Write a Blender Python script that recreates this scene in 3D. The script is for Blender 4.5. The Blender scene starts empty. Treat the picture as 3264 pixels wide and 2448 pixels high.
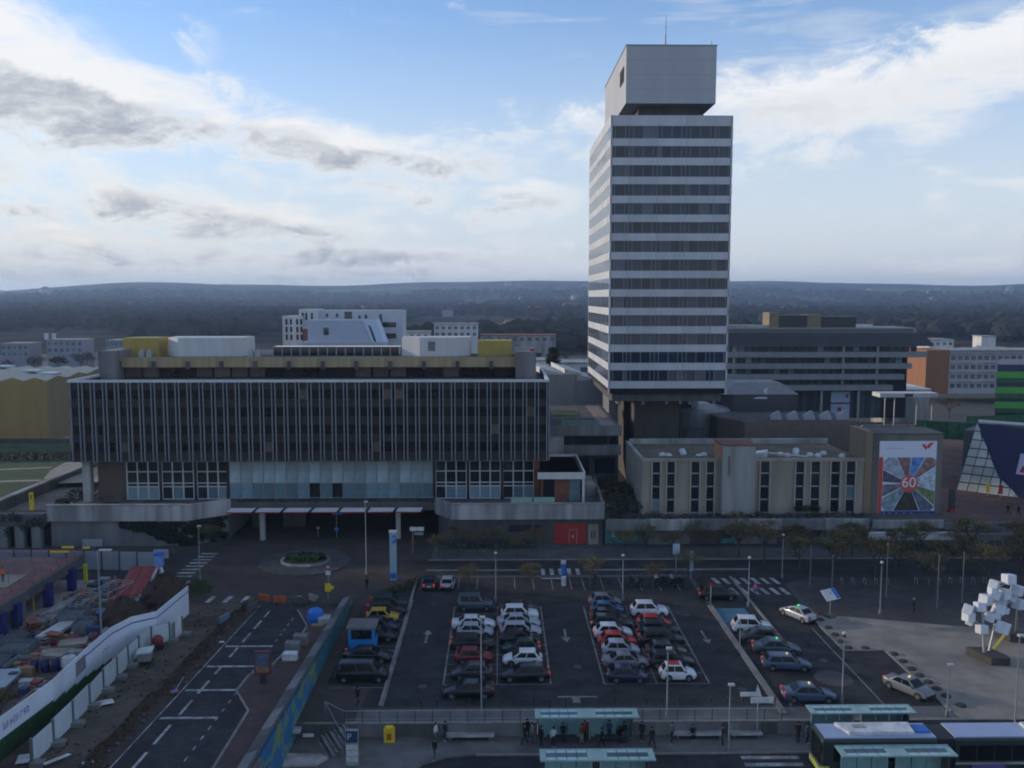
import bpy, bmesh, math, random
from mathutils import Vector, Matrix
R = math.radians
random.seed(11)
SC = bpy.context.scene
COL = SC.collection

# ------------------------------------------------------------------ camera
cam_d = bpy.data.cameras.new('camera')
cam = bpy.data.objects.new('camera', cam_d)
COL.objects.link(cam)
cam.location = (0, 0, 36)
cam.rotation_euler = (R(90 - 5.606), 0, R(-0.80))
cam_d.sensor_width = 36
cam_d.lens = 31.125
cam_d.clip_start = 1.0
cam_d.clip_end = 60000
SC.camera = cam

# ------------------------------------------------------------------ exposure
SC.view_settings.view_transform = 'Standard'
SC.view_settings.look = 'None'
SC.view_settings.exposure = 0.0
SC.view_settings.gamma = 1.0
SC.view_settings.use_curve_mapping = False
SC.cycles.use_denoising = True
SC.cycles.adaptive_threshold = .02
SC.cycles.max_bounces = 4
SC.cycles.diffuse_bounces = 2
SC.cycles.glossy_bounces = 2
SC.cycles.transmission_bounces = 3
SC.cycles.volume_bounces = 0
SC.cycles.filter_width = 1.9
SC.cycles.use_light_tree = False
SC.cycles.transparent_max_bounces = 6

# ------------------------------------------------------------------ sun
SUN_AZ, SUN_EL = R(-72), R(11)       # azimuth from +Y towards +X: the sun stands low on the left, a little ahead
sun_d = bpy.data.lights.new('sun', 'SUN')
sun_d.energy = 3.0
sun_d.angle = R(3.0)
sun_d.color = (1.0, 0.84, 0.62)
sun = bpy.data.objects.new('sun', sun_d)
COL.objects.link(sun)
sun_dir = Vector((math.sin(SUN_AZ) * math.cos(SUN_EL), math.cos(SUN_AZ) * math.cos(SUN_EL), math.sin(SUN_EL)))
sun.rotation_euler = sun_dir.to_track_quat('Z', 'Y').to_euler()
sun.location = (-200, 60, 120)

# ------------------------------------------------------------------ world: clear winter sky with cumulus bands and cirrus
world = bpy.data.worlds.new('World')
SC.world = world
world.use_nodes = True
NT = world.node_tree
NT.nodes.clear()


def nd(nt, typ, ins=None, **kw):
    n = nt.nodes.new(typ)
    for k, v in kw.items():
        setattr(n, k, v)
    if ins:
        for k, v in ins.items():
            s = n.inputs[k]
            if hasattr(v, 'is_output') or isinstance(v, bpy.types.NodeSocket):
                nt.links.new(v, s)
            else:
                s.default_value = v
    return n


def mth(nt, op, a, b=None, c=None, clamp=False):
    ins = {0: a}
    if b is not None:
        ins[1] = b
    if c is not None:
        ins[2] = c
    return nd(nt, 'ShaderNodeMath', ins, operation=op, use_clamp=clamp).outputs[0]


def mrange(nt, v, a, b, c=0.0, d=1.0, smooth=True):
    n = nd(nt, 'ShaderNodeMapRange', {0: v, 1: a, 2: b, 3: c, 4: d})
    n.interpolation_type = 'SMOOTHSTEP' if smooth else 'LINEAR'
    return n.outputs[0]


def mixc(nt, f, a, b, blend='MIX'):
    n = nt.nodes.new('ShaderNodeMix')
    n.data_type = 'RGBA'
    n.blend_type = blend
    n.clamp_result = False
    for k, v in ((0, f), (6, a), (7, b)):
        if isinstance(v, bpy.types.NodeSocket):
            nt.links.new(v, n.inputs[k])
        elif k == 0:
            n.inputs[k].default_value = v
        else:
            n.inputs[k].default_value = (*v, 1)
    return n.outputs[2]


# cloud masses: (azimuth, elevation, half length, half thickness, tilt, weight)
CLOUDS = [(-.58, .240, .17, .050, -.12, 1.2), (-.50, .205, .20, .040, -.10, 1.15), (-.68, .17, .14, .05, 0, .8), (-.38, .118, .10, .018, -.1, .5), (-.26, .058, .20, .018, 0, .55), (.10, .060, .16, .016, .05, .45), (-.30, .022, .30, .012, 0, .6), (.20, .20, .22, .034, .16, .62), (.36, .16, .26, .026, .14, .5), (.10, .185, .12, .022, .1, .55), (-.16, .122, .16, .016, -.05, .5), (-.44, .060, .14, .016, -.05, .7), (-.06, .025, .3, .010, 0, .55), (-.28, .205, .10, .018, -.2, .5), (.62, .12, .2, .02, .1, .45), (-.40, .192, .18, .030, -.16, .95), (-.22, .166, .15, .026, -.08, .9), (-.08, .150, .10, .022, -.06, .75), (-.56, .16, .12, .028, -.2, .8), (-.46, .094, .06, .014, .1, .6), (-.14, .095, .05, .012, .2, .5), (.0, .083, .05, .010, 0, .5),
          (-.56, .135, .09, .030, -.25, .95), (-.60, .092, .07, .022, -.15, .9), (-.33, .088, .15, .024, -.10, .85), (-.20, .078, .10, .020, -.15, .7),
          (-.075, .106, .028, .014, 0, .62), (.035, .106, .055, .022, .1, .85), (-.10, .072, .02, .010, 0, .6),
          (-.14, .040, .26, .016, -.03, .85), (-.48, .034, .18, .020, .0, .75), (-.325, .248, .032, .022, .2, .5), (.03, .150, .03, .014, 0, .45),
          (.46, .215, .30, .034, .17, .95), (.47, .070, .03, .010, 0, .45), (.52, .030, .12, .010, 0, .5)]

tc = NT.nodes.new('ShaderNodeTexCoord')
sep = nd(NT, 'ShaderNodeSeparateXYZ', {0: tc.outputs['Generated']})
azn = mth(NT, 'ARCTAN2', sep.outputs[0], sep.outputs[1])
eln = mth(NT, 'ARCSINE', sep.outputs[2])
Pn = nd(NT, 'ShaderNodeCombineXYZ', {0: azn, 1: eln}).outputs[0]
stretch = nd(NT, 'ShaderNodeVectorMath', {0: Pn, 1: (1.0, 2.1, 1.0)}, operation='MULTIPLY').outputs[0]
nz = nd(NT, 'ShaderNodeTexNoise', {'Vector': stretch, 'Scale': 10.5, 'Detail': 7.0, 'Roughness': .70, 'Distortion': .4})
n1 = nz.outputs[0]
wv = nd(NT, 'ShaderNodeVectorMath', {0: nz.outputs['Color'], 1: (.5, .5, .5)}, operation='SUBTRACT').outputs[0]
wv = nd(NT, 'ShaderNodeVectorMath', {0: wv, 1: (.16, .045, 0)}, operation='MULTIPLY').outputs[0]
Pw = nd(NT, 'ShaderNodeVectorMath', {0: Pn, 1: wv}, operation='ADD').outputs[0]
wsep = nd(NT, 'ShaderNodeSeparateXYZ', {0: Pw})
P1 = nd(NT, 'ShaderNodeCombineXYZ', {0: wsep.outputs[0], 1: wsep.outputs[1], 2: 1.0}).outputs[0]
acc = low = None
for az, el, hl, ht, tl, w in CLOUDS:
    c_, s_ = math.cos(tl), math.sin(tl)
    hl, ht = hl * 1.30, ht * 1.36
    u = nd(NT, 'ShaderNodeVectorMath', {0: P1, 1: (c_ / hl, s_ / hl, -(az * c_ + el * s_) / hl)}, operation='DOT_PRODUCT').outputs['Value']
    v = nd(NT, 'ShaderNodeVectorMath', {0: P1, 1: (-s_ / ht, c_ / ht, (az * s_ - el * c_) / ht)}, operation='DOT_PRODUCT').outputs['Value']
    r2 = mth(NT, 'MULTIPLY_ADD', u, u, mth(NT, 'MULTIPLY', v, v))
    s = mth(NT, 'MULTIPLY_ADD', r2, -w * .80, w, clamp=True)
    acc = s if acc is None else mth(NT, 'MAXIMUM', acc, s)
    low = mth(NT, 'MULTIPLY', s, v) if low is None else mth(NT, 'MULTIPLY_ADD', s, v, low)
# the same broken cloud carries on outside the frame
far_ = mth(NT, 'MAXIMUM', mrange(NT, mth(NT, 'ABSOLUTE', azn), .62, .9), mrange(NT, eln, .36, .55))
gen = nd(NT, 'ShaderNodeTexNoise', {'Vector': stretch, 'Scale': 2.2, 'Detail': 2.0}).outputs[0]
acc = mth(NT, 'MAXIMUM', acc, mth(NT, 'MULTIPLY', far_, mrange(NT, gen, .53, .72, 0, .8)))
d0 = mth(NT, 'SUBTRACT', mth(NT, 'ADD', mth(NT, 'MULTIPLY', acc, 1.15), mth(NT, 'MULTIPLY', mth(NT, 'SUBTRACT', n1, .5), 2.55)), .37)
alpha = mrange(NT, d0, -.20, .66)
# tops catch the light, thick undersides are grey
grey = mth(NT, 'MULTIPLY', mrange(NT, d0, .10, .95), mrange(NT, mth(NT, 'ADD', low, mth(NT, 'MULTIPLY', mth(NT, 'SUBTRACT', n1, .5), .9)), .42, -.06))
glow = mth(NT, 'MULTIPLY', mrange(NT, azn, .1, -.7), mrange(NT, eln, .30, .02))      # clouds nearer the low sun are creamier
lit_c = mixc(NT, glow, (.96, .965, .975), (1.06, 1.0, .87))
grey = mth(NT, 'MULTIPLY', grey, mrange(NT, azn, .38, .08, .22, 1.0))
cloud_c = mixc(NT, grey, lit_c, mixc(NT, mrange(NT, n1, .38, .66), (.60, .62, .66), (.40, .43, .49)))

sky = nd(NT, 'ShaderNodeTexSky', sky_type='NISHITA', sun_disc=False, sun_elevation=SUN_EL, sun_rotation=SUN_AZ,
         altitude=100.0, air_density=1.0, dust_density=.4, ozone_density=3.0)
base = nd(NT, 'ShaderNodeVectorMath', {0: sky.outputs[0], 1: (.185, .215, .255)}, operation='MULTIPLY').outputs[0]
# thin high veil: whitens the low sky, streaks to the right (cirrus)
veil = mrange(NT, eln, .35, .0, .09, .92)
cir_v = nd(NT, 'ShaderNodeMapping', {'Vector': Pn, 'Rotation': (0, 0, R(-10)), 'Scale': (2.6, 15.0, 1)}).outputs[0]
cir_w = nd(NT, 'ShaderNodeTexNoise', {'Vector': cir_v, 'Scale': 1.6, 'Detail': 4.0, 'Roughness': .62, 'Distortion': .5}).outputs[0]
cir = mth(NT, 'MULTIPLY', mrange(NT, cir_w, .36, .74), mrange(NT, mth(NT, 'ADD', gen, mth(NT, 'MULTIPLY', azn, .35)), .34, .68, .15, .85))
base = mixc(NT, mth(NT, 'MAXIMUM', veil, mth(NT, 'MULTIPLY', cir, .9)), base, (.80, .84, .88))
skyc = mixc(NT, mth(NT, 'MULTIPLY', alpha, .95), base, cloud_c)
bg = nd(NT, 'ShaderNodeBackground', {0: skyc, 1: 1.0})
out = NT.nodes.new('ShaderNodeOutputWorld')
NT.links.new(bg.outputs[0], out.inputs[0])
world.cycles.sampling_method = 'MANUAL'
world.cycles.sample_map_resolution = 512


# ------------------------------------------------------------------ helpers
def tag(o, label=None, cat=None, group=None, kind=None):
    if label:
        o['label'] = label
    if cat:
        o['category'] = cat
    if group:
        o['group'] = group
    if kind:
        o['kind'] = kind
    return o


MATS = {}


def mat(name, col, rough=.8, var=.12, scale=.6, metal=0.0, bump=0.0, streak=False, rnd=0.0, spec=.4, dirt=0.0, trans=0.0, emit=None, alpha=None):
    if name in MATS:
        return MATS[name]
    m = bpy.data.materials.new(name)
    m.use_nodes = True
    nt = m.node_tree
    b = nt.nodes['Principled BSDF']
    b.inputs['Roughness'].default_value = rough
    b.inputs['Metallic'].default_value = metal
    b.inputs['Specular IOR Level'].default_value = spec
    t = nt.nodes.new('ShaderNodeTexCoord')
    mp = nd(nt, 'ShaderNodeMapping', {'Vector': t.outputs['Object'], 'Scale': (1, 1, .12 if streak else 1)})
    n = nd(nt, 'ShaderNodeTexNoise', {'Vector': mp.outputs[0], 'Scale': scale, 'Detail': 4.0, 'Roughness': .6})
    f = mrange(nt, n.outputs[0], .3, .7, 1 - var, 1 + var, False)
    if dirt:
        n2 = nd(nt, 'ShaderNodeTexNoise', {'Vector': mp.outputs[0], 'Scale': scale * .22, 'Detail': 3.0, 'Roughness': .7})
        f = mth(nt, 'MULTIPLY', f, mrange(nt, n2.outputs[0], .38, .62, 1 - dirt, 1.0))
    if rnd:
        oi = nt.nodes.new('ShaderNodeObjectInfo')
        f = mth(nt, 'MULTIPLY', f, mrange(nt, oi.outputs['Random'], 0, 1, 1 - rnd, 1 + rnd, False))
    c = nd(nt, 'ShaderNodeVectorMath', {0: col, 'Scale': f}, operation='SCALE')
    nt.links.new(c.outputs[0], b.inputs['Base Color'])
    if bump:
        n3 = nd(nt, 'ShaderNodeTexNoise', {'Vector': t.outputs['Object'], 'Scale': scale * 6, 'Detail': 2.0})
        bp = nd(nt, 'ShaderNodeBump', {'Strength': bump, 'Distance': .05, 'Height': n3.outputs[0]})
        nt.links.new(bp.outputs[0], b.inputs['Normal'])
    if trans:
        b.inputs['Transmission Weight'].default_value = trans
    if alpha is not None:
        b.inputs['Alpha'].default_value = alpha
    if emit:
        b.inputs['Emission Color'].default_value = (*emit[:3], 1)
        b.inputs['Emission Strength'].default_value = emit[3]
    MATS[name] = m
    return m


class MB:
    """collects faces; build() links them as one mesh object"""
    def __init__(s):
        s.v, s.f, s.m = [], [], []

    def poly(s, pts, mi=0):
        i = len(s.v)
        s.v += [tuple(p) for p in pts]
        s.f.append(tuple(range(i, i + len(pts))))
        s.m.append(mi)
        return s

    def box(s, x0, x1, y0, y1, z0, z1, mi=0):
        i = len(s.v)
        s.v += [(x0, y0, z0), (x1, y0, z0), (x1, y1, z0), (x0, y1, z0), (x0, y0, z1), (x1, y0, z1), (x1, y1, z1), (x0, y1, z1)]
        for q in ((0, 3, 2, 1), (4, 5, 6, 7), (0, 1, 5, 4), (1, 2, 6, 5), (2, 3, 7, 6), (3, 0, 4, 7)):
            s.f.append(tuple(i + k for k in q))
            s.m.append(mi)
        return s

    def prism(s, pts, z0, z1, mi=0, side=None):
        """pts counter-clockwise (x, y); z0/z1 numbers or functions of (x, y)"""
        a = z0 if callable(z0) else (lambda x, y: z0)
        b = z1 if callable(z1) else (lambda x, y: z1)
        n, i = len(pts), len(s.v)
        s.v += [(x, y, a(x, y)) for x, y in pts] + [(x, y, b(x, y)) for x, y in pts]
        s.f.append(tuple(reversed(range(i, i + n))))
        s.f.append(tuple(range(i + n, i + 2 * n)))
        s.m += [mi, mi]
        for k in range(n):
            j = (k + 1) % n
            s.f.append((i + k, i + j, i + n + j, i + n + k))
            s.m.append(mi if side is None else side)
        return s

    def tube(s, a, b, r0, r1=None, n=6, mi=0, cap=True):
        r1 = r0 if r1 is None else r1
        a, b = Vector(a), Vector(b)
        d = (b - a)
        if d.length < 1e-6:
            return s
        q = d.to_track_quat('Z', 'Y')
        i = len(s.v)
        for c, r in ((a, r0), (b, r1)):
            for k in range(n):
                t = 2 * math.pi * k / n
                s.v.append(tuple(c + q @ Vector((r * math.cos(t), r * math.sin(t), 0))))
        for k in range(n):
            j = (k + 1) % n
            s.f.append((i + k, i + j, i + n + j, i + n + k))
            s.m.append(mi)
        if cap:
            s.f.append(tuple(reversed(range(i, i + n))))
            s.f.append(tuple(range(i + n, i + 2 * n)))
            s.m += [mi, mi]
        return s

    def lathe(s, prof, n=16, c=(0, 0), mi=0):
        i = len(s.v)
        for r, z in prof:
            for k in range(n):
                t = 2 * math.pi * k / n
                s.v.append((c[0] + r * math.cos(t), c[1] + r * math.sin(t), z))
        for a in range(len(prof) - 1):
            for k in range(n):
                j = (k + 1) % n
                s.f.append((i + a * n + k, i + a * n + j, i + (a + 1) * n + j, i + (a + 1) * n + k))
                s.m.append(mi)
        s.f.append(tuple(range(i + (len(prof) - 1) * n, i + len(prof) * n)))
        s.m.append(mi)
        return s

    def mesh(s, name, mats, smooth=False):
        me = bpy.data.meshes.new(name)
        me.from_pydata(s.v, [], s.f)
        for m_ in (mats if isinstance(mats, (list, tuple)) else [mats]):
            me.materials.append(m_)
        me.polygons.foreach_set('material_index', s.m)
        if smooth:
            me.polygons.foreach_set('use_smooth', [True] * len(s.f))
        me.update()
        return me

    def build(s, name, mats, parent=None, smooth=False, loc=None, rz=0):
        return link(name, s.mesh(name, mats, smooth), parent, loc, rz)


def link(name, me, parent=None, loc=None, rz=0):
    o = bpy.data.objects.new(name, me)
    COL.objects.link(o)
    if parent is not None:
        o.parent = parent
    if loc is not None:
        o.location = loc
    if rz:
        o.rotation_euler = (0, 0, rz)
    return o


def thing(name, label, cat, loc=(0, 0, 0), rz=0, group=None):
    o = bpy.data.objects.new(name, None)
    o.empty_display_size = .3
    COL.objects.link(o)
    o.location = loc
    o.rotation_euler = (0, 0, rz)
    return tag(o, label, cat, group)


def struct(name, mb, mats, smooth=False):
    return tag(mb.build(name, mats, None, smooth), kind='structure')


_BOX = {}


def piece(name, parent, x0, x1, y0, y1, z0, z1, m, bev=0.0):
    """a box-shaped piece; alike pieces share their mesh"""
    k = (round(x1 - x0, 3), round(y1 - y0, 3), round(z1 - z0, 3), m.name)
    if k not in _BOX:
        _BOX[k] = MB().box(-k[0] / 2, k[0] / 2, -k[1] / 2, k[1] / 2, -k[2] / 2, k[2] / 2).mesh(name, m)
    return link(name, _BOX[k], parent, ((x0 + x1) / 2, (y0 + y1) / 2, (z0 + z1) / 2))


def copy_tree(o, parent=None):
    c = o.copy()
    COL.objects.link(c)
    c.parent = parent
    for ch in o.children:
        copy_tree(ch, c)
    return c


ORD = ['first', 'second', 'third', 'fourth', 'fifth', 'sixth', 'seventh', 'eighth', 'ninth', 'tenth', 'eleventh', 'twelfth', 'thirteenth', 'fourteenth',
       'fifteenth', 'sixteenth', 'seventeenth', 'eighteenth', 'nineteenth', 'twentieth', 'twenty-first', 'twenty-second', 'twenty-third', 'twenty-fourth',
       'twenty-fifth', 'twenty-sixth', 'twenty-seventh', 'twenty-eighth', 'twenty-ninth', 'thirtieth', 'thirty-first', 'thirty-second', 'thirty-third']
ORD += ['thirty-' + w for w in ORD[3:9]] + ['fortieth'] + ['forty-' + w for w in ORD[:9]] + ['fiftieth']


def text_mesh(s, size, m, depth=.004):
    cu = bpy.data.curves.new('lettering', 'FONT')
    cu.body = s
    cu.size = size
    cu.extrude = depth
    cu.align_x = 'CENTER'
    cu.align_y = 'CENTER'
    o = bpy.data.objects.new('lettering', cu)
    COL.objects.link(o)
    dg = bpy.context.evaluated_depsgraph_get()
    me = bpy.data.meshes.new_from_object(o.evaluated_get(dg))
    bpy.data.objects.remove(o)
    me.materials.clear()
    me.materials.append(m)
    return me


# ------------------------------------------------------------------ materials
M_asph = mat('asphalt', (.028, .026, .0275), .85, .30, 1.6, dirt=.55, bump=.15)
M_asph2 = mat('worn_asphalt', (.031, .029, .030), .85, .2, .9, dirt=.3, bump=.15)
M_brown = mat('brown_paving', (.058, .044, .040), .85, .22, 1.6, dirt=.3, bump=.2)
M_brick = mat('red_brown_brick_paving', (.072, .044, .039), .85, .2, 2.2, dirt=.25, bump=.2)
M_pave = mat('concrete_paving', (.13, .122, .115), .85, .15, .8, dirt=.3, bump=.1)
M_plaza = mat('plaza_sand_paving', (.26, .226, .19), .9, .16, .5, dirt=.3, bump=.1)
M_kerb = mat('kerb_stone', (.24, .22, .20), .8, .15, 1.0, dirt=.25)
M_earth = mat('bare_earth', (.092, .071, .055), .95, .28, .9, dirt=.4, bump=.4)
M_mud = mat('dark_soil', (.045, .030, .020), .95, .35, 1.4, bump=.6)
M_grass = mat('lawn', (.045, .075, .025), .95, .3, 1.2, dirt=.3, bump=.4)
M_white = mat('white_paint', (.60, .60, .60), .7, .12, 2.5, dirt=.25)
M_mark = mat('road_marking_paint', (.40, .39, .38), .8, .4, 2.6, dirt=.5)
M_mark2 = mat('faded_marking_paint', (.25, .24, .23), .8, .3, 2.0, dirt=.4)
M_conc = mat('concrete', (.20, .195, .19), .85, .16, .7, dirt=.3, streak=True, bump=.1)
M_concl = mat('pale_concrete', (.36, .35, .33), .85, .18, .8, dirt=.4, streak=True, bump=.1)
M_concd = mat('dark_concrete', (.095, .093, .092), .85, .18, .8, dirt=.3, streak=True)
M_beige = mat('beige_concrete', (.32, .272, .215), .85, .12, .7, dirt=.25, streak=True, bump=.1)
M_glass = mat('dark_window_glass', (.016, .02, .026), .06, .2, .4, spec=.5, rnd=.35)
M_glassb = mat('blue_window_glass', (.17, .25, .28), .10, .2, .5, spec=.5, rnd=.3)
M_steel = mat('galvanised_steel', (.34, .36, .37), .5, .15, 2.0, metal=.5)
M_lampp = mat('lamp_post_grey', (.17, .18, .19), .5, .15, 2.0, metal=.3)
M_lamph = mat('lamp_lantern', (.42, .43, .44), .4, .1, 2.0)
M_dsteel = mat('dark_steel', (.05, .052, .056), .5, .2, 2.0, metal=.3)
M_fin = mat('aluminium_fin', (.27, .285, .315), .5, .12, 1.0, metal=.3, streak=True)
M_brownp = mat('brown_facade_panel', (.020, .016, .018), .45, .2, .8, rnd=.15)
M_ochre = mat('ochre_metal_cladding', (.36, .235, .075), .6, .08, .5, streak=True)
M_ochred = mat('ochre_fascia', (.36, .275, .155), .7, .15, .7, streak=True, dirt=.2)
M_yellow = mat('yellow_panel', (.37, .27, .06), .6, .1, .6)
M_bwhite = mat('white_render', (.58, .575, .56), .8, .07, .6, streak=True, dirt=.12)
M_black = mat('black_plastic', (.012, .012, .013), .5, .2, 3)
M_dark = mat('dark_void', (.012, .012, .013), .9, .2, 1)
M_red = mat('red_paint', (.32, .028, .022), .6, .12, 1.2)
M_blue = mat('blue_paint', (.03, .13, .42), .55, .12, 1.2)
M_yel = mat('bright_yellow_paint', (.65, .46, .02), .6, .1, 1.5)
M_oran = mat('orange_paint', (.40, .095, .03), .6, .15, 1.5)
M_wood = mat('timber', (.26, .17, .09), .8, .2, 1.5)
M_leafy = mat('olive_leaf', (.145, .115, .042), .9, .4, 2.5, rnd=.25)
M_leafg = mat('evergreen_leaf', (.020, .034, .014), .9, .4, 2.0)
M_leafb = mat('green_shrub_leaf', (.038, .060, .018), .9, .4, 2.0, rnd=.2)
M_bark = mat('bark', (.075, .062, .048), .95, .3, 3.0)


def zr(y):
    """height of the ramp road, which climbs towards the camera"""
    return max(0.0, .056 * (101.8 - y))

# ================================================================== SETTING: ground, roads, paving
Z0, ZB = 0.0, -1.3          # car-park level and the lower bus-station level
g = MB()
g.poly([(-9000, 72.3, 0), (9000, 72.3, 0), (9000, 700, 0), (-9000, 700, 0)])
g.poly([(-9000, -300, 0), (-17.4, -300, 0), (-17.4, 72.3, 0), (-9000, 72.3, 0)])
struct('ground', g, mat('town_ground', (.075, .070, .062), .9, .3, .05, dirt=.4))
struct('bus_station_road', MB().poly([(-17.4, -300, ZB), (9000, -300, ZB), (9000, 72.3, ZB), (-17.4, 72.3, ZB)]), M_asph)


def sheet(name, pts, z, m, kind='structure'):
    return struct(name, MB().poly([(x, y, z) for x, y in pts]), m)


def rect(x0, x1, y0, y1):
    return [(x0, y0), (x1, y0), (x1, y1), (x0, y1)]


sheet('parking_lot', [(-16.2, 75), (24.3, 75), (24.3, 111.2), (-10.6, 111.2), (-16.2, 100)], .005, M_asph)
sheet('street', [(-14, 112.0), (33, 112.0), (36, 108.2), (40, 111), (140, 111), (140, 118.8), (-14, 118.8)], .006, M_asph)
sheet('taxi_road', [(24.9, 73), (39.3, 73), (39.3, 86.9), (35.2, 86.9), (35.2, 97), (36.2, 111.8), (24.9, 111.8)], .010, M_asph)
sheet('forecourt', [(-40, 100.6), (-14, 100.6), (-10.6, 111.2), (-10.6, 119), (-9, 126), (-9, 160), (-41, 160), (-41, 126), (-46, 124), (-46, 110)], .004, M_brown)
sheet('west_road', rect(-90, -40.5, 111, 123), .007, M_asph2)
sheet('brick_path', [(-17.4, 73), (-12.4, 73), (-12.0, 79), (-16.3, 80), (-16.3, 100), (-11, 111), (-14, 113), (-17.4, 104)], .012, M_brown)
sheet('grove_ground', [(36.3, 97.1), (57, 91.8), (120, 88), (120, 111), (39.8, 111), (36.3, 108)], .008, mat('grove_soil_paving', (.055, .048, .045), .9, .25, .8, dirt=.3))
sheet('plaza', [(35.3, 86.9), (39.4, 86.9), (39.4, 72.4), (140, 72.4), (140, 86), (57, 91.7), (37.7, 97.0), (35.3, 97.0)], .016, M_plaza)
sheet('edge_pavement', rect(-12.4, 39.3, 72.31, 74.6), .020, M_pave)
sheet('street_pavement_north', rect(-9.5, 110, 118.8, 126.4), .009, M_concd)
sheet('street_pavement_south', rect(-9.8, 24, 111.2, 112.0), .018, M_concd)
pl = MB()
for x0, x1, y0, y1 in ((-2, 24.5, 69.1, 72.28), (24.5, 60, 69.1, 72.28), (1.5, 60, 60.0, 65.0)):
    pl.prism(rect(x0, x1, y0, y1), ZB - .05, ZB + .14)
pl.prism([(-16.8, 60), (-8.5, 60), (-7.2, 66), (-6.2, 67.6), (-4.4, 68.6), (-2, 69.1), (-2, 72.28), (-17.3, 72.28)], ZB - .05, ZB + .14)
struct('bus_platform', pl, M_pave)

mk = MB()


def bar(x0, x1, y0, y1, z=.014, fn=None):
    a = fn or (lambda y: 0)
    mk.poly([(x0, y0, a(y0) + z), (x1, y0, a(y0) + z), (x1, y1, a(y1) + z), (x0, y1, a(y1) + z)])


def line(x0, y0, x1, y1, w=.12, z=.014):
    d = Vector((x1 - x0, y1 - y0)).normalized()
    nx, ny = -d.y * w / 2, d.x * w / 2
    mk.poly([(x0 + nx, y0 + ny, z), (x0 - nx, y0 - ny, z), (x1 - nx, y1 - ny, z), (x1 + nx, y1 + ny, z)])


# car-park bays: two double rows and one row on the left
for xa, xb in ((-5.3, 4.75), (9.75, 19.6)):
    for x in (xa, xb):
        line(x, 79.5, x, 100.4, .14)
    line((xa + xb) / 2, 79.5, (xa + xb) / 2, 100.4, .10)
    for i in range(10):
        line(xa, 79.5 + i * 2.32, xb, 79.5 + i * 2.32, .10)
line(-10.4, 75.2, -10.4, 103, .14)
for i in range(10):
    line(-15.8, 79 + i * 2.45, -10.4, 79 + i * 2.45, .10)
for i in range(9):
    line(-9.9 + i * 2.35, 106.5, -9.9 + i * 2.35, 111, .10)
    if i > 2:
        line(10.5 + (i - 3) * 2.35, 106, 10.5 + (i - 3) * 2.35, 110.8, .10)
o = struct('bay_markings', mk, M_mark2)
mk = MB()
for ax, y0, s in ((-7.8, 89.6, 1), (7.0, 93.3, -1), (21.8, 92.6, -1)):      # lane arrows
    bar(ax - .12, ax + .12, min(y0, y0 + s * 2.4), max(y0, y0 + s * 2.4), .016)
    t = [(ax - .5, y0 + s * 2.4, .016), (ax + .5, y0 + s * 2.4, .016), (ax, y0 + s * 3.7, .016)]
    mk.poly(t if s > 0 else t[::-1])
bar(5.2, 8.8, 76.75, 77.0, .016)
bar(6.5, 7.2, 75.7, 76.75, .016)
line(-12.9, 85.9, -10.7, 87.6, .2)
line(-10.7, 85.9, -12.9, 87.6, .2)
line(-12.9, 87.7, -10.7, 87.7, .15)
bar(34.0, 34.14, 75.0, 93.2, .018)
struct('lane_markings', mk, M_mark2)
mk = MB()
for i in range(8):                                                         # zebra west of the roundabout
    y = 112.0 + i * 1.45
    bar(-42.3 + i * .03, -39.9 + i * .02, y, y + .55, .016)
for i in range(7):                                                         # zebra across the mouth of the ramp
    x = -35.0 + i * 2.05
    if 2 < i < 4:
        continue
    mk.poly([(x, 102.3, .022), (x + .6, 102.3, .022), (x + .8, 104.5, .022), (x + .2, 104.5, .022)])
for i in range(5):
    bar(5.4 + i * 1.15, 5.9 + i * 1.15, 112.2, 114.8, .016)
for i in range(7):                                                         # zebra on the taxi road, two parts
    x = 27.2 + i * 1.25
    for y in (104.2, 108.2):
        mk.poly([(x + .2, y, .020), (x + .75, y, .020), (x + .45, y + 2.4, .020), (x - .1, y + 2.4, .020)])
for y in (66.0, 67.1, 68.2):
    bar(19.6, 24.3, y, y + .5, ZB + .016)
struct('zebra_crossings', mk, M_mark)
sheet('blue_disabled_bay', [(24.95, 92.8), (28.4, 92.8), (28.4, 99.5), (24.95, 99.5)], .015, mat('blue_bay_paint', (.05, .14, .20), .8, .25, 1.0, dirt=.3))
mc = MB().lathe([(1.75, .015), (1.75, .017)], 28, (31.6, 80.4))
struct('cobbled_circle', mc, mat('worn_cobbles', (.075, .072, .072), .85, .3, 3, dirt=.3))
k = MB().box(24.3, 24.9, 73.2, 100.2, -.02, .14).box(29.6, 29.9, 88, 111, -.02, .12).box(-10.75, -10.5, 75.2, 110, -.02, .12)
k.box(35.05, 35.25, 86.95, 97, -.02, .10).box(35.05, 39.3, 86.85, 86.98, -.02, .10).box(39.25, 39.45, 73.5, 86.9, -.02, .10)
k.box(-9.8, 4.0, 113.9, 114.2, -.02, .14).box(11.5, 33, 113.9, 114.2, -.02, .14).box(-9.8, 110, 118.65, 118.85, -.02, .13)
k.box(-2, 24.5, 69.0, 69.12, ZB, ZB + .16).box(24.5, 60, 69.0, 69.12, ZB, ZB + .16).box(1.5, 60, 64.95, 65.08, ZB, ZB + .16)
struct('kerbs', k, M_kerb)

# ramp road climbing towards the camera, its paving, markings and dirt strip
NY = [45 + i * 3.79 for i in range(15)] + [101.8]


def strip(name, x0, x1, dz, m, y0=45, y1=101.8):
    b = MB()
    ys = [y for y in NY if y0 < y < y1]
    ys = [y0] + ys + [y1]
    for a, c in zip(ys, ys[1:]):
        b.poly([(x0, a, zr(a) + dz), (x1, a, zr(a) + dz), (x1, c, zr(c) + dz), (x0, c, zr(c) + dz)])
    return struct(name, b, m)


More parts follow.
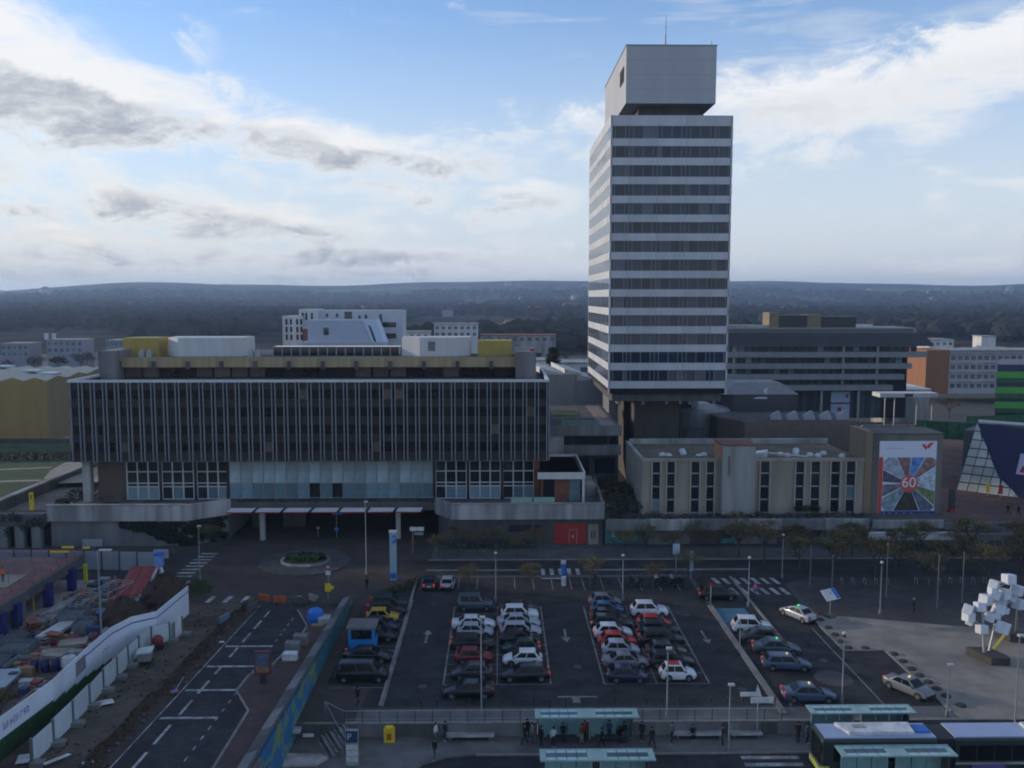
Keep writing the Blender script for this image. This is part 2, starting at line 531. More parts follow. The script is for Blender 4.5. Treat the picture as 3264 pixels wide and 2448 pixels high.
strip('ramp_road', -28.2, -18.6, .012, M_asph)
strip('dirt_strip', -34.4, -29.5, .010, M_earth, 45, 104)
strip('site_verge', -37.8, -34.4, .006, M_earth, 45, 101.8)
strip('trench_floor', -30.3, -28.2, .016, M_mud)
zz = [(-23.2, 99.2), (-20.8, 93.2), (-20.7, 90), (-21.6, 81), (-23.0, 79), (-23.1, 75.2), (-20.8, 70.8), (-20.5, 61), (-20.4, 45)]
b = MB()
for (xa, ya), (xb, yb) in zip(zz, zz[1:]):
    b.poly([(xb, yb, zr(yb) + .10), (-18.6, yb, zr(yb) + .10), (-18.6, ya, zr(ya) + .10), (xa, ya, zr(ya) + .10)])
    b.poly([(xb, yb, zr(yb)), (xb, yb, zr(yb) + .10), (xa, ya, zr(ya) + .10), (xa, ya, zr(ya))])
struct('ramp_pavement', b, M_brick)
b = MB()
for (xa, ya), (xb, yb) in zip(zz, zz[1:]):
    b.poly([(xb - .22, yb, zr(yb) + .11), (xb, yb, zr(yb) + .112), (xa, ya, zr(ya) + .112), (xa - .22, ya, zr(ya) + .11)])
struct('ramp_kerb', b, M_kerb)
mk = MB()
for y0, y1 in ((98.8, 96.5), (95.3, 92.4), (91.1, 88.1), (86.5, 83.8), (81.2, 79.3), (77.7, 74.7), (73.3, 70.2), (68.3, 64.8), (63.5, 60.2), (58, 55)):
    bar(-26.52, -26.28, y1, y0, .022, zr)
for y in (86.9, 81.25, 75.45, 69.6):
    bar(-27.75, -23.15, y - .2, y + .2, .026, zr)
y = 96.0
while y > 58:
    bar(-23.15, -23.03, y - .7, y, .022, zr)
    y -= 1.75
bar(-28.1, -28.0, 46, 101, .022, zr)
struct('ramp_markings', mk, M_mark)

# hills on the horizon: one terrain sheet with rolling ridges
hb = bmesh.new()
rows = []
NA, NR = 150, 42
for i in range(NR):
    r = 600 * (6900 / 600) ** (i / (NR - 1))
    row = []
    for j in range(NA + 1):
        a = R(-48 + 96 * j / NA)
        x, y = r * math.sin(a), r * math.cos(a)
        t = min(1, max(0, (r - 2300) / 3900))
        t = t * t * (3 - 2 * t)
        ridge = 112 + 13 * math.sin(a * 7 + .8) + 5 * math.sin(a * 19 + 2) + 2.5 * math.sin(a * 47)
        sx = min(1, max(0, (a + .545) / .15))
        ridge *= .42 + .58 * sx * sx * (3 - 2 * sx)
        z = t * ridge * 1.12 + 4 * math.sin(x * .0041 + 1) * math.sin(y * .0029) * t
        z += max(0, (r - 1100) / 1500) * 5 * (1 + math.sin(a * 11)) if r < 2600 else 5 * (1 + math.sin(a * 11))
        if r > 6500:
            z -= (r - 6500) / 400 * 30
        row.append(hb.verts.new((x, y, z + .02 if i else -.4)))
    rows.append(row)
for i in range(NR - 1):
    for j in range(NA):
        hb.faces.new((rows[i][j], rows[i][j + 1], rows[i + 1][j + 1], rows[i + 1][j])).smooth = True
hb.normal_update()
hme = bpy.data.meshes.new('hills')
hb.to_mesh(hme)
HZ = {(i, j): rows[i][j].co.copy() for i in range(NR) for j in range(NA + 1)}
hb.free()
mh = bpy.data.materials.new('wooded_hillside')
mh.use_nodes = True
nt = mh.node_tree
tcn = nt.nodes.new('ShaderNodeTexCoord')
na = nd(nt, 'ShaderNodeTexNoise', {'Vector': tcn.outputs['Object'], 'Scale': .0022, 'Detail': 7.0, 'Roughness': .65})
nb = nd(nt, 'ShaderNodeTexNoise', {'Vector': tcn.outputs['Object'], 'Scale': .02, 'Detail': 5.0, 'Roughness': .7})
c1 = mixc(nt, mrange(nt, na.outputs[0], .40, .62), (.036, .034, .030), (.085, .070, .055))
fx = nd(nt, 'ShaderNodeSeparateXYZ', {0: tcn.outputs['Object']})
fn = nd(nt, 'ShaderNodeTexVoronoi', {'Vector': nd(nt, 'ShaderNodeMapping', {'Vector': tcn.outputs['Object'], 'Scale': (.9, 2.0, 1)}).outputs[0], 'Scale': .0016}).outputs['Color']
fs = nd(nt, 'ShaderNodeSeparateColor', {0: fn})
fieldm = mth(nt, 'MULTIPLY', mth(nt, 'MULTIPLY', mrange(nt, fs.outputs[0], .80, .82), mrange(nt, fx.outputs[2], 85, 70)), mrange(nt, fx.outputs[2], 20, 32))
c1 = mixc(nt, fieldm, c1, (.115, .165, .055))
c1 = mixc(nt, 1.0, c1, nd(nt, 'ShaderNodeCombineXYZ', {0: mrange(nt, nb.outputs[0], .3, .7, .55, 1.5), 1: mrange(nt, nb.outputs[0], .3, .7, .55, 1.5), 2: mrange(nt, nb.outputs[0], .3, .7, .55, 1.5)}).outputs[0], 'MULTIPLY')
nt.links.new(c1, nt.nodes['Principled BSDF'].inputs['Base Color'])
nt.nodes['Principled BSDF'].inputs['Roughness'].default_value = 1.0
nt.nodes['Principled BSDF'].inputs['Specular IOR Level'].default_value = .0
hme.materials.append(mh)
tag(link('hills', hme), kind='structure')


def hill_z(x, y):
    r = math.hypot(x, y)
    a = math.degrees(math.atan2(x, y))
    i = max(0, min(NR - 2, math.log(r / 600) / math.log(6900 / 600) * (NR - 1))) if r > 600 else 0
    j = max(0, min(NA - 1, (a + 48) / 96 * NA))
    i0, j0 = int(i), int(j)
    t, s = i - i0, j - j0
    q = lambda p, w: HZ[(p, w)].z
    return max(0, (q(i0, j0) * (1 - t) + q(i0 + 1, j0) * t) * (1 - s) + (q(i0, j0 + 1) * (1 - t) + q(i0 + 1, j0 + 1) * t) * s)


# fields and clearings lying on the slopes
def field(nm, x0, x1, y0, y1, m, skew=0.0):
    b = MB()
    n = 10
    for i in range(n):
        xa, xb = x0 + (x1 - x0) * i / n, x0 + (x1 - x0) * (i + 1) / n
        for k in range(3):
            ya, yb = y0 + (y1 - y0) * k / 3, y0 + (y1 - y0) * (k + 1) / 3
            b.poly([(x, y + skew * (x - x0), hill_z(x, y + skew * (x - x0)) + 3.0) for x, y in ((xa, ya), (xb, ya), (xb, yb), (xa, yb))])
    struct(nm, b, m)


M_field = mat('winter_wheat', (.105, .165, .050), 1, .2, .004, spec=0)
field('green_field', -860, -420, 4150, 4700, M_field, .25)
field('green_field', -1600, -1250, 4700, 5200, M_field, .1)
field('green_field', -420, -150, 4250, 4600, mat('pale_stubble', (.14, .135, .08), 1, .2, .004, spec=0))
field('green_field', 1150, 1500, 4600, 5000, mat('pale_stubble', (.14, .135, .08), 1, .2, .004, spec=0))
field('green_field', 1900, 2500, 5000, 5400, MATS['pale_stubble'])

# the far-off wood: one mass of small tree crowns between the town and the hills
ico = [(0, 0, -1), (.72, -.53, -.45), (-.28, -.85, -.45), (-.89, 0, -.45), (-.28, .85, -.45), (.72, .53, -.45), (.28, -.85, .45), (-.72, -.53, .45), (-.72, .53, .45), (.28, .85, .45), (.89, 0, .45), (0, 0, 1)]
icf = [(0, 1, 2), (1, 0, 5), (0, 2, 3), (0, 3, 4), (0, 4, 5), (1, 5, 10), (2, 1, 6), (3, 2, 7), (4, 3, 8), (5, 4, 9), (1, 10, 6), (2, 6, 7), (3, 7, 8), (4, 8, 9), (5, 9, 10), (6, 10, 11), (7, 6, 11), (8, 7, 11), (9, 8, 11), (10, 9, 11)]
rw = random.Random(5)
wood = MB()


def blob(mb, x, y, z, rx, rz_, mi):
    i = len(mb.v)
    for a, b_, c in ico:
        k_ = rw.uniform(.72, 1.2)
        mb.v.append((x + a * rx * k_, y + b_ * rx * k_, z + c * rz_ * rw.uniform(.8, 1.15)))
    for f_ in icf:
        mb.f.append(tuple(i + q for q in f_))
        mb.m.append(mi)


for _ in range(13500):
    r = 560 * (3900 / 560) ** (rw.random() ** .8)
    a = R(rw.uniform(-36, 36))
    x, y = r * math.sin(a), r * math.cos(a)
    dn = math.sin(x * .006 + 1.3) * math.sin(y * .0035 + .4) + .35 * math.sin(x * .017)
    if r < 1100 and dn < (.25 if a < -.2 else .05):
        continue
    if r >= 1100 and dn < -.55:
        continue
    h = rw.uniform(9, 16) * (1 + r / 6000)
    rr = h * rw.uniform(.45, .8)
    blob(wood, x, y, hill_z(x, y) + h * .55, rr, h * .5, rw.choice((0, 0, 1, 1, 2)))
wo = wood.build('far_wood', [mat('wood_grey_brown', (.036, .036, .035), 1, .3, .05, spec=0), mat('wood_dark_green', (.026, .031, .022), 1, .3, .05, spec=0), mat('wood_russet', (.044, .040, .036), 1, .3, .05, spec=0)])
tag(wo, 'grey brown winter woodland spreading to the foot of the hills', 'woodland', kind='stuff')

# the air: even haze round everything
hz = MB().box(-9400, 9400, -420, 7000, -8, 172).build('haze', [])
tag(hz, kind='stuff')
mhz = bpy.data.materials.new('haze_air')
mhz.use_nodes = True
mhz.node_tree.nodes.clear()
vo = mhz.node_tree.nodes.new('ShaderNodeOutputMaterial')
pv = nd(mhz.node_tree, 'ShaderNodeVolumePrincipled', {'Color': (.50, .69, 1.0, 1), 'Density': 1.55e-4, 'Anisotropy': .25})
mhz.node_tree.links.new(pv.outputs[0], vo.inputs['Volume'])
hz.data.materials.append(mhz)

# ================================================================== the office tower
TX0, TX1, TY0, TY1 = 19.1, 40.1, 155.0, 191.0
T = thing('office_tower', 'tall square office tower banded in white panels and dark windows on a narrow core', 'tower', (29.6, 173, 0))


def rel(o, t):
    """keep world coordinates for a part built in them"""
    o.location = Vector(o.location) - t.location
    return o


M_span = mat('white_spandrel_panel', (.50, .51, .53), .6, .10, .35, rnd=.08, dirt=.12, streak=True)
M_mull = mat('tower_mullion', (.17, .19, .225), .5, .1, 1.0)
M_twg = mat('tower_glass', (.020, .032, .052), .04, .2, .3, rnd=.4)
M_twg2 = mat('tower_glass_blinds', (.07, .085, .105), .25, .2, .3, rnd=.3)
M_box = mat('rooftop_box_cladding', (.40, .41, .43), .7, .05, .4, streak=True, dirt=.06)
NF = 14
ztop, fl = 66.98, 3.2186
z_bot = 18.9


def P(name, x0, x1, y0, y1, z0, z1, m, par=None):
    o_ = piece(name, par or T, x0, x1, y0, y1, z0, z1, m)
    return rel(o_, T) if par is None else o_


core_ = P('inner_block', TX0 + .35, TX1 - .35, TY0 + .35, TY1 - .35, z_bot + .1, ztop - .3, M_dark)
XM = [TX0, 22.3, 27.2, 32.1, 37.0, TX1]
rt = random.Random(3)
for f_ in range(NF + 1):
    zt = (ztop if f_ == 0 else 63.1 - (f_ - 1) * fl)
    zb = zt - (1.78 if f_ == 0 else 1.28)
    for a, c in zip(XM, XM[1:]):
        P('spandrel_panel', a + .015, c - .015, TY0, TY0 + .3, zb, zt, M_span)
        P('spandrel_panel', a + .015, c - .015, TY1 - .3, TY1, zb, zt, M_span)
    ys = [TY0 + .3 + i * (TY1 - TY0 - .6) / 8 for i in range(9)]
    for a, c in zip(ys, ys[1:]):
        P('spandrel_panel', TX0, TX0 + .3, a + .015, c - .015, zb, zt, M_span)
        P('spandrel_panel', TX1 - .3, TX1, a + .015, c - .015, zb, zt, M_span)
    if f_ == NF:
        break
    w0, w1 = 63.1 - f_ * fl + fl - 1.28 - .0, 63.1 - f_ * fl
    if f_ == 0:
        w0, w1 = 65.2, 63.1
    # front: panes between slim mullions
    for a, c in zip(XM, XM[1:]):
        n = 4 if c - a > 4 else 3
        cuts = ([0, .15, .5, .85, 1] if n == 4 else [0, .25, .8, 1])
        for u, v in zip(cuts, cuts[1:]):
            xa, xb = a + (c - a) * u, a + (c - a) * v
            P('pane', xa + .05, xb - .05, TY0 + .16, TY0 + .2, w1, w0, M_twg2 if rt.random() < .16 else M_twg)
            P('mullion', xb - .055, xb + .055, TY0 + .06, TY0 + .22, w1, w0, M_mull)
    for a, c in zip(ys, ys[1:]):
        P('pane', TX0 + .03, TX0 + .08, a + .1, c - .1, w1, w0, M_twg)
        P('mullion', TX0 + .01, TX0 + .10, c - .1, c + .1, w1, w0, M_span)
        P('mullion', TX0 + .015, TX0 + .10, (a + c) / 2 - .06, (a + c) / 2 + .06, w1, w0, M_span)
        P('pane', TX1 - .2, TX1 - .16, a + .05, c - .05, w1, w0, M_twg)
P('roof_deck', TX0 + .3, TX1 - .3, TY0 + .3, TY1 - .3, ztop - .4, ztop - .25, M_concd)
P('corner_post', TX0, TX0 + .28, TY0, TY0 + .28, z_bot, ztop - .05, M_span)
P('corner_post', TX1 - .28, TX1, TY0, TY0 + .28, z_bot, ztop - .05, M_span)
P('corner_post', TX0, TX0 + .28, TY1 - .28, TY1, z_bot, ztop - .05, M_span)
P('soffit', TX0 + .8, TX1 - .8, TY0 + .8, TY1 - .8, 17.6, z_bot + .02, M_concd)
for i in range(5):
    P('soffit_beam', 21 + i * 4.2, 21.5 + i * 4.2, TY0 + .9, TY1 - 1, 17.0, 17.6, M_conc)
P('core', 25.0, 33.4, 163, 185, 0, 17.0, mat('brown_core_concrete', (.085, .075, .068), .85, .15, .6, streak=True))
P('side_core', 20.9, 22.2, 168, 178, 4, 17.0, M_conc)
P('side_core', 37.6, 39.0, 172, 182, 4, 17.0, M_conc)
rb = P('rooftop_box', 21.9, 37.5, 157, 188, 69.4, 79.1, M_box)
P('box_support', 21.9, 37.5, 166.2, 188, ztop - .2, 69.4, M_box)
P('box_neck', 24.5, 35, 160, 166.2, ztop - .2, 69.4, M_concd)
P('box_window', 21.82, 21.92, 159.5, 164.6, 73.7, 76.3, M_dark)
for z in (71.8, 74.2, 76.6):
    P('cladding_joint', 21.95, 37.45, 156.985, 157.01, z, z + .03, M_mull)
P('roof_rim', 21.8, 37.6, 156.9, 188.1, 79.1, 79.25, M_mull)
an = MB().tube((31.0, 170, 79.2), (31.0, 170, 84.5), .12, .10, 6).tube((31.0, 170, 84.5), (31.05, 170, 88.2), .06, .03, 5).tube((30.8, 170, 86), (31.2, 170, 86), .03, .03, 5)
rel(an.build('antenna_mast', M_dsteel, T), T)
rel(MB().tube((36.8, 158, 79.2), (36.8, 158, 80.1), .04, .04, 5).build('antenna_mast', M_dsteel, T), T)

# ================================================================== long brown slab block with paired fins
B = thing('slab_office_block', 'long dark brown office slab with paired pale vertical fins raised over a glazed base', 'building', (-28.7, 140, 0))


def PB(name, x0, x1, y0, y1, z0, z1, m):
    return rel(piece(name, B, x0, x1, y0, y1, z0, z1, m), B)


X0, X1, YF, YK = -64.7, 7.4, 133.0, 158.0
PB('inner_block', X0 + .4, X1 - .4, YF + .4, YK, 11.3, 22.6, M_dark)
PB('soffit', X0, X1, YF, YK, 11.15, 11.3, M_concd)
PB('roof_deck', X0 + .5, X1 - .5, YF + .5, YK - .3, 22.6, 22.75, M_concd)
PB('roof_edge', X0 - .1, X1 + .1, YF - .15, YF + .25, 23.25, 23.62, mat('pale_roof_edge', (.52, .54, .56), .6, .1, .5))
PB('roof_edge', X0 - .1, X0 + .3, YF + .25, YK, 23.25, 23.62, MATS['pale_roof_edge'])
PB('roof_edge', X1 - .3, X1 + .1, YF + .25, YK, 23.25, 23.62, MATS['pale_roof_edge'])
NB = 40
bw = (X1 - X0) / NB
M_brownw = mat('brown_tinted_glass', (.020, .014, .014), .08, .25, .5, rnd=.5)
M_blind = mat('beige_blind', (.10, .075, .055), .6, .2, .8, rnd=.3)
zf = [11.3 + 1.35 + i * 2.68 for i in range(4)]
rf = random.Random(8)
for i in range(NB):
    xa = X0 + i * bw
    xf0, xf1 = xa + .30, xa + bw - .30
    PB('spandrel', xf0 - .30, xf1 + .30, YF + .12, YF + .3, 11.3, zf[0], M_brownp)
    for j, z in enumerate(zf):
        PB('window', xf0, xf1, YF + .18, YF + .24, z, z + 1.45, M_blind if rf.random() < .05 else M_brownw)
        zt = zf[j + 1] if j < 3 else 23.25
        PB('spandrel', xf0 - .30, xf1 + .30, YF + .12, YF + .3, z + 1.45, zt, M_brownp)
for i in range(NB + 1):
    for s in (-.27, .27):
        x = X0 + i * bw + s
        if X0 - .1 < x < X1 + .1:
            PB('fin', x - .06, x + .06, YF - .20, YF + .16, 11.25, 23.25, M_fin)
for k_ in range(13):                                                  # end walls
    y = YF + .4 + k_ * 1.88
    for x in (X0, X1 - .3):
        PB('spandrel', x, x + .3, y, y + 1.86, 11.3, 23.25, M_brownp)
    PB('fin', X1 + .0, X1 + .2, y, y + .15, 11.25, 23.25, M_fin)
# glazed base under the slab
YL = 136.0


def frame_group(x0, x1, z0, z1, cols, rowz, blue=()):
    PB('window_backing', x0, x1, YL + .25, YL + .3, z0, z1, M_dark)
    for i in range(cols + 1):
        x = x0 + (x1 - x0) * i / cols
        PB('window_frame', x - .09, x + .09, YL - .05, YL + .2, z0, z1, M_bwhite)
    for z in rowz:
        PB('window_frame', x0, x1, YL - .03, YL + .18, z - .07, z + .07, M_bwhite)
    for i in range(cols):
        for a, c in zip(rowz, rowz[1:]):
            if c - a > .4:
                xa = x0 + (x1 - x0) * i / cols
                PB('pane', xa + .1, xa + (x1 - x0) / cols - .1, YL + .1, YL + .13, a + .08, c - .08, M_glassb if a < 6.4 and rf.random() < .85 else M_glass)


for x0 in (-57.8, -52.4, -47.0):
    frame_group(x0, x0 + 4.9, 4.7, 10.7, 3, [4.75, 6.7, 7.25, 9.05, 10.65])
for x0 in (-10.0, -4.7, .5):
    frame_group(x0, x0 + 4.8, 4.7, 10.7, 3, [4.75, 6.7, 7.25, 9.05, 10.65])
for i in range(18):
    xa = -42.0 + i * 1.76
    PB('curtain_mullion', xa - .05, xa + .05, YL - .06, YL + .14, 4.7, 10.8, M_steel)
    for z0, z1 in ((4.75, 7.2), (7.3, 10.75)):
        m_ = M_glass if rf.random() < .14 else (mat('curtained_glass', (.33, .41, .43), .15, .2, .6, rnd=.22) if z0 > 7 else M_glassb)
        PB('pane', xa + .06, xa + 1.70, YL + .04, YL + .08, z0, z1, m_)
PB('curtain_transom', -42, -10.3, YL - .05, YL + .1, 7.2, 7.3, M_steel)
PB('base_wall', -42.3, -10.2, YL + .3, YL + .5, 4.6, 11.1, M_dark)
for x in (-52.6, -47.2, -42.2, -10.2, -4.95, .35):
    PB('pier', x - .22, x + .22, YL - .12, YL + .3, 4.6, 11.1, M_brownp)
PB('brick_end', 5.3, 6.2, YL - .1, YL + 8, 4.6, 11.1, mat('red_brick', (.20, .075, .045), .85, .15, 2.0, bump=.1))
PB('side_core', -62.3, -58.0, YL + .1, YL + 12, 4.5, 11.1, mat('brown_board_concrete', (.11, .085, .065), .85, .15, .6, streak=True))
PB('base_interior', -58, 5.2, YL + .6, YK - 2, 4.6, 11.1, M_dark)
PB('column', -64.0, -62.8, 134.6, 135.8, 4.6, 11.15, M_concl)
# penthouse on the roof
PB('stair_block', -64.6, -61.8, 143, 156, 22.7, 27.4, M_conc)
PB('stair_block', 2.6, 5.9, 143, 156, 22.7, 27.2, M_conc)
PB('penthouse_wall', -61.8, 2.6, 146.2, 156, 22.7, 24.6, M_dark)
for i in range(22):
    xa = -61.5 + i * 2.9
    if xa < 1.5:
        PB('penthouse_window', xa, xa + 2.5, 146.05, 146.15, 22.9, 24.5, M_brownw if rf.random() < .7 else M_blind)
for i in range(12):
    xa = -62.8 + i * 5.5
    PB('fascia_panel', xa + .02, xa + 5.48, 144.8, 145.1, 24.6, 26.25, M_ochred)
PB('penthouse_roof', -62.7, 3.1, 145.1, 156.5, 25.9, 26.1, M_concd)
for i in range(12):
    xa = -61.9 + i * 5.5
    o_ = MB().prism([(xa - .3, 144.5), (xa + .3, 144.5), (xa + .3, 144.8), (xa - .3, 144.8)], 24.3, 25.6).build('fascia_bracket', M_concd, B)
    rel(o_, B)
PB('plant_box', -63.0, -57.2, 149, 154, 26.1, 29.2, M_yellow)
PB('plant_box', -3.7, 2.0, 149, 154, 26.1, 28.7, M_yellow)
for xa, xb, e0, e1 in ((-56.0, -42.7, 2.3, 0.6), (-16.6, -5.0, 3.2, 2.4)):
    rel(MB().prism([(xa + e0, 148.5), (xb - e1, 148.5), (xb, 150), (xb, 155), (xa, 155), (xa, 150.5)], 26.1, 29.25).build('plant_box', M_bwhite, B), B)
PB('plant_door', -12, -10.8, 148.44, 148.52, 27, 28.6, M_conc)
PB('glazed_corridor', -38.5, -17.0, 151, 154, 26.1, 27.6, M_glass)
for i in range(15):
    xa = -38.5 + i * 1.53
    PB('corridor_post', xa - .06, xa + .06, 150.9, 151, 26.1, 27.65, M_steel)
for x in (-59.5, -58.3, -41.6, -40.4):
    rel(MB().box(x, x + .9, 146.5, 147.5, 26.1, 27.1).tube((x + .45, 147, 27.1), (x + .45, 147, 27.4), .3, .3, 8).build('air_unit', M_steel, B), B)
PB('red_vent', 5.0, 5.7, 144.5, 145.5, 26.1, 27.6, M_red)

# terrace in front of the slab
PL = thing('front_terrace', 'stained concrete terrace deck with deep parapets in front of the brown slab block', 'terrace', (-25, 130, 0))


def part_mb(name, mb, m, t=PL):
    o_ = mb.build(name, m, t)
    return rel(o_, t)


part_mb('deck', MB().prism([(-65.2, 126.3), (-45.5, 126.3), (-40.2, 130.2), (-9.6, 130.2), (-7.2, 126.3), (15.1, 126.3), (15.9, 146), (-65.2, 160)], 4.25, 4.6), M_pave)
seg = [(-65.3, 126), (-55.3, 126), (-45.3, 126), (-40.0, 129.9)]
M_par = mat('stained_parapet_concrete', (.40, .39, .38), .85, .2, .9, dirt=.5, streak=True, bump=.1)


def wallseg(nm, a, c, th, z0, z1, m, t=PL):
    d = (Vector(c) - Vector(a)).normalized()
    n = Vector((-d.y, d.x)) * th
    return part_mb(nm, MB().prism([a, c, (c[0] + n.x, c[1] + n.y), (a[0] + n.x, a[1] + n.y)], z0, z1), m, t)


for a, c in zip(seg, seg[1:]):
    wallseg('parapet', a, c, .45, 3.8, 6.15, M_par)
wallseg('parapet', (-9.7, 129.8), (-7.0, 126), .45, 3.85, 6.15, M_par)
for xa, xb in ((-7.0, .4), (.42, 7.8), (7.82, 15.2)):
    wallseg('parapet', (xa, 126), (xb, 126), .45, 3.85, 6.15, M_par)
wallseg('parapet', (15.2, 126.0), (16.0, 146), .35, 4.6, 6.1, M_conc)
part_mb('coping', MB().box(-65.4, -45.3, 125.9, 126.5, 6.15, 6.25), M_concl)
part_mb('coping', MB().box(-7.0, 15.3, 125.9, 126.5, 6.15, 6.25), M_concl)
part_mb('planter', MB().box(-40, -9.7, 129.9, 131.2, 4.6, 5.6), M_concd)
part_mb('guard_rail', MB().box(-40, -9.7, 129.7, 129.75, 6.3, 6.36), M_steel)
part_mb('retaining_wall', MB().prism([(-65.0, 126.5), (-45.2, 126.5), (-40.6, 130.4), (-40.6, 150), (-65, 150)], -.3, 4.24), M_conc)
part_mb('retaining_wall', MB().prism([(-9.2, 130.0), (-7.4, 126.5), (15.0, 126.5), (15.0, 150), (-9.2, 150)], -.3, 4.24), M_concd)
part_mb('underpass_wall', MB().box(-40.6, -9.2, 150, 150.5, -.3, 4.24), M_dark)  # near-black colour stands in for the shade deep in the underpass
for x, y, w in ((-35.3, 129.6, .34), (-15.2, 130.2, .34)):
    part_mb('column', MB().box(x - w, x + w, y - .4, y + .4, -.1, 4.3), M_concl)
for x in (-38, -33.2, -31.5):
    part_mb('column', MB().box(x - .9, x + .9, 137, 137.8, -.1, 4.24), M_concd)
cp = thing('entrance_canopy', 'row of white sloping canopy panels with a red lip over the dark underpass entrance', 'canopy', (-25.8, 129, 4.6))
for i in range(7):
    xa = -40.1 + i * 4.12
    rel(MB().prism([(xa + .1, 127.6), (xa + 3.72, 127.6), (xa + 3.95, 129.2), (xa + .40, 129.2)], lambda x, y: 4.62 + (y - 127.6) * .14, lambda x, y: 4.70 + (y - 127.6) * .14).build('canopy_panel', M_bwhite, cp), cp)
    rel(MB().box(xa + .1, xa + 3.72, 127.52, 127.6, 4.54, 4.69).build('red_lip', M_red, cp), cp)
rel(MB().box(-40.1, -11.4, 129.3, 129.7, 4.2, 4.6).build('canopy_beam', M_dsteel, cp), cp)

# white-roofed annex on the terrace
AX = thing('terrace_annex', 'small flat roofed annex with bright white roof edge and red brick walls', 'annex', (9.2, 137, 4.6))
for nm, x0, x1, y0, y1, z0, z1, m in (('wall', 6.3, 12.3, 132.6, 146, 4.6, 9.3, MATS['red_brick']), ('roof', 5.9, 12.7, 132.0, 147, 9.0, 9.3, mat('roof_felt', (.060, .050, .042), .95, .3, .7, dirt=.3)),
                                      ('roof_edge', 5.7, 12.9, 131.7, 132.0, 8.6, 9.6, M_bwhite), ('roof_edge', 12.7, 12.95, 132.0, 147, 8.7, 9.65, M_bwhite), ('roof_edge', 5.7, 12.9, 147, 147.3, 8.7, 9.65, M_bwhite),
                                      ('window', 6.6, 8.3, 132.5, 132.6, 5.2, 8.5, M_glass), ('window', 10.6, 12.2, 132.5, 132.6, 5.0, 8.6, M_glassb), ('white_post', 12.5, 12.85, 131.8, 132.1, 4.6, 8.7, M_bwhite), ('side_terrace', 13.3, 15.3, 138, 146, 4.6, 6.2, M_concl)):
    rel(piece(nm, AX, x0, x1, y0, y1, z0, z1, m), AX)
gp = thing('green_planter_screen', 'pale green translucent screen panels on the terrace parapet', 'screen', (5, 126.8, 6.25))
for xa in (1.6, 4.9):
    rel(piece('screen_panel', gp, xa, xa + 3.1, 126.6, 126.7, 6.26, 7.0, mat('pale_green_panel', (.22, .36, .29), .5, .1, .6)), gp)

# murals and doors on the street wall
rm = thing('red_garage_mural', 'bright red painted garage wall panel with a small white outlined door', 'mural', (10.2, 126.4, 0))
rel(piece('red_panel', rm, 7.9, 12.6, 126.42, 126.49, .1, 3.1, M_red), rm)
for x0, x1, z0, z1 in ((10.1, 10.16, .1, 2.2), (11.2, 11.26, .1, 2.2), (10.1, 11.26, 2.2, 2.26), (10.55, 10.8, 1.0, 1.4)):
    rel(piece('door_outline', rm, x0, x1, 126.39, 126.42, z0, z1, mat('pink_white_line', (.5, .3, .3), .7)), rm)
dd = thing('beige_street_door', 'pale beige double door set in the street wall beside the red mural', 'door', (13.6, 126.4, 0))
rel(piece('door_leaf', dd, 12.9, 13.62, 126.4, 126.49, 0, 3.0, M_beige), dd)
rel(piece('door_leaf', dd, 13.66, 14.4, 126.4, 126.49, 0, 3.0, M_beige), dd)
rel(piece('door_grille', dd, 13.35, 13.5, 126.36, 126.4, .9, 2.0, M_dark), dd)
rel(piece('door_grille', dd, 13.8, 13.95, 126.36, 126.4, .9, 2.0, M_dark), dd)
for x0, x1, lab in ((1.4, 4.6, 'wide dark ventilation grille high on the street wall'), (5.1, 6.2, 'narrow dark ventilation grille beside the wider one')):
    v = thing('wall_grille', lab, 'grille', ((x0 + x1) / 2, 126.45, 2.4))
    rel(piece('backing', v, x0, x1, 126.45, 126.5, 2.0, 2.9, M_dark), v)
    for i in range(5):
        rel(piece('louvre', v, x0, x1, 126.40, 126.45, 2.05 + i * .17, 2.12 + i * .17, M_dsteel), v)

# ================================================================== low beige block with window strips and roof domes
B3 = thing('low_beige_block', 'low beige concrete block with vertical window strips and white roof domes', 'building', (38, 138, 0))


def P3(name, x0, x1, y0, y1, z0, z1, m, t=B3):
    return rel(piece(name, t, x0, x1, y0, y1, z0, z1, m), t)


bx0, bx1, by0, by1, bz0, bz1 = 21.2, 55.0, 130.0, 146.5, 3.6, 11.9
P3('inner_block', bx0 + .35, bx1 - .1, by0 + .35, by1 - .3, bz0, bz1 - .5, M_dark)
strips = [(22.7, 24.0), (24.9, 26.2), (28.5, 29.9), (30.8, 32.1), (38.9, 40.4), (44.2, 45.6), (46.5, 48.0), (49.5, 51.0), (51.8, 53.3)]
edges = [bx0] + [v for s in strips for v in s] + [bx1]
for i in range(0, len(edges), 2):
    P3('wall_panel', edges[i], edges[i + 1], by0, by0 + .35, bz0, bz1 - .35, M_beige)
for a, c in strips:
    for s in (a, c):
        P3('strip_rib', s - .09, s + .09, by0 - .22, by0 + .1, bz0, bz1 - .35, mat('pale_rib', (.36, .325, .275), .8, .1, .8))
    for k_ in range(4):
        z = bz0 + .15 + k_ * 2.0
        P3('window', a + .11, c - .11, by0 + .1, by0 + .16, z + .14, z + 1.92, M_glass if rf.random() < .88 else M_glassb)
        P3('window_sill', a + .11, c - .11, by0 - .02, by0 + .18, z - .06, z + .12, M_concl)
P3('cornice', bx0 - .1, bx1, by0 - .15, by0 + .5, bz1 - .35, bz1 + .1, M_beige)
P3('cornice', bx0 - .1, bx0 + .45, by0 + .5, by1, bz1 - .35, bz1 + .1, M_concl)
P3('cornice', bx0 + .45, bx1, by1 - .5, by1, bz1 - .35, bz1 + .5, M_concl)
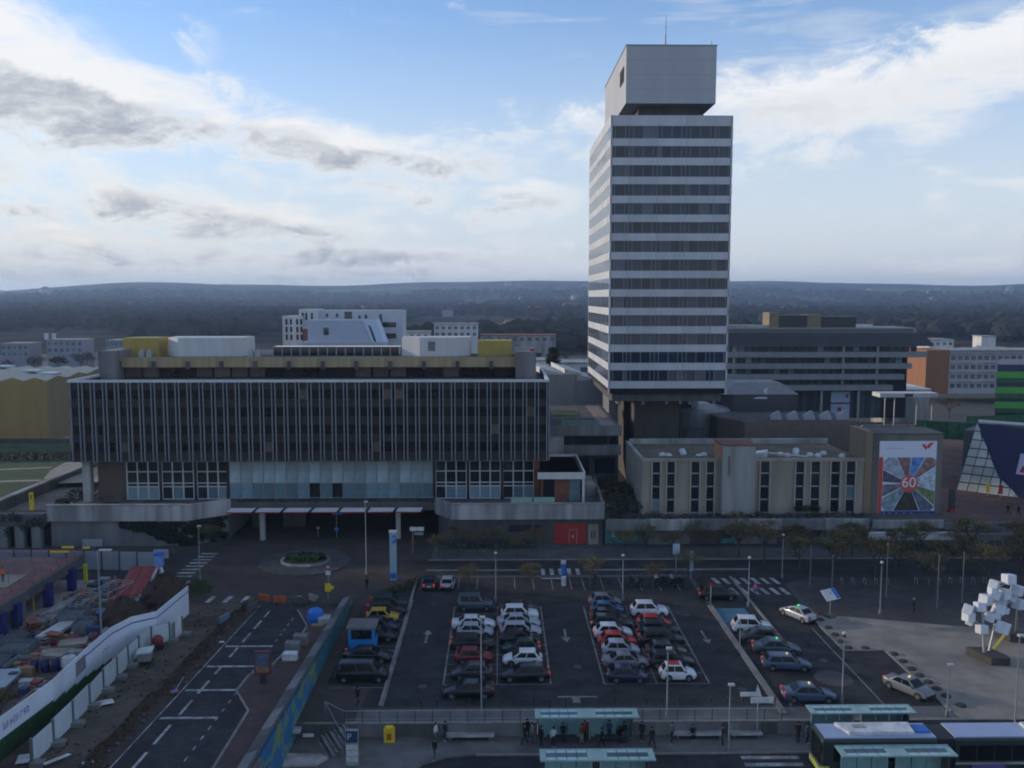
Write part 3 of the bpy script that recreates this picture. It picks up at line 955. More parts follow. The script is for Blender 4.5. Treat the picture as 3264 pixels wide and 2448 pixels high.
P3('roof', bx0 + .45, bx1, by0 + .5, by1 - .5, bz1 - .5, bz1 - .38, mat('brown_roof_gravel', (.145, .115, .085), .95, .25, .8, dirt=.3))
for i in range(8):                                                    # ribbed west side
    y = by0 + .6 + i * 2.0
    P3('side_rib', bx0 - .18, bx0 + .12, y, y + .35, bz0, bz1 - .35, MATS['pale_rib'])
    P3('side_panel', bx0, bx0 + .3, y + .35, y + 2.0, bz0, bz1 - .35, M_beige)
P3('stair_tower', 33.0, 37.9, 128.9, 134.0, 3.2, 14.1, mat('grey_board_concrete', (.30, .30, .28), .85, .14, .8, dirt=.25, streak=True))
P3('tower_roof', 32.9, 38.0, 128.8, 134.1, 14.1, 14.3, mat('rust_brown_roof', (.15, .065, .045), .8, .2, 1.0))
P3('tower_side', 32.9, 33.02, 129, 134, 11.8, 14.05, mat('sunlit_brick_cheek', (.40, .20, .10), .8, .1, 1.2))  # warm sunlight is put into the brick colour of this left cheek
P3('chimney_bracket', 33.9, 34.1, 128.75, 128.9, 9.6, 12.6, mat('rusty_pipe', (.20, .12, .08), .8))
M_dome = mat('roof_dome_acrylic', (.50, .51, .52), .3, .1, 1.0)
dm = MB().lathe([(.55, 0), (.55, .2), (.48, .36), (.32, .5), (.1, .56)], 12).mesh('roof_dome', M_dome, True)
for x, y in ((25.2, 135.2), (26.0, 134.4), (28.7, 136.4), (29.0, 138.6), (30.6, 133.8), (31.6, 135.0), (41.5, 137), (43.6, 135.2), (44.3, 134.2), (46.4, 136.5), (48.0, 134.7), (49.0, 134.0), (47.3, 139), (50.6, 136.0), (52.7, 133.8), (40.4, 140)):
    rel(link('roof_dome', dm, B3, (x, y, bz1 - .38)), B3)
rel(MB().prism([(38.4, 133.4), (40.6, 133.0), (41.4, 134.4), (39.0, 135.2)], bz1 - .38, lambda x, y: bz1 + .1 + (x - 38) * .18).build('skylight', M_dome, B3), B3)
rel(MB().tube((41, 134.5, 12.1), (46.5, 131.6, 12.0), .12, .12, 6).build('roof_pipe', M_bwhite, B3), B3)
rel(MB().box(24.6, 31.4, 133.1, 133.4, bz1 - .38, bz1 - .1).build('roof_upstand', M_conc, B3), B3)

# plinth of the beige block along the street
PN = thing('street_plinth', 'long stained concrete plinth wall along the street under the beige block', 'wall', (40, 126, 0))
for i in range(6):
    xa = 15.3 + i * 6.35
    P3('edge_beam', xa, xa + 6.32, 124.6, 125.2, 2.5, 4.1, M_par if i % 2 else M_conc, PN)
    P3('wall_panel', xa, xa + 6.3, 126.4, 126.7, -.2, 2.5, M_conc if i % 2 else M_concd, PN)
P3('deck', 15.3, 66, 125.2, 131, 3.3, 3.6, M_concd, PN)
P3('edge_panel', 53.5, 58.6, 123.4, 123.8, 3.0, 4.2, M_concl, PN)
P3('edge_panel', 58.7, 63.6, 123.4, 123.8, 3.0, 4.2, M_concl, PN)
P3('edge_panel', 63.7, 71.5, 123.4, 123.8, 2.8, 3.8, M_conc, PN)
P3('white_band', 52.4, 64.5, 122.0, 122.6, 1.7, 2.75, mat('white_washed_concrete', (.62, .62, .62), .8, .12, .6, dirt=.2, streak=True), PN)
P3('edge_beam', 64.5, 92, 122.2, 122.6, 1.6, 2.5, M_conc, PN)
P3('lower_wall', 53.4, 92, 123.8, 124.2, -.2, 3.0, M_conc, PN)
P3('doorway', 60.5, 62.0, 123.7, 123.8, 0, 1.9, M_dark, PN)
for x0, x1, lab, m in ((15.4, 20.2, 'teal graffiti mural panel on the street wall right of the beige door', mat('teal_graffiti', (.05, .16, .16), .7, .4, 1.2)), (32.2, 34.4, 'small teal graffiti panel lower on the plinth wall', mat('teal_graffiti_two', (.06, .22, .21), .7, .4, 1.5))):
    g_ = thing('graffiti_panel', lab, 'mural', ((x0 + x1) / 2, 126.35, 0))
    rel(piece('painted_ground', g_, x0, x1, 126.33, 126.39, .2, 2.4, m), g_)
    rel(piece('pale_tag', g_, x0 + .9, x0 + 1.5, 126.30, 126.33, 1.1, 2.1, M_concl), g_)

# ================================================================== poster tower
PT = thing('poster_tower', 'concrete stair tower carrying a huge advertising poster with a red sixty roundel', 'poster wall', (61, 132, 0))
P3('wall', 55.6, 66.3, 130.0, 136, 2.0, 15.6, mat('grey_brown_tower', (.16, .145, .13), .85, .14, .6, streak=True, dirt=.2), PT)
P3('side_fin', 54.6, 55.6, 129.8, 136, 2.0, 16.1, mat('ochre_brown_fin', (.22, .165, .105), .85, .12, .7, streak=True), PT)  # fin in a warmer, lighter brown than the wall
P3('top_rim', 55.6, 66.4, 129.9, 136.1, 15.6, 15.8, M_concd, PT)
PX0, PX1, PZ0, PZ1, PY = 56.75, 65.35, 3.1, 14.6, 129.93
pc = {}


def flat(name, pts, m, lift=0.0):
    """a flat printed area of the poster; pts in 0..1 of its width and height"""
    q = [(PX0 + (PX1 - PX0) * u, PY - .03 - lift, PZ0 + (PZ1 - PZ0) * v) for u, v in pts]
    return rel(MB().poly(q).build(name, m, PT), PT)


P3('poster_sheet', PX0, PX1, PY - .02, PY + .06, PZ0, PZ1, mat('poster_white', (.62, .66, .74), .6, .03, .5), PT)


def pm(n, c, v=.35):
    return mat('poster_' + n, c, .6, v * 1.6, 1.3)


flat('red_margin', [(0, 0), (.07, 0), (.07, .79), (0, .79)], pm('red', (.50, .07, .05), .05), .004)
flat('blue_footer', [(.07, 0), (1, 0), (1, .075), (.07, .075)], pm('navy', (.03, .04, .24), .05), .004)
cx, cz = .535, .44
AR = (PZ1 - PZ0) / (PX1 - PX0)
wed = [(88, 116, 'skin', (.20, .13, .11)), (60, 86, 'sky_blue', (.11, .24, .55)), (34, 58, 'portrait', (.24, .15, .14)), (12, 32, 'pale', (.45, .52, .62)), (-14, 10, 'pale_two', (.42, .48, .56)),
       (-40, -16, 'meadow', (.17, .20, .09)), (-66, -42, 'city', (.10, .13, .17)), (-118, -68, 'machine', (.045, .045, .035)), (-150, -120, 'slope', (.20, .27, .30)),
       (-178, -153, 'mauve', (.17, .15, .19)), (152, 176, 'crowd', (.09, .08, .12)), (118, 150, 'mist', (.34, .38, .45))]
for a0, a1, n_, c_ in wed:
    pts = [(cx, cz)]
    for a in (a0, (a0 * 2 + a1) / 3, (a0 + 2 * a1) / 3, a1):
        t = R(a)
        dx, dz = math.cos(t), math.sin(t) / AR
        lim = []
        if dx > 1e-6:
            lim.append((.995 - cx) / dx)
        if dx < -1e-6:
            lim.append((.075 - cx) / dx)
        if dz > 1e-6:
            lim.append((.785 - cz) / dz)
        if dz < -1e-6:
            lim.append((.08 - cz) / dz)
        m_ = min(lim)
        pts.append((cx + dx * m_, cz + dz * m_))
    flat('picture_wedge', pts, pm(n_, c_), .004)
flat('round_disc', [(cx + .155 * math.cos(R(i * 15)), cz + .155 / AR * math.sin(R(i * 15))) for i in range(24)], pm('roundel', (.52, .10, .10), .05), .012)
tm = text_mesh('60', 2.2, pm('letter_white', (.75, .70, .72), .03))
o_ = link('lettering', tm, PT, (PX0 + (PX1 - PX0) * cx, PY - .06, PZ0 + (PZ1 - PZ0) * (cz + .01)))
o_.rotation_euler = (R(90), 0, 0)
rel(o_, PT)
flat('logo_mark', [(.80, .92), (.87, .975), (.95, .985), (.89, .93), (.87, .90)], pm('logo_red', (.55, .06, .06), .05), .008)
flat('logo_mark', [(.73, .955), (.79, .965), (.83, .90), (.80, .885)], pm('logo_red', (.55, .06, .06), .05), .008)
for u in (.12, .22, .34, .47, .60):
    flat('footer_icon', [(u + .022 * math.cos(R(i * 45)), .037 + .017 * math.sin(R(i * 45))) for i in range(8)], pm('icon', (.5, .52, .65), .05), .008)
flat('footer_line', [(.76, .03), (.92, .03), (.92, .045), (.76, .045)], pm('icon', (.5, .52, .65), .05), .008)
flat('header_line', [(.10, .895), (.42, .895), (.42, .91), (.10, .91)], pm('header', (.46, .50, .60), .05), .008)

# ================================================================== middle distance right of the slab
DK = thing('lawn_roof_deck', 'concrete deck building with two small lawns on its roof and dark strip windows', 'building', (14, 160, 0))
for nm, x0, x1, y0, y1, z0, z1, m in (('fascia', 7.6, 20.9, 150, 150.6, 12.35, 14.1, M_conc), ('wall', 7.6, 20.6, 151.5, 178, 4, 12.35, M_concd), ('sill_beam', 11, 20.9, 150.2, 151.2, 8.9, 10.6, M_conc),
                                      ('roof', 7.6, 20.9, 150.6, 181, 13.5, 13.8, M_pave), ('window', 11.1, 12.6, 151.2, 151.3, 10.6, 12.3, M_glass), ('window', 12.9, 18.6, 151.2, 151.3, 10.6, 12.3, M_glass),
                                      ('window', 18.9, 20.5, 151.2, 151.3, 10.6, 12.3, M_glass), ('end_panel', 7.6, 11, 150.4, 151.4, 8.9, 12.35, M_concl), ('lower_window', 13, 15.5, 151.4, 151.5, 5.6, 8.2, M_glass),
                                      ('lower_window', 16.5, 20, 151.4, 151.5, 5.6, 8.2, M_glass), ('lawn', 10.2, 17.0, 152.5, 160.5, 13.8, 13.95, M_grass), ('lawn', 10.0, 14.8, 164, 172, 13.8, 13.95, M_grass),
                                      ('pink_walk', 17.6, 20.2, 151.2, 180, 13.8, 13.86, mat('pink_walk_paving', (.30, .23, .20), .85, .15, .8))):
    rel(piece(nm, DK, x0, x1, y0, y1, z0, z1, m), DK)
for i in range(6):
    rel(piece('glass_guard', DK, 10.6 + i * 1.1, 11.65 + i * 1.1, 151.6, 151.65, 13.8, 14.8, mat('guard_glass', (.16, .22, .21), .15, .1, .5)), DK)
SK = thing('sloping_glass_roof', 'sloping grey glass stair roof tucked against the end of the slab block', 'skylight', (8.8, 156, 13.8))
for i in range(4):
    y = 152 + i * 3.4
    rel(MB().prism([(7.7, y), (10.2 - i * .1, y), (10.2 - i * .1, y + 3.3), (7.7, y + 3.3)], 13.7, lambda x, yy: 13.9 + (10.3 - x) * 1.5).build('glass_panel', mat('grey_glass_slope', (.12, .14, .15), .2, .2, .7), SK), SK)
GW = thing('grey_hall', 'plain grey windowless hall wall with bright sawtooth rooflights behind the deck', 'building', (17, 196, 0))
for nm, x0, x1, y0, y1, z0, z1, m in (('wall', 8.0, 16.4, 190, 204, 6, 19.4, mat('grey_render', (.27, .275, .28), .85, .08, .4, streak=True)), ('wall', 16.42, 25.5, 190.2, 204, 6, 18.1, MATS['grey_render']), ('low_band', 11.5, 27, 189.5, 190, 12.5, 13.1, M_concl)):
    rel(piece(nm, GW, x0, x1, y0, y1, z0, z1, m), GW)
for xa, w in ((9.0, 4.6), (14.0, 4.2), (16.6, 4.6)):
    z = 19.4 if xa < 15.5 else 18.1
    rel(MB().prism([(xa, 190.5), (xa + w, 190.5), (xa + w - 2.2, 203), (xa - 2.2, 203)], z, lambda x, y: z + .15 + max(0, (xa + w - x)) * .25).build('rooflight', M_bwhite, GW), GW)
LB = thing('round_glass_lobby', 'low curved grey glass lobby roof beside the tower core', 'building', (39.8, 172, 0))
rel(MB().lathe([(6.0, 4), (6.0, 10.5), (6.4, 10.6), (6.4, 13.6), (5.6, 14.2), (2, 15.0)], 28).build('drum', mat('lobby_metal', (.17, .19, .21), .4, .15, .7, streak=True), LB), LB)
LB.children[0].location = (0, 4, 0)
for i in range(9):
    a = R(-150 + i * 15)
    rel(MB().tube((39.8 + 6.05 * math.cos(a), 176 + 6.05 * math.sin(a), 4), (39.8 + 6.05 * math.cos(a), 176 + 6.05 * math.sin(a), 10.5), .14, .14, 5).build('lobby_post', M_steel, LB), LB)
BH = thing('sawtooth_brick_hall', 'brown brick hall with five curved white sawtooth rooflights', 'building', (54, 164, 0))
rel(MB().prism([(44.3, 158), (64.9, 158), (64.9, 172), (40.8, 172), (40.8, 164)], 3, 13.55).build('wall', mat('brown_brick', (.135, .105, .09), .85, .15, 1.2, bump=.1), BH), BH)
rel(MB().prism([(44.6, 158.3), (64.6, 158.3), (64.6, 171.7), (41.1, 171.7), (41.1, 164.2)], 13.56, 13.62).build('roof', M_concd, BH), BH)
for i in range(5):
    xa = 49.6 + i * 3.05
    pr = [(0, 0), (.12, .55), (.55, .95), (1.7, 1.55), (2.25, 0)]
    b_ = MB()
    f0 = [(xa + u, 160.2, 13.62 + v) for u, v in pr]
    f1 = [(x, 161.6, z) for x, _, z in f0]
    b_.poly(f0)
    b_.poly(f1[::-1])
    for k_ in range(5):
        j_ = (k_ + 1) % 5
        b_.poly([f0[j_], f0[k_], f1[k_], f1[j_]])
    rel(b_.build('rooflight', mat('grey_rooflight', (.30, .31, .32), .5, .1, 1), BH), BH)
DB = thing('dark_hip_hall', 'dark slate coloured hall with grey hipped roof and a pale corner fold', 'building', (53, 182, 0))
rel(MB().box(46.6, 59.6, 175, 190, 4, 16.6).build('wall', mat('slate_wall', (.060, .058, .066), .7, .15, .5), DB), DB)
rel(MB().prism([(44.5, 176), (46.6, 175), (46.6, 190), (44.5, 190)], 4, 16.4).build('wall', MATS['slate_wall'], DB), DB)
b_ = MB()
cr = [(44.5, 175.0), (59.8, 175.0), (59.8, 190), (44.5, 190)]
tp = [(48.5, 180), (57.5, 180), (57.5, 186), (48.5, 186)]
for k_ in range(4):
    j_ = (k_ + 1) % 4
    b_.poly([(*cr[k_], 16.65), (*cr[j_], 16.65), (*tp[j_], 18.6), (*tp[k_], 18.6)])
b_.poly([(*p_, 18.6) for p_ in tp])
rel(b_.build('roof', mat('grey_metal_roof', (.20, .205, .21), .5, .12, .5, metal=.2), DB), DB)
rel(MB().poly([(50.6, 174.9, 15.8), (53.4, 174.9, 15.8), (53.4, 175.2, 16.8), (54.2, 177.4, 18.0)]).build('pale_fold', M_dome, DB), DB)

# long stepped glass office
OF = thing('stepped_glass_office', 'long stepped office with dark sloping top and grey terraces over strip windows', 'building', (85, 238, 0))


def PO(nm, x0, x1, y0, y1, z0, z1, m):
    return rel(piece(nm, OF, x0, x1, y0, y1, z0, z1, m), OF)


M_ogl = mat('office_strip_glass', (.055, .075, .08), .12, .25, .6, rnd=.4)
M_ofc = mat('office_grey_fascia', (.235, .25, .255), .75, .12, .5, streak=True)
PO('inner_block', 57, 108, 232.5, 250, 4, 26, M_dark)
b_ = MB().prism([(56, 230), (113.7, 230), (111.5, 250), (56, 250)], 23.2, 23.3)
rel(b_.build('slab', M_ofc, OF), OF)
rel(MB().poly([(56, 229.9, 23.3), (113.8, 229.9, 23.3), (111.8, 232.6, 26.6), (56, 232.6, 26.6)]).poly([(113.8, 229.9, 23.3), (113.8, 250, 23.3), (111.8, 249, 26.6), (111.8, 232.6, 26.6)]).poly([(56, 232.6, 26.6), (111.8, 232.6, 26.6), (111.8, 249, 26.6), (56, 249, 26.6)]).build('sloping_roof', mat('dark_slate_slope', (.035, .036, .042), .6, .2, .5, streak=True), OF), OF)
PO('roof_storey', 56, 110.5, 233.5, 248, 26.6, 27.9, M_ofc)
PO('roof_storey_window', 57, 109.5, 233.4, 233.5, 26.8, 27.6, M_ogl)
tiers = [(21.8, 23.2, 20.4, 112.0, 0), (18.9, 20.4, 18.9, 108.5, 1), (16.0, 17.5, 15.9, 106.0, 2), (13.0, 14.5, 11.4, 102.6, 3)]
for ti, (zw0, zw1, xr, rx) in enumerate([(21.75, 23.15, 0, 112), (18.75, 20.3, 0, 108), (15.95, 17.35, 0, 106), (13.1, 14.5, 0, 103)]):
    for i in range(28):
        xa = 57 + i * 1.9
        if xa + 1.9 < rx:
            PO('window', xa + .12, xa + 1.78, 231.9, 232, zw0, zw1, M_ogl if rf.random() < .93 else M_glassb)
    for x in (61.5, 90.5, 99.5):
        PO('pilaster', x - .3, x + .3, 231.3, 231.9, zw0 - .1, zw1, M_concl)
    PO('terrace_fascia', 56, rx, 230 - ti * .25, 232.2, zw0 - 1.45, zw0 - .05, M_ofc)
for i in range(16):
    xa = 78.5 + i * 1.4
    PO('ground_pane', xa + .06, xa + 1.34, 231.4, 231.5, 4.2, 11.3, M_ogl)
for x in (84.8, 94.6):
    PO('ground_column', x - .3, x + .3, 230.6, 231.2, 4, 11.4, M_steel)
for z0, z1, lab in ((8.3, 11.2, 0), (4.2, 7.9, 1)):
    PO('banner', 87.4, 92.4, 230.9, 231.0, z0, z1, mat('pale_blue_banner', (.34, .40, .52), .6, .12, .5))
PO('banner_mark', 91.3, 92.0, 230.86, 230.9, 9.6, 10.5, M_red)
PO('banner_mark', 89.2, 90.2, 230.86, 230.9, 6.0, 7.0, M_red)
for i, (xa, xb, z0, z1, m, nm) in enumerate(((72, 74.6, 27.9, 31.9, mat('tan_plant', (.22, .18, .11), .8), 'plant_box'), (74.7, 82.2, 27.9, 31.2, M_dsteel, 'plant_box'), (82.3, 85.9, 27.9, 31.3, MATS['tan_plant'], 'plant_box'), (86, 95.4, 27.9, 30.8, M_dsteel, 'plant_box'), (77.5, 100, 27.9, 28.6, M_bwhite, 'roof_slab'), (57, 60.5, 27.9, 28.7, M_bwhite, 'roof_slab'), (61, 72, 27.9, 28.5, M_concl, 'roof_slab'))):
    PO(nm, xa, xb, 236 + i * .05, 242, z0, z1, m)

# footbridge canopy and plaza on the upper level
UC = thing('upper_plaza_canopy', 'flat white canopy on thin posts at the upper plaza', 'canopy', (89, 192, 4))
rel(piece('canopy_roof', UC, 82.6, 95.4, 190, 194, 14.3, 15.2, M_bwhite), UC)
rel(piece('canopy_sign', UC, 88.0, 89.8, 189.9, 190, 14.4, 15.1, M_concd), UC)
for x in (84.2, 86.3, 91.2, 94.6):
    rel(MB().tube((x, 191, 4), (x, 191, 14.3), .14, .14, 6).build('canopy_post', M_steel, UC), UC)
UB = thing('concrete_footbridge', 'pale concrete footbridge parapet in front of the white canopy', 'footbridge', (84.5, 188, 4))
rel(piece('parapet', UB, 77.9, 91.3, 187.6, 188, 7.4, 8.6, M_concl), UB)
rel(piece('deck', UB, 77.9, 91.3, 188, 190, 7.2, 7.5, M_concd), UB)
for x in (79, 84.5, 90.2):
    rel(piece('pier', UB, x - .3, x + .3, 188.3, 189.5, 3.5, 7.2, M_concd), UB)
up = MB().prism([(63.6, 124.2), (120, 124.2), (120, 228), (66.4, 228), (66.4, 136.2), (66.4, 129)], 3.2, 3.5)
struct('upper_brick_plaza', up, mat('upper_red_brick', (.13, .075, .06), .85, .2, .8, dirt=.3))

# orange and white office at the right
OW = thing('orange_gabled_office', 'white three storey office with a blank orange brick end wall', 'building', (163, 306, 0))
rel(piece('end_wall', OW, 145.8, 153.8, 300, 315, 3, 18.0, mat('orange_brick', (.27, .125, .06), .85, .12, .6, streak=True)), OW)
rel(piece('wall', OW, 153.8, 200, 300.4, 315, 3, 17.6, mat('office_white', (.40, .39, .39), .8, .08, .4)), OW)
for r_ in range(4):
    z = 14.6 - r_ * 3.2
    rel(piece('storey_band', OW, 153.8, 200, 300.1, 300.4, z + 1.9, z + 2.3, M_concl), OW)
    for i in range(14):
        xa = 154.6 + i * 2.3
        rel(piece('window', OW, xa, xa + 1.5, 300.25, 300.38, z, z + 1.4, mat('far_window', (.10, .115, .13), .3, .2, .5, rnd=.4)), OW)
rel(piece('roof_edge', OW, 153.8, 200, 299.9, 315.1, 17.6, 18.0, M_concl), OW)

# green banded building at the right edge
GB = thing('green_banded_block', 'office block with bright green horizontal bands at the right edge', 'building', (104, 176, 0))
rel(MB().prism([(96.6, 170), (122, 166), (122, 185), (105.4, 185)], 3.5, 23.0).build('wall', mat('navy_wall', (.035, .04, .075), .5, .15, .5), GB), GB)
for z in (20.4, 17.4, 14.5):
    rel(MB().prism([(96.4, 169.6), (122, 165.6), (122, 166), (96.4, 170)], z, z + 1.25).build('green_band', mat('bright_green_band', (.085, .33, .06), .5, .1, .5), GB), GB)
    rel(MB().prism([(96.5, 169.7), (122, 165.7), (122, 166), (96.5, 170)], z - 1.0, z - .05).build('dim_green_band', mat('dull_green_glass', (.03, .10, .05), .3, .2, .6), GB), GB)
GT = thing('green_mesh_building', 'low building wrapped in dark green mesh cladding behind the poster tower', 'building', (86, 162, 3))
for a, c, z0, z1 in (((76.8, 160.5), (86.5, 156.5), 10.2, 13.4), ((86.5, 156.5), (104, 160), 10.6, 13.0), ((87, 162), (104, 164), 12.4, 13.9)):
    d = (Vector(c) - Vector(a))
    n_ = max(2, int(d.length / 1.5))
    for i in range(n_):
        p0 = Vector(a) + d * (i / n_)
        p1 = Vector(a) + d * ((i + .96) / n_)
        rel(MB().prism([(p0.x, p0.y), (p1.x, p1.y), (p1.x, p1.y + .4), (p0.x, p0.y + .4)], z0, z1).build('mesh_panel', mat('green_mesh', (.035, .105, .055), .6, .3, 1.5, rnd=.3), GT), GT)
    rel(MB().tube((*a, z1), (*c, z1), .15, .15, 5).build('top_rail', MATS['dull_green_glass'], GT), GT)

# glass-fronted mall with the navy fabric wall
WG = thing('glass_wedge_mall', 'leaning glass mall front cut diagonally by a navy blue wall', 'building', (86, 145, 3.5))
E0, EU = Vector((77.2, 146.2, 3.5)), Vector((7.3, -6.3, 0)).normalized()
LEAN = Vector((3.4, .9, 11.4))


def wp(u, v, lift=0.0):
    q = E0 + EU * u + LEAN * v
    nrm = Vector((EU.y, -EU.x, 0))
    return tuple(q + nrm * lift)


def clip_line(u, v):
    """right edge of the glass at height v"""
    return 9.64 - 15.3 * v if v < .27 else 5.5 * (1 - (v - .27) / .73)


M_wgl = mat('pale_mall_glass', (.40, .41, .38), .2, .12, .6, rnd=.15)  # pale glass colour, tone varies a little from pane to pane
NVv = 8
for r_ in range(NVv):
    v0, v1 = r_ / NVv, (r_ + 1) / NVv
    for c_ in range(7):
        u0, u1 = c_ * 1.55, (c_ + 1) * 1.55
        r0, r1 = clip_line(0, v0), clip_line(0, v1)
        if u0 + .08 < r0:
            p_ = [wp(u0 + .06, v0 + .008), wp(min(u1 - .06, r0), v0 + .008)]
            if r1 > u0 + .1:
                p_ += [wp(min(u1 - .06, r1), v1 - .008), wp(u0 + .06, v1 - .008)]
            else:
                p_ += [wp(u0 + .06, v0 + (v1 - v0) * (r0 - u0) / (r0 - r1 + 1e-6))]
            rel(MB().poly(p_).build('pane', M_wgl, WG), WG)
rel(MB().poly([wp(0, 0, -.3), wp(30, 0, -.3), wp(30, 1, -.3), wp(0, 1, -.3)]).build('backing', mat('wedge_frame', (.05, .07, .06), .6), WG), WG)
M_navy = mat('navy_fabric_wall', (.017, .016, .060), .7, .1, .4)
rel(MB().poly([wp(9.64, 0, .06), wp(30, 0, .06), wp(30, .86, .06), wp(.1, 1.0, .06), wp(5.5, .27, .06)]).build('navy_wall', M_navy, WG), WG)
rel(MB().poly([wp(7.9, .33, .1), wp(11, .33, .1), wp(11, .62, .1), wp(7.7, .62, .1)]).build('poster', mat('mauve_poster', (.42, .40, .52), .6, .15, .5), WG), WG)
rel(MB().poly([wp(8.3, .36, .13), wp(10.6, .36, .13), wp(10.4, .45, .13), wp(8.5, .45, .13)]).build('poster_mark', M_red, WG), WG)
rel(MB().tube(wp(.2, 1.02, .1), wp(12, 1.0, -2.5), .35, .35, 6).tube(wp(12, 1.0, -2.5), wp(30, .98, -3), .35, .35, 6).build('white_rim', M_bwhite, WG), WG)
rel(MB().prism([(80.2, 150.4), (103.0, 130.6), (125, 130.6), (125, 158), (87.5, 158)], 3.5, 13.2).build('hall', mat('mall_roof', (.12, .11, .11), .8, .15, .5), WG), WG)
rel(MB().poly([wp(0, 0, .12), wp(11.6, 0, .12), wp(11.6, -.035, .12), wp(0, -.035, .12)]).build('sill', M_dsteel, WG), WG)
for u, m_, lab in ((5.0, M_yel, 'yellow'), (6.9, M_red, 'red')):
    f_ = thing('pavement_banner', 'small ' + lab + ' banner standing in front of the glass mall front', 'banner', (E0 + EU * u + Vector((-1.0, -1.2, 0))))
    MB().tube((0, 0, 0), (0, 0, 1.0), .04, .04, 5).build('pole', M_steel, f_)
    MB().prism([(-.3, -.03), (.35, -.03), (.4, .03), (-.3, .03)], .6, 2.1).build('flag', m_, f_)
bt = thing('dark_advert_totem', 'tall dark totem with a red foot on the upper brick plaza', 'totem', (68.6, 131.0, 3.5))
MB().box(-.45, .45, -.15, .15, .5, 3.6).build('panel', M_dsteel, bt)
MB().box(-.5, .5, -.2, .2, 0, .5).build('foot', M_red, bt)

# ochre corrugated hall at the left edge and the small park before it
OC = thing('ochre_corrugated_hall', 'big ochre metal clad hall with zigzag roofline at the left edge', 'building', (-125, 210, 0))
NZ = 12
for i in range(NZ):
    xa = -160 + i * 4.95
    for s_ in (0, 1):
        x0, x1 = xa + s_ * 2.475, xa + (s_ + 1) * 2.475
        za, zb = (17.5, 18.2) if s_ == 0 else (18.2, 17.5)
        rel(MB().poly([(x0, 197, 3.9), (x1 - .03, 197, 3.9), (x1 - .03, 197, zb), (x0, 197, za)]).build('cladding_panel', M_ochre, OC), OC)
        rel(MB().poly([(x0, 197, za), (x1, 197, zb), (x1, 232, zb), (x0, 232, za)]).build('roof_panel', mat('tan_metal_roof', (.42, .37, .27), .6, .08, .5), OC), OC)
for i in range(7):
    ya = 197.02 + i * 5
    rel(MB().poly([(-100.6, ya, 3.9), (-100.6, ya + 4.97, 3.9), (-100.6, ya + 4.97, 18.2 - (i % 2) * .8), (-100.6, ya, 18.2 - ((i + 1) % 2) * .8)]).build('cladding_panel', mat('shaded_ochre_cladding', (.20, .155, .07), .6, .08, .5, streak=True), OC), OC)  # right wall: shade is put in as a darker copy of the ochre
for x, y in ((-128, 226), (-114, 212), (-106, 205)):
    rel(piece('roof_light', OC, x, x + 3.4, y, y + 3, 18.2, 18.6, mat('blue_rooflight', (.30, .40, .48), .3), ), OC)
rel(MB().box(-160, -96, 196.2, 196.9, 2.5, 4.6).build('base_wall', M_concd, OC), OC)
wl = MB().prism([(-150, 134), (-76.6, 134.6), (-77.3, 166), (-84.6, 178), (-92, 192), (-150, 196)], 3.9, 4.2)
struct('park_lawn', wl, M_grass)
for nm, pts in (('park_path', [(-110, 148.5), (-79, 152.5), (-79, 154), (-110, 150)]), ('park_path_two', [(-112, 158.2), (-84, 164.2), (-84, 165.4), (-112, 159.4)]), ('park_forecourt', [(-78.8, 150), (-66, 152), (-66, 180), (-84, 170), (-82.8, 162)])):
    sheet('park_path' if 'path' in nm else nm, pts, 4.22, mat('pale_gravel', (.30, .26, .20), .9, .15, .6))
PW = thing('park_edge_wall', 'long dark retaining wall with pale coping running back beside the lawn', 'wall', (-76, 148, 0))
for i in range(8):
    ya, yb = 133 + i * 4.1, 133 + (i + 1) * 4.1
    rel(MB().prism([(-76.9, ya), (-75.9, ya), (-75.9, yb - .03), (-76.9, yb - .03)], 2.0, 5.0).build('wall_panel', M_concd, PW), PW)
    rel(MB().prism([(-77.2, ya), (-76.2, ya), (-76.2, yb), (-77.2, yb)], 5.0, 5.15).build('coping', M_concl, PW), PW)
sheet('sunken_court', [(-75.9, 130), (-64, 130), (-64, 166), (-75.9, 166)], 3.4, mat('court_paving', (.22, .18, .145), .9, .15, .6, dirt=.3))
YS = thing('yellow_totem', 'narrow yellow sign totem beside the sunken court', 'sign', (-68.4, 128, 4.0))
MB().box(-.3, .3, -.1, .1, 0, 3.6).build('board', M_yel, YS)
MB().box(-.07, .07, -.13, -.1, 2.6, 3.3).build('symbol', M_black, YS)
BU = thing('west_abutment', 'overgrown dark concrete abutment at the left end of the terrace', 'wall', (-70, 127, 0))
for i in range(5):
    xa = -77 + i * 2.4
    rel(piece('pier', BU, xa, xa + 1.3, 125.6, 126.6, -.2, 3.2, M_conc), BU)
rel(piece('beam', BU, -77.5, -65.4, 125.4, 127, 3.2, 5.0, M_concd), BU)
rel(piece('void', BU, -77.5, -65.4, 127.05, 128, -.2, 5.0, M_dark), BU)

# ================================================================== town behind
AP = thing('white_apartment_block', 'white modern apartment block with stepped roofs and an orange brick bay', 'building', (-62, 358, 0))


def PA(nm, x0, x1, y0, y1, z0, z1, m):
    return rel(piece(nm, AP, x0, x1, y0, y1, z0, z1, m), AP)


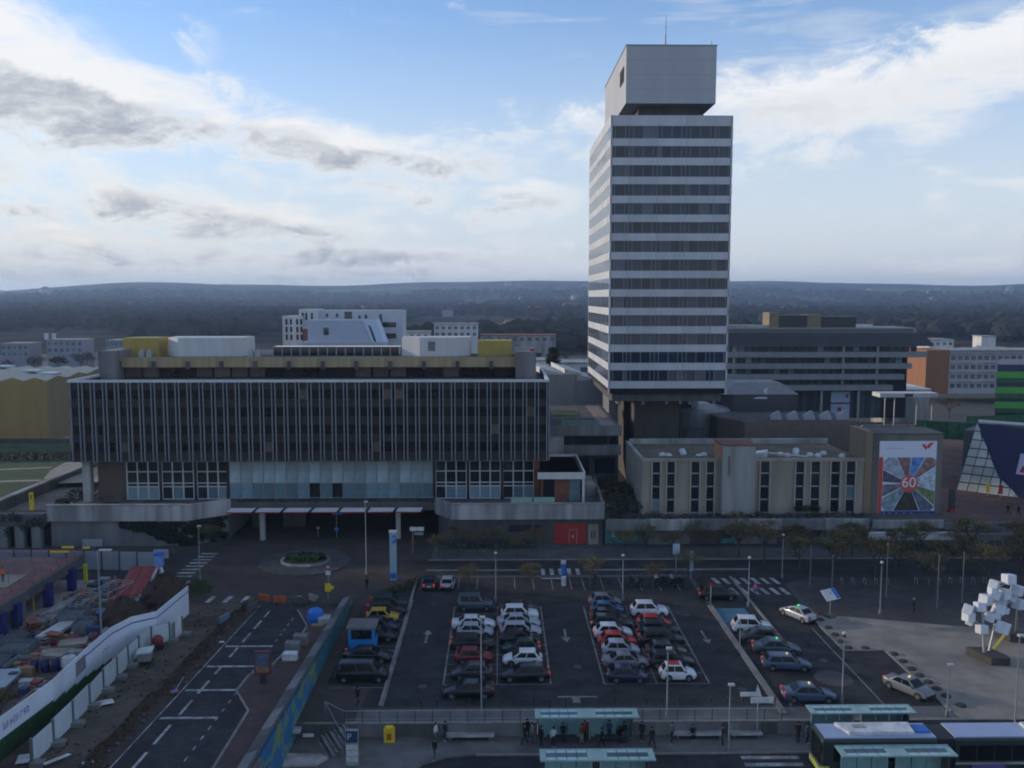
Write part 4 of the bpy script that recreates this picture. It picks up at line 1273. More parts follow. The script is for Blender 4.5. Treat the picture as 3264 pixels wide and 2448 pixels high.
PA('wing', -85.4, -77.8, 350, 362, 2, 28.6, M_bwhite)
PA('wing', -79.5, -72, 353, 366, 2, 31.2, M_bwhite)
PA('wing', -72, -38.7, 356, 368, 2, 30.8, mat('shaded_white', (.52, .53, .56), .8, .06, .4))  # this wing's shade is painted in as a duller, bluer white
PA('brick_bay', -80.2, -74.0, 350.5, 352, 15, 23.5, mat('orange_bay', (.30, .11, .07), .85, .1, .8))
for x in (-83.8, -82.0, -79.6, -78.0):
    for z in (25.2, 22.2, 19.2):
        PA('window', x - .4, x + .4, 349.9, 350, z, z + 2.2, M_glass)
for x in (-78.0, -76.6, -74.4):
    PA('window', x - .4, x + .4, 352.9, 353, 27.0, 29.8, M_glass)
for x, w, z, h in ((-69, .5, 28, 1.5), (-65, .5, 28, 1.5), (-60.5, 1.5, 27.4, 2.8), (-56, .5, 27.4, 1.4), (-53.5, .5, 27.4, 1.6), (-47.6, .6, 26, 3.2)):
    PA('window', x - w, x + w, 355.9, 356, z, z + h, M_glass)
for z in (24.0, 19.5):
    PA('balcony_recess', -48.5, -41.5, 355.8, 356, z, z + 2.0, M_glass)
PA('balcony_slab', -80, -72, 350.3, 353, 23.6, 24.5, M_bwhite)
TI = thing('tilted_white_hall', 'pale hall with slanting blue end wall in front of the apartment block', 'building', (-61, 344, 0))
rel(MB().prism([(-73.4, 340), (-47.5, 340), (-47.5, 350), (-73.4, 350)], 15, 27.3).build('wall', mat('pale_blue_grey', (.42, .46, .54), .7, .05, .4), TI), TI)
b_ = MB()
b_.poly([(-52.5, 339.8, 27.4), (-47.2, 339.8, 27.6), (-43.9, 339.8, 18.6), (-48.8, 339.8, 18.6)])
b_.poly([(-47.2, 339.8, 27.6), (-47.2, 350, 27.6), (-43.9, 350, 18.6), (-43.9, 339.8, 18.6)])
rel(b_.build('slanted_end', mat('ice_blue_panel', (.55, .64, .78), .5, .05, .4), TI), TI)
rel(MB().poly([(-50.2, 339.7, 25.2), (-49.4, 339.7, 25.2), (-47.2, 339.7, 19), (-48.0, 339.7, 19)]).build('window', M_glass, TI), TI)
rel(piece('window', TI, -67.3, -65.4, 339.85, 340, 21.6, 24.4, M_glass), TI)
rel(piece('base', TI, -75.6, -44, 338.5, 350, 8, 18.9, mat('pale_base', (.40, .44, .48), .7, .06, .4)), TI)
for x in (-73.5, -64, -54):
    rel(piece('window', TI, x - .7, x + .7, 338.35, 338.5, 15.6, 17.3, M_glass), TI)

rh = random.Random(21)


def block(name, label, x0, x1, y, z1, m, cat='building', d=14, roof=None, wins=0, rows_=1, group=None, z0=0.0):
    t_ = thing(name, label, cat, ((x0 + x1) / 2, y + d / 2, 0), 0, group)
    rel(piece('wall', t_, x0, x1, y, y + d, z0, z1, m), t_)
    rel(piece('roof', t_, x0 - .3, x1 + .3, y - .3, y + d + .3, z1, z1 + .4, roof or M_concl), t_)
    for r_ in range(rows_):
        for i in range(wins):
            w = (x1 - x0) / wins
            zz_ = z1 - 2.4 - r_ * 3
            if zz_ > 1:
                rel(piece('window', t_, x0 + i * w + w * .25, x0 + i * w + w * .75, y - .08, y, zz_, zz_ + 1.4, mat('far_window', (.10, .115, .13), .3, .2, .5, rnd=.4)), t_)
    return t_


M_rooftile = mat('orange_roof_tile', (.22, .085, .05), .85, .2, .5)
M_sunroof = mat('wet_zinc_roof', (.50, .50, .52), .16, .1, .4, metal=.75)
block('housing_block', 'pale blue grey housing block at the far left edge of the town', -235, -222, 420, 14, mat('blue_grey_render', (.22, .24, .28), .8, .1, .3), d=12, wins=5, rows_=2)
block('housing_block', 'white gabled terrace with two bright chimneys left of the ochre penthouse', -216, -199, 425, 15.5, mat('grey_white_render', (.26, .27, .30), .8, .1, .3), d=12, wins=6, rows_=2)
for x in (-216.4, -212.8):
    c_ = thing('chimney_stack', 'bright white chimney stack, the ' + ('left' if x < -215 else 'right') + ' one on the far white terrace', 'chimney', (x, 426, 15.9))
    MB().box(-.7, .7, -.6, .6, 0, 2.6).box(-.85, .85, -.75, .75, 2.6, 2.9).build('stack', M_bwhite, c_)
block('housing_block', 'grey housing block half hidden by bare trees left of the yellow plant box', -190, -180, 430, 15, MATS['blue_grey_render'], d=12, wins=5, rows_=2)
block('low_shed', 'low shed with a gleaming wet metal roof above the ochre hall', -150, -131, 300, 11.0, M_concd, d=12, roof=M_sunroof, z0=2)
block('low_shed', 'long low brick shed with metal roof between the ochre hall and the slab', -128, -105, 290, 13.2, mat('dull_brick', (.14, .085, .07), .85, .15, .6), d=10, roof=M_sunroof, wins=8)
block('low_shed', 'small pale rooftop with bright strip behind the ochre hall', -200, -168, 330, 8.0, M_concl, d=18, roof=M_sunroof)
block('white_arcade_block', 'low white office with a row of tall arched windows behind the right plant box', -31, -10.5, 420, 23.2, M_bwhite, d=12, wins=7, rows_=2)
block('white_low_block', 'bright white low building behind the right white plant box', -46, -33, 415, 19.6, M_bwhite, d=12, wins=4)
block('orange_roof_row', 'long row of low houses with orange tiled roofs left of the tower', -9, 27, 425, 17.5, M_concl, d=14, roof=M_rooftile, wins=10)
block('white_low_block', 'low flat white pavilion beside the dark pine near the tower', 3.5, 13.5, 260, 17.2, M_bwhite, d=12, wins=3)
block('glass_corner_block', 'white framed block with a dark glass corner directly left of the tower', 16.5, 26, 245, 17.6, M_bwhite, d=12, wins=2, rows_=2)
block('blue_panel_block', 'small blue grey flat roofed block right behind the end of the slab', 7, 12.5, 225, 18.2, mat('pale_blue_panel', (.34, .42, .55), .6, .06, .5), d=8)
block('white_far_block', 'sunlit white box building behind the stepped office', 205, 217, 420, 15.5, M_bwhite, d=14, wins=4)
block('white_far_block', 'small brilliant white building on the slope at the far right', 233, 240, 425, 17.0, M_bwhite, d=8, z0=0)
block('white_far_block', 'sunlit white flat block above the orange gabled office', 222, 234, 400, 12.5, M_bwhite, d=12)
block('sunlit_roof_pavilion', 'low pavilion with a brilliantly lit pale roof beside the orange office', 108, 118, 240, 10.6, M_concl, d=14, roof=mat('pale_lit_roof', (.75, .70, .60), .5, .05, .4))  # roof colour is brightened and warmed to look sunlit
# small houses scattered on the plain and the foot of the hills
hm_w = MB().box(-6, 6, -4.5, 4.5, 0, 6).mesh('wall', mat('house_render', (.30, .29, .28), .85, .1, .2, rnd=.3))
hr = MB()
hr.poly([(-6.4, -5, 6), (6.4, -5, 6), (6.4, 0, 9), (-6.4, 0, 9)])
hr.poly([(6.4, 5, 6), (-6.4, 5, 6), (-6.4, 0, 9), (6.4, 0, 9)])
hr.poly([(-6.4, 5, 6), (-6.4, -5, 6), (-6.4, 0, 9)])
hr.poly([(6.4, -5, 6), (6.4, 5, 6), (6.4, 0, 9)])
hm_r = hr.mesh('roof', mat('far_roof_tile', (.16, .085, .065), .85, .2, .2, rnd=.35))
for i in range(120):
    if i < 50:
        r, a = rh.uniform(1500, 3600), R(rh.uniform(-3, 14) if rh.random() < .6 else rh.uniform(-33, 34))
    elif i < 85:
        r, a = rh.uniform(560, 1100), R(rh.choice((rh.uniform(-5, 8), rh.uniform(21, 33), rh.uniform(2, 9))))
    else:
        r, a = rh.uniform(3600, 4600), R(rh.choice((rh.uniform(-33, -25), rh.uniform(22, 33), rh.uniform(-2, 12))))
    x, y = r * math.sin(a), r * math.cos(a)
    far_h = 'far pale house among the trees on the plain' if r < 1200 else ('tiny pale house in the village below the hills' if r < 3600 else 'tiny pale house high on the hillside')
    h_ = thing('distant_house', far_h, 'house', (x, y, hill_z(x, y) + (0 if r < 1200 else 1.5)), rh.uniform(0, 3), 'distant houses: ' + far_h)
    s_ = rh.uniform(.8, 1.3) * (1.9 if r > 1500 else 1)
    h_.scale = (s_, s_, s_)
    link('wall', hm_w, h_)
    link('roof', hm_r, h_)
# unseen block, added left of the frame to shade the square
SB = thing('added_shade_block', 'tall shading block added out of view on the left', 'building', (-150, 95, 0))
rel(piece('wall', SB, -160, -140, 20, 150, 0, 33, M_concl), SB)

# ================================================================== edge wall, railing, stairs, benches
EW = thing('car_park_edge_wall', 'low concrete retaining wall between the car park and the bus platform', 'wall', (12, 72.2, ZB))
for i in range(18):
    xa = -13.2 + i * 4.1
    rel(piece('wall_panel', EW, xa, xa + 4.08, 72.05, 72.30, ZB, -.02, M_concd if i % 3 else M_conc), EW)
    rel(piece('coping', EW, xa, xa + 4.09, 71.98, 72.36, -.02, .06, M_kerb), EW)
RL = thing('edge_railing', 'long grey steel railing on top of the car park edge wall', 'railing', (12, 72.2, .06))
rel(MB().tube((-13.2, 72.17, 1.08), (24, 72.17, 1.08), .03, .03, 5).build('top_rail', M_steel, RL), RL)
rel(MB().tube((-13.2, 72.17, .35), (24, 72.17, .35), .015, .015, 4).build('lower_rail', M_steel, RL), RL)
for i in range(26):
    xa = -13.2 + i * 1.49
    rel(piece('post', RL, xa - .03, xa + .03, 72.14, 72.20, .06, 1.08, M_dsteel), RL)
RG = thing('stair_guard', 'sloping railing panel beside the stairs at the left end of the edge wall', 'railing', (-14, 72, 0))
rel(MB().tube((-15.2, 74, 1.05), (-13.2, 72.2, 1.05), .03, .03, 5).tube((-15.2, 74, 1.05), (-13.3, 71.0, -.2), .025, .025, 5).tube((-15.2, 74, 0), (-15.2, 74, 1.05), .03, .03, 5).build('rail', M_steel, RG), RG)
ST = thing('outdoor_stairs', 'short flight of ribbed concrete steps from the path down to the bus platform', 'stairs', (-14.4, 71.4, ZB))
d_ = Vector((1.8, -3.7)).normalized()
n_ = Vector((d_.y, -d_.x))
for i in range(7):
    p0 = Vector((-13.5, 73.0)) + n_ * (.33 * i)
    p1 = p0 + d_ * 3.9
    q1, q0 = p1 + n_ * .33, p0 + n_ * .33
    zt = -.03 - i * .185
    rel(MB().prism([(p0.x, p0.y), (q0.x, q0.y), (q1.x, q1.y), (p1.x, p1.y)], ZB, zt).build('step', M_conc if i % 2 else M_concd, ST), ST)
    rel(MB().prism([(q0.x - n_.x * .06, q0.y - n_.y * .06), (q0.x, q0.y), (q1.x, q1.y), (q1.x - n_.x * .06, q1.y - n_.y * .06)], zt, zt + .012).build('nosing', M_mark, ST), ST)
LD = thing('stair_landing_slab', 'pale concrete landing slab left of the stair foot', 'slab', (-16.2, 68.6, ZB + .14))
MB().prism([(-1.1, -1.4), (1.6, -1.2), (2.3, -.2), (1.6, .4), (-1.1, .5)], 0, .18).build('slab', M_concl, LD)
rel(piece('white_plate', LD, -16.5, -15.6, 71.0, 71.1, -.6, -.35, M_white), LD)
for x0, x1, lab in ((-4.5, -.5, 'long concrete wall bench left of the first bus shelter'), (14.7, 18.9, 'concrete wall bench right of the first bus shelter where someone sits'), (19.5, 22.2, 'short concrete wall bench beside the white direction signs')):
    bn = thing('wall_bench', lab, 'bench', ((x0 + x1) / 2, 71.5, ZB + .14))
    w = (x1 - x0) / 2
    MB().box(-w, w, -.35, .4, .34, .46).build('seat', M_concl, bn)
    for s_ in (-w + .3, w - .3):
        MB().box(s_ - .15, s_ + .15, -.3, .38, 0, .34).build('leg', M_concd, bn)
    MB().box(-w, w, .42, .5, .46, 1.1).build('backrest', M_conc, bn)

# bollards along the car-park edge and round the streets
bo_me = MB().lathe([(.09, 0), (.09, .05), (.07, .06), (.065, .72), (.085, .74), (.085, .84), (.05, .92)], 8).mesh('bollard', M_dsteel, True)
for i in range(26):
    o = link('bollard', bo_me, None, (-9.8 + i * 1.42, 74.75, 0))
    tag(o, ORD[i] + ' dark bollard from the left along the car park edge', 'bollard', 'bollards along the car park edge')
st_me = MB().lathe([(.42, 0), (.44, .08), (.36, .16), (.12, .19)], 10).mesh('stone_stud', mat('dark_stone', (.040, .037, .036), .8, .2, 2), True)
stud = [(35.9, 95.6), (35.9, 93.2), (35.9, 91.2), (35.8, 89.3), (35.9, 87.7), (37.6, 87.5), (39.9, 86.0), (40.0, 84.2), (40.0, 82.4), (40.1, 80.9), (40.2, 79.4), (40.3, 78.0), (40.4, 76.5), (40.8, 74.6)]
for i, (x, y) in enumerate(stud):
    tag(link('stone_stud', st_me, None, (x, y, .016)), ORD[i] + ' dark stone stud from the far end of the plaza edge', 'bollard', 'stone studs along the plaza edge')

# ================================================================== street lamps, signs, posts
def lamp(x, y, z, h, label, head='ball', arm=0.0, r=.07):
    t_ = thing('street_lamp', label, 'street lamp', (x, y, z), 0, 'street lamps')
    MB().lathe([(.16, 0), (.16, .5), (r, .6), (r * .7, h)], 8).build('pole', M_lampp, t_, True)
    if head == 'ball':
        MB().tube((0, 0, h - .1), (0, 0, h + .15), .10, .16, 8).build('collar', M_dsteel, t_)
        MB().lathe([(.05, h + .1), (.16, h + .18), (.19, h + .32), (.10, h + .42)], 10).build('lantern', M_lamph, t_, True)
    elif head == 'arm':
        MB().tube((0, 0, h - .05), (arm, 0, h + .02), .05, .04, 6).build('arm', M_lampp, t_)
        MB().box(min(.15, arm), max(.15, arm) + .35, -.14, .14, h - .03, h + .10).build('lantern', M_lamph, t_)
    else:
        MB().box(-.14, .34, -.16, .16, h, h + .14).build('lantern', M_lamph, t_)
        MB().box(-.14, .34, -.14, .14, h - .03, h).build('lens', M_lamph, t_)
    return t_


lamp(-39.1, 84.6, .9, 10.6, 'tall white single-arm lamp standing inside the building site hoarding', 'arm', 1.0, .10)
lamp(-38.3, 110.7, 0, 7.0, 'slim grey lamp beside the zebra crossing left of the roundabout', 'head')
lamp(-17.4, 112.7, 0, 9.6, 'tall grey lamp with a small yellow plate right of the roundabout', 'head')
lamp(-.5, 102.3, 0, 5.6, 'lamp with white lantern between the two car columns of the left double row', 'ball')
lamp(14.6, 102.1, 0, 5.3, 'lamp with white lantern at the far end of the right double row', 'ball')
lamp(14.3, 72.6, 0, 6.2, 'tall lamp at the car park edge beside the first bus shelter', 'head')
lamp(29.0, 100.0, 0, 5.6, 'lamp with white lantern beside the blue disabled bay', 'ball')
lamp(30.4, 75.2, 0, 6.2, 'lamp on the taxi road right of the blue sedan', 'ball')
lamp(43.3, 97.3, 0, 5.8, 'lamp with bright lantern at the left edge of the plaza grove', 'ball')
lamp(38.5, 72.6, 0, 4.6, 'short lamp post at the near corner of the plaza', 'head')
lamp(42.6, 69.6, ZB + .14, 9.5, 'tall grey mast in front of the rear part of the bus', 'head')
lamp(18.8, 69.3, ZB + .14, 5.6, 'post on the bus platform left of the direction signs', 'head')
lamp(-1.6, 72.6, 0, 9.0, 'tall grey lamp at the car park edge left of the first bus shelter', 'head')
lamp(36.3, 110.5, 0, 5.4, 'lamp with round lantern beyond the taxi road crossing', 'ball')
for i, (x, y, h) in enumerate(((50.8, 99.2, 6.2), (54.6, 100.9, 6.0), (38.9, 107.6, 5.0), (46.5, 103, 6.5), (40.6, 104.8, 4.5))):
    t_ = thing('slim_mast', ORD[i] + ' bare grey mast among the plaza grove trees, counted from the ' + ('near right' if i < 2 else 'left'), 'mast', (x, y, 0), 0, 'masts in the grove')
    MB().lathe([(.12, 0), (.12, .4), (.08, .45), (.05, h)], 7).build('pole', M_lampp, t_)
    MB().lathe([(.08, h), (.10, h + .1), (.03, h + .2)], 7).build('cap', M_lampp, t_)


def sign(x, y, z, h, boards, label, r=.05, rz=0, name='road_sign'):
    t_ = thing(name, label, 'sign', (x, y, z), rz)
    MB().tube((0, 0, 0), (0, 0, h), r, r, 6).build('post', M_steel, t_)
    for nm, x0, x1, z0, z1, m in boards:
        MB().box(x0, x1, -.06, .02, z0, z1).build(nm, m, t_)
    return t_


def disc(t_, z, r, m, nm='disc', y=-.07, n=16):
    b = MB()
    b.poly([(r * math.cos(2 * math.pi * k / n), y, z + r * math.sin(2 * math.pi * k / n)) for k in range(n)])
    b.poly([(r * math.cos(-2 * math.pi * k / n), y + .03, z + r * math.sin(-2 * math.pi * k / n)) for k in range(n)])
    return b.build(nm, m, t_)


tt = thing('parking_totem', 'tall pale blue parking totem at the corner of the car park by the roundabout', 'totem', (-13.6, 110.3, 0))
MB().box(-.42, .42, -.18, .18, 0, 6.2).build('panel', mat('pale_totem', (.27, .36, .42), .6, .06, .6), tt)
MB().box(-.5, .5, -.22, .22, 6.2, 6.5).build('cap', M_bwhite, tt)
MB().box(-.1, .4, -.22, -.18, 4.9, 5.9).build('blue_field', M_blue, tt)
o = link('lettering', text_mesh('P', .8, M_white), tt, (.15, -.23, 5.4))
o.rotation_euler = (R(90), 0, 0)
MB().box(-.4, .4, -.2, -.18, .3, 1.0).build('blue_field', M_blue, tt)
tp_ = thing('bus_station_parking_totem', 'broad grey totem with white letter P in front of the bus platform', 'totem', (-11.8, 67.6, ZB + .14))
MB().box(-.5, .5, -.15, .15, 0, 2.9).build('panel', M_concl, tp_)
MB().box(-.46, .46, -.18, -.15, 1.9, 2.85).build('blue_field', mat('dark_blue_sign', (.02, .045, .12), .6), tp_)
o = link('lettering', text_mesh('P', .75, M_white), tp_, (-.2, -.19, 2.38))
o.rotation_euler = (R(90), 0, 0)
for z in (.3, .8, 1.3):
    MB().box(-.46, .46, -.17, -.15, z, z + .42).build('text_panel', M_white, tp_)
s_ = sign(-12.3, 122.4, 0, 3.9, [('board', -.4, 1.6, 3.2, 3.75, M_white), ('board', .2, 1.5, 2.6, 3.0, M_concl)], 'white direction boards on a post at the street corner behind the totem')
disc(s_, 1.4, .3, M_red)
s_ = sign(-21.3, 107.3, 0, 2.9, [('plate', -.3, .3, 1.7, 2.2, M_white)], 'red triangular give way sign over a white plate at the mouth of the ramp')
MB().poly([(-.42, -.07, 2.95), (.42, -.07, 2.95), (0, -.07, 2.25)][::-1]).build('triangle', M_red, s_)
MB().poly([(-.24, -.08, 2.86), (.24, -.08, 2.86), (0, -.08, 2.45)][::-1]).build('triangle_field', M_white, s_)
s_ = sign(-20.6, 103.4, 0, 1.9, [('board', -.35, .35, .9, 1.9, M_yel), ('arrow', .35, .7, 1.2, 1.6, M_yel)], 'bright yellow diversion sign beside the ramp mouth', name='diversion_sign')
s_ = sign(-24.6, 131.0, 0, 4.2, [('board', -.6, .9, 3.4, 4.2, M_blue)], 'blue and white direction board under the entrance canopy')
disc(s_, 1.2, .32, M_blue)
s_ = sign(-27.4, 131.0, 0, 1.6, [], 'round red no entry disc under the entrance canopy')
disc(s_, 1.4, .3, M_red)
MB().box(-.2, .2, -.12, -.07, 1.35, 1.45).build('bar', M_white, s_)
s_ = sign(-42.8, 110, 0, 4.3, [('board', -1.0, .85, 3.1, 4.25, mat('sign_back_grey', (.33, .33, .34), .6))], 'grey back of a large road sign beside the far site fence')
sign(-58.2, 124.5, 0, 1.6, [('board', -1.4, 1.4, .55, 1.6, MATS['sign_back_grey'])], 'low grey notice board in front of the left retaining wall')
s_ = sign(21.8, 71.6, ZB + .14, 4.3, [('board', -1.5, -.2, 3.6, 3.95, M_white), ('board', -.6, 1.3, 3.0, 3.5, M_white)], 'cluster of white direction arrows on a dark post at the bus platform')
MB().poly([(-.3, -.1, 3.6), (.3, -.1, 3.6), (-.1, -.1, 4.7)]).build('arrow_blade', M_white, s_)
s_ = sign(37.3, 96.6, .016, 2.9, [], 'tilted white map board with a blue corner at the plaza edge', rz=.5)
MB().prism([(-1.1, -.5), (1.1, -.5), (1.1, .5), (-1.1, .5)], lambda x, y: 2.55 + y * .9, lambda x, y: 2.63 + y * .9).build('map_board', M_bwhite, s_)
MB().prism([(.5, -.5), (1.1, -.5), (1.1, .5), (.5, .5)], lambda x, y: 2.64 + y * .9, lambda x, y: 2.66 + y * .9).build('blue_corner', M_blue, s_)
MB().box(-.5, .5, -.5, .5, 0, .3).build('foot', M_concd, s_)
sg = sign(24.7, 100.5, .14, 2.6, [], 'small red disc sign at the head of the taxi kerb')
disc(sg, 2.45, .24, M_red)
sign(24.6, 87.5, .14, 2.9, [], 'thin bare post on the taxi kerb beside the dark car')
s_ = sign(23.0, 112.5, 0, 4.0, [('board', -.45, .45, 2.6, 4.0, mat('pale_blue_sign', (.36, .45, .52), .6))], 'pale blue street map board beside the street at the right of the car park')
s_ = sign(24.5, 110.4, 0, 3.6, [('board', -.2, .3, 1.0, 3.6, MATS['pale_totem'])], 'narrow pale kiosk totem at the car park entrance')
bv = thing('folding_floor_sign', 'yellow folding caution sign on the bus platform', 'sign', (-9.3, 71.3, ZB + .14))
MB().prism([(-.45, -.3), (.45, -.3), (.45, -.22), (-.45, -.22)], 0, 1.25).build('front_board', M_yel, bv)
MB().prism([(-.45, .15), (.45, .15), (.45, .23), (-.45, .23)], 0, 1.2).build('rear_board', M_yel, bv)
MB().box(-.2, .2, -.32, -.3, .25, .8).build('symbol', M_oran, bv)
MB().box(-.3, .3, -.25, .2, 1.2, 1.3).build('handle', M_yel, bv)

# ticket barrier and attendant booth
BR = thing('barrier_gate', 'white lowered barrier arm with a blue post at the car park entrance', 'barrier', (8.0, 108.0, 0))
MB().box(-.25, .25, -.25, .25, 0, 1.1).build('cabinet', M_white, BR)
MB().tube((0, -.3, 1.0), (-2.9, -.3, 1.0), .06, .05, 6).build('arm', M_white, BR)
MB().box(-.28, .28, .4, .7, 0, 2.6).build('ticket_post', M_blue, BR)
MB().box(-.3, .3, .35, .75, 2.6, 3.0).build('post_cap', M_white, BR)
BT = thing('attendant_booth', 'small bright blue attendant booth with a flat grey roof in the left car row', 'booth', (-14.15, 88.7, 0))
MB().box(-1.35, 1.35, -1.1, 1.1, .1, 2.35).build('cabin', mat('booth_blue', (.02, .22, .52), .5, .08, .8), BT)
MB().box(-1.5, 1.5, -1.35, 1.35, 2.35, 2.55).build('roof', mat('booth_roof', (.13, .12, .11), .8, .2, 1), BT)
MB().box(-1.05, 1.05, -1.14, -1.1, 1.25, 2.2).build('window', M_glass, BT)
MB().box(1.35, 1.39, -.8, .8, 1.25, 2.2).build('window', M_glass, BT)
MB().box(-1.4, 1.4, -1.15, 1.15, 0, .1).build('base', M_concd, BT)

# ================================================================== cars
M_carglass = mat('car_glass', (.008, .009, .011), .14, .1, 1.0, spec=.2)
M_tyre = mat('tyre_rubber', (.014, .014, .014), .9, .2, 4)
M_rim = mat('alloy_rim', (.20, .205, .21), .4, .1, 4, metal=.6)
M_head = mat('headlamp_glass', (.55, .57, .60), .1, .1, 3)
M_tail = mat('tail_lamp_red', (.40, .02, .02), .25, .1, 3)
M_tail_on = mat('lit_tail_lamp', (.5, .03, .03), .3, .1, 3, emit=(1.0, .10, .06, .28))
M_plate = mat('number_plate', (.55, .55, .50), .6, .05, 3)
M_trim = mat('bumper_trim', (.02, .02, .021), .6, .2, 3)
PAINT = {'black': (.008, .008, .010), 'dark grey': (.035, .037, .042), 'slate blue': (.05, .075, .095), 'navy blue': (.010, .014, .050), 'white': (.62, .63, .65), 'silver': (.33, .35, .39),
         'dark red': (.16, .010, .014), 'red': (.42, .016, .016), 'blue': (.02, .10, .22), 'grey': (.15, .16, .18), 'yellow': (.45, .28, .03), 'dark green': (.012, .030, .026), 'steel blue': (.055, .085, .14)}
M_paint = {k: mat('car_paint_' + k.replace(' ', '_'), v, .28, .06, .5, spec=.35, dirt=.1) for k, v in PAINT.items()}
for k in M_paint:
    bs = M_paint[k].node_tree.nodes['Principled BSDF']
    bs.inputs['Coat Weight'].default_value = .30
    bs.inputs['Coat Roughness'].default_value = .03
# length, width, height, belt, nose height, tail height, cabin: base front, roof front, roof rear, base rear
SPEC = {'hatchback': (3.95, 1.72, 1.46, .90, .76, .90, 1.12, .28, -1.25, -1.78), 'saloon': (4.60, 1.80, 1.43, .92, .74, .95, 1.22, .38, -.90, -1.70), 'estate': (4.55, 1.80, 1.48, .92, .76, .92, 1.22, .42, -1.70, -2.12),
        'suv': (4.40, 1.84, 1.66, 1.02, .95, 1.02, 1.10, .38, -1.55, -2.05), 'people carrier': (4.50, 1.82, 1.66, .98, .90, .98, 1.35, .55, -1.75, -2.12), 'minivan': (5.0, 1.92, 1.90, 1.12, 1.02, 1.12, 1.75, 1.05, -2.30, -2.42),
        'leisure van': (4.38, 1.80, 1.80, 1.05, .98, 1.05, 1.15, .55, -2.00, -2.12), 'small hatchback': (3.60, 1.66, 1.50, .90, .82, .90, .90, .35, -1.20, -1.65)}
CARM = {}


def loft(rings):
    b = MB()
    n = len(rings[0])
    for r_ in rings:
        b.v += r_
    for i in range(len(rings) - 1):
        for k in range(n):
            j = (k + 1) % n
            b.f.append((i * n + k, i * n + j, (i + 1) * n + j, (i + 1) * n + k))
            b.m.append(0)
    b.f.append(tuple(reversed(range(n))))
    b.f.append(tuple(range((len(rings) - 1) * n, len(rings) * n)))
    b.m += [0, 0]
    return b


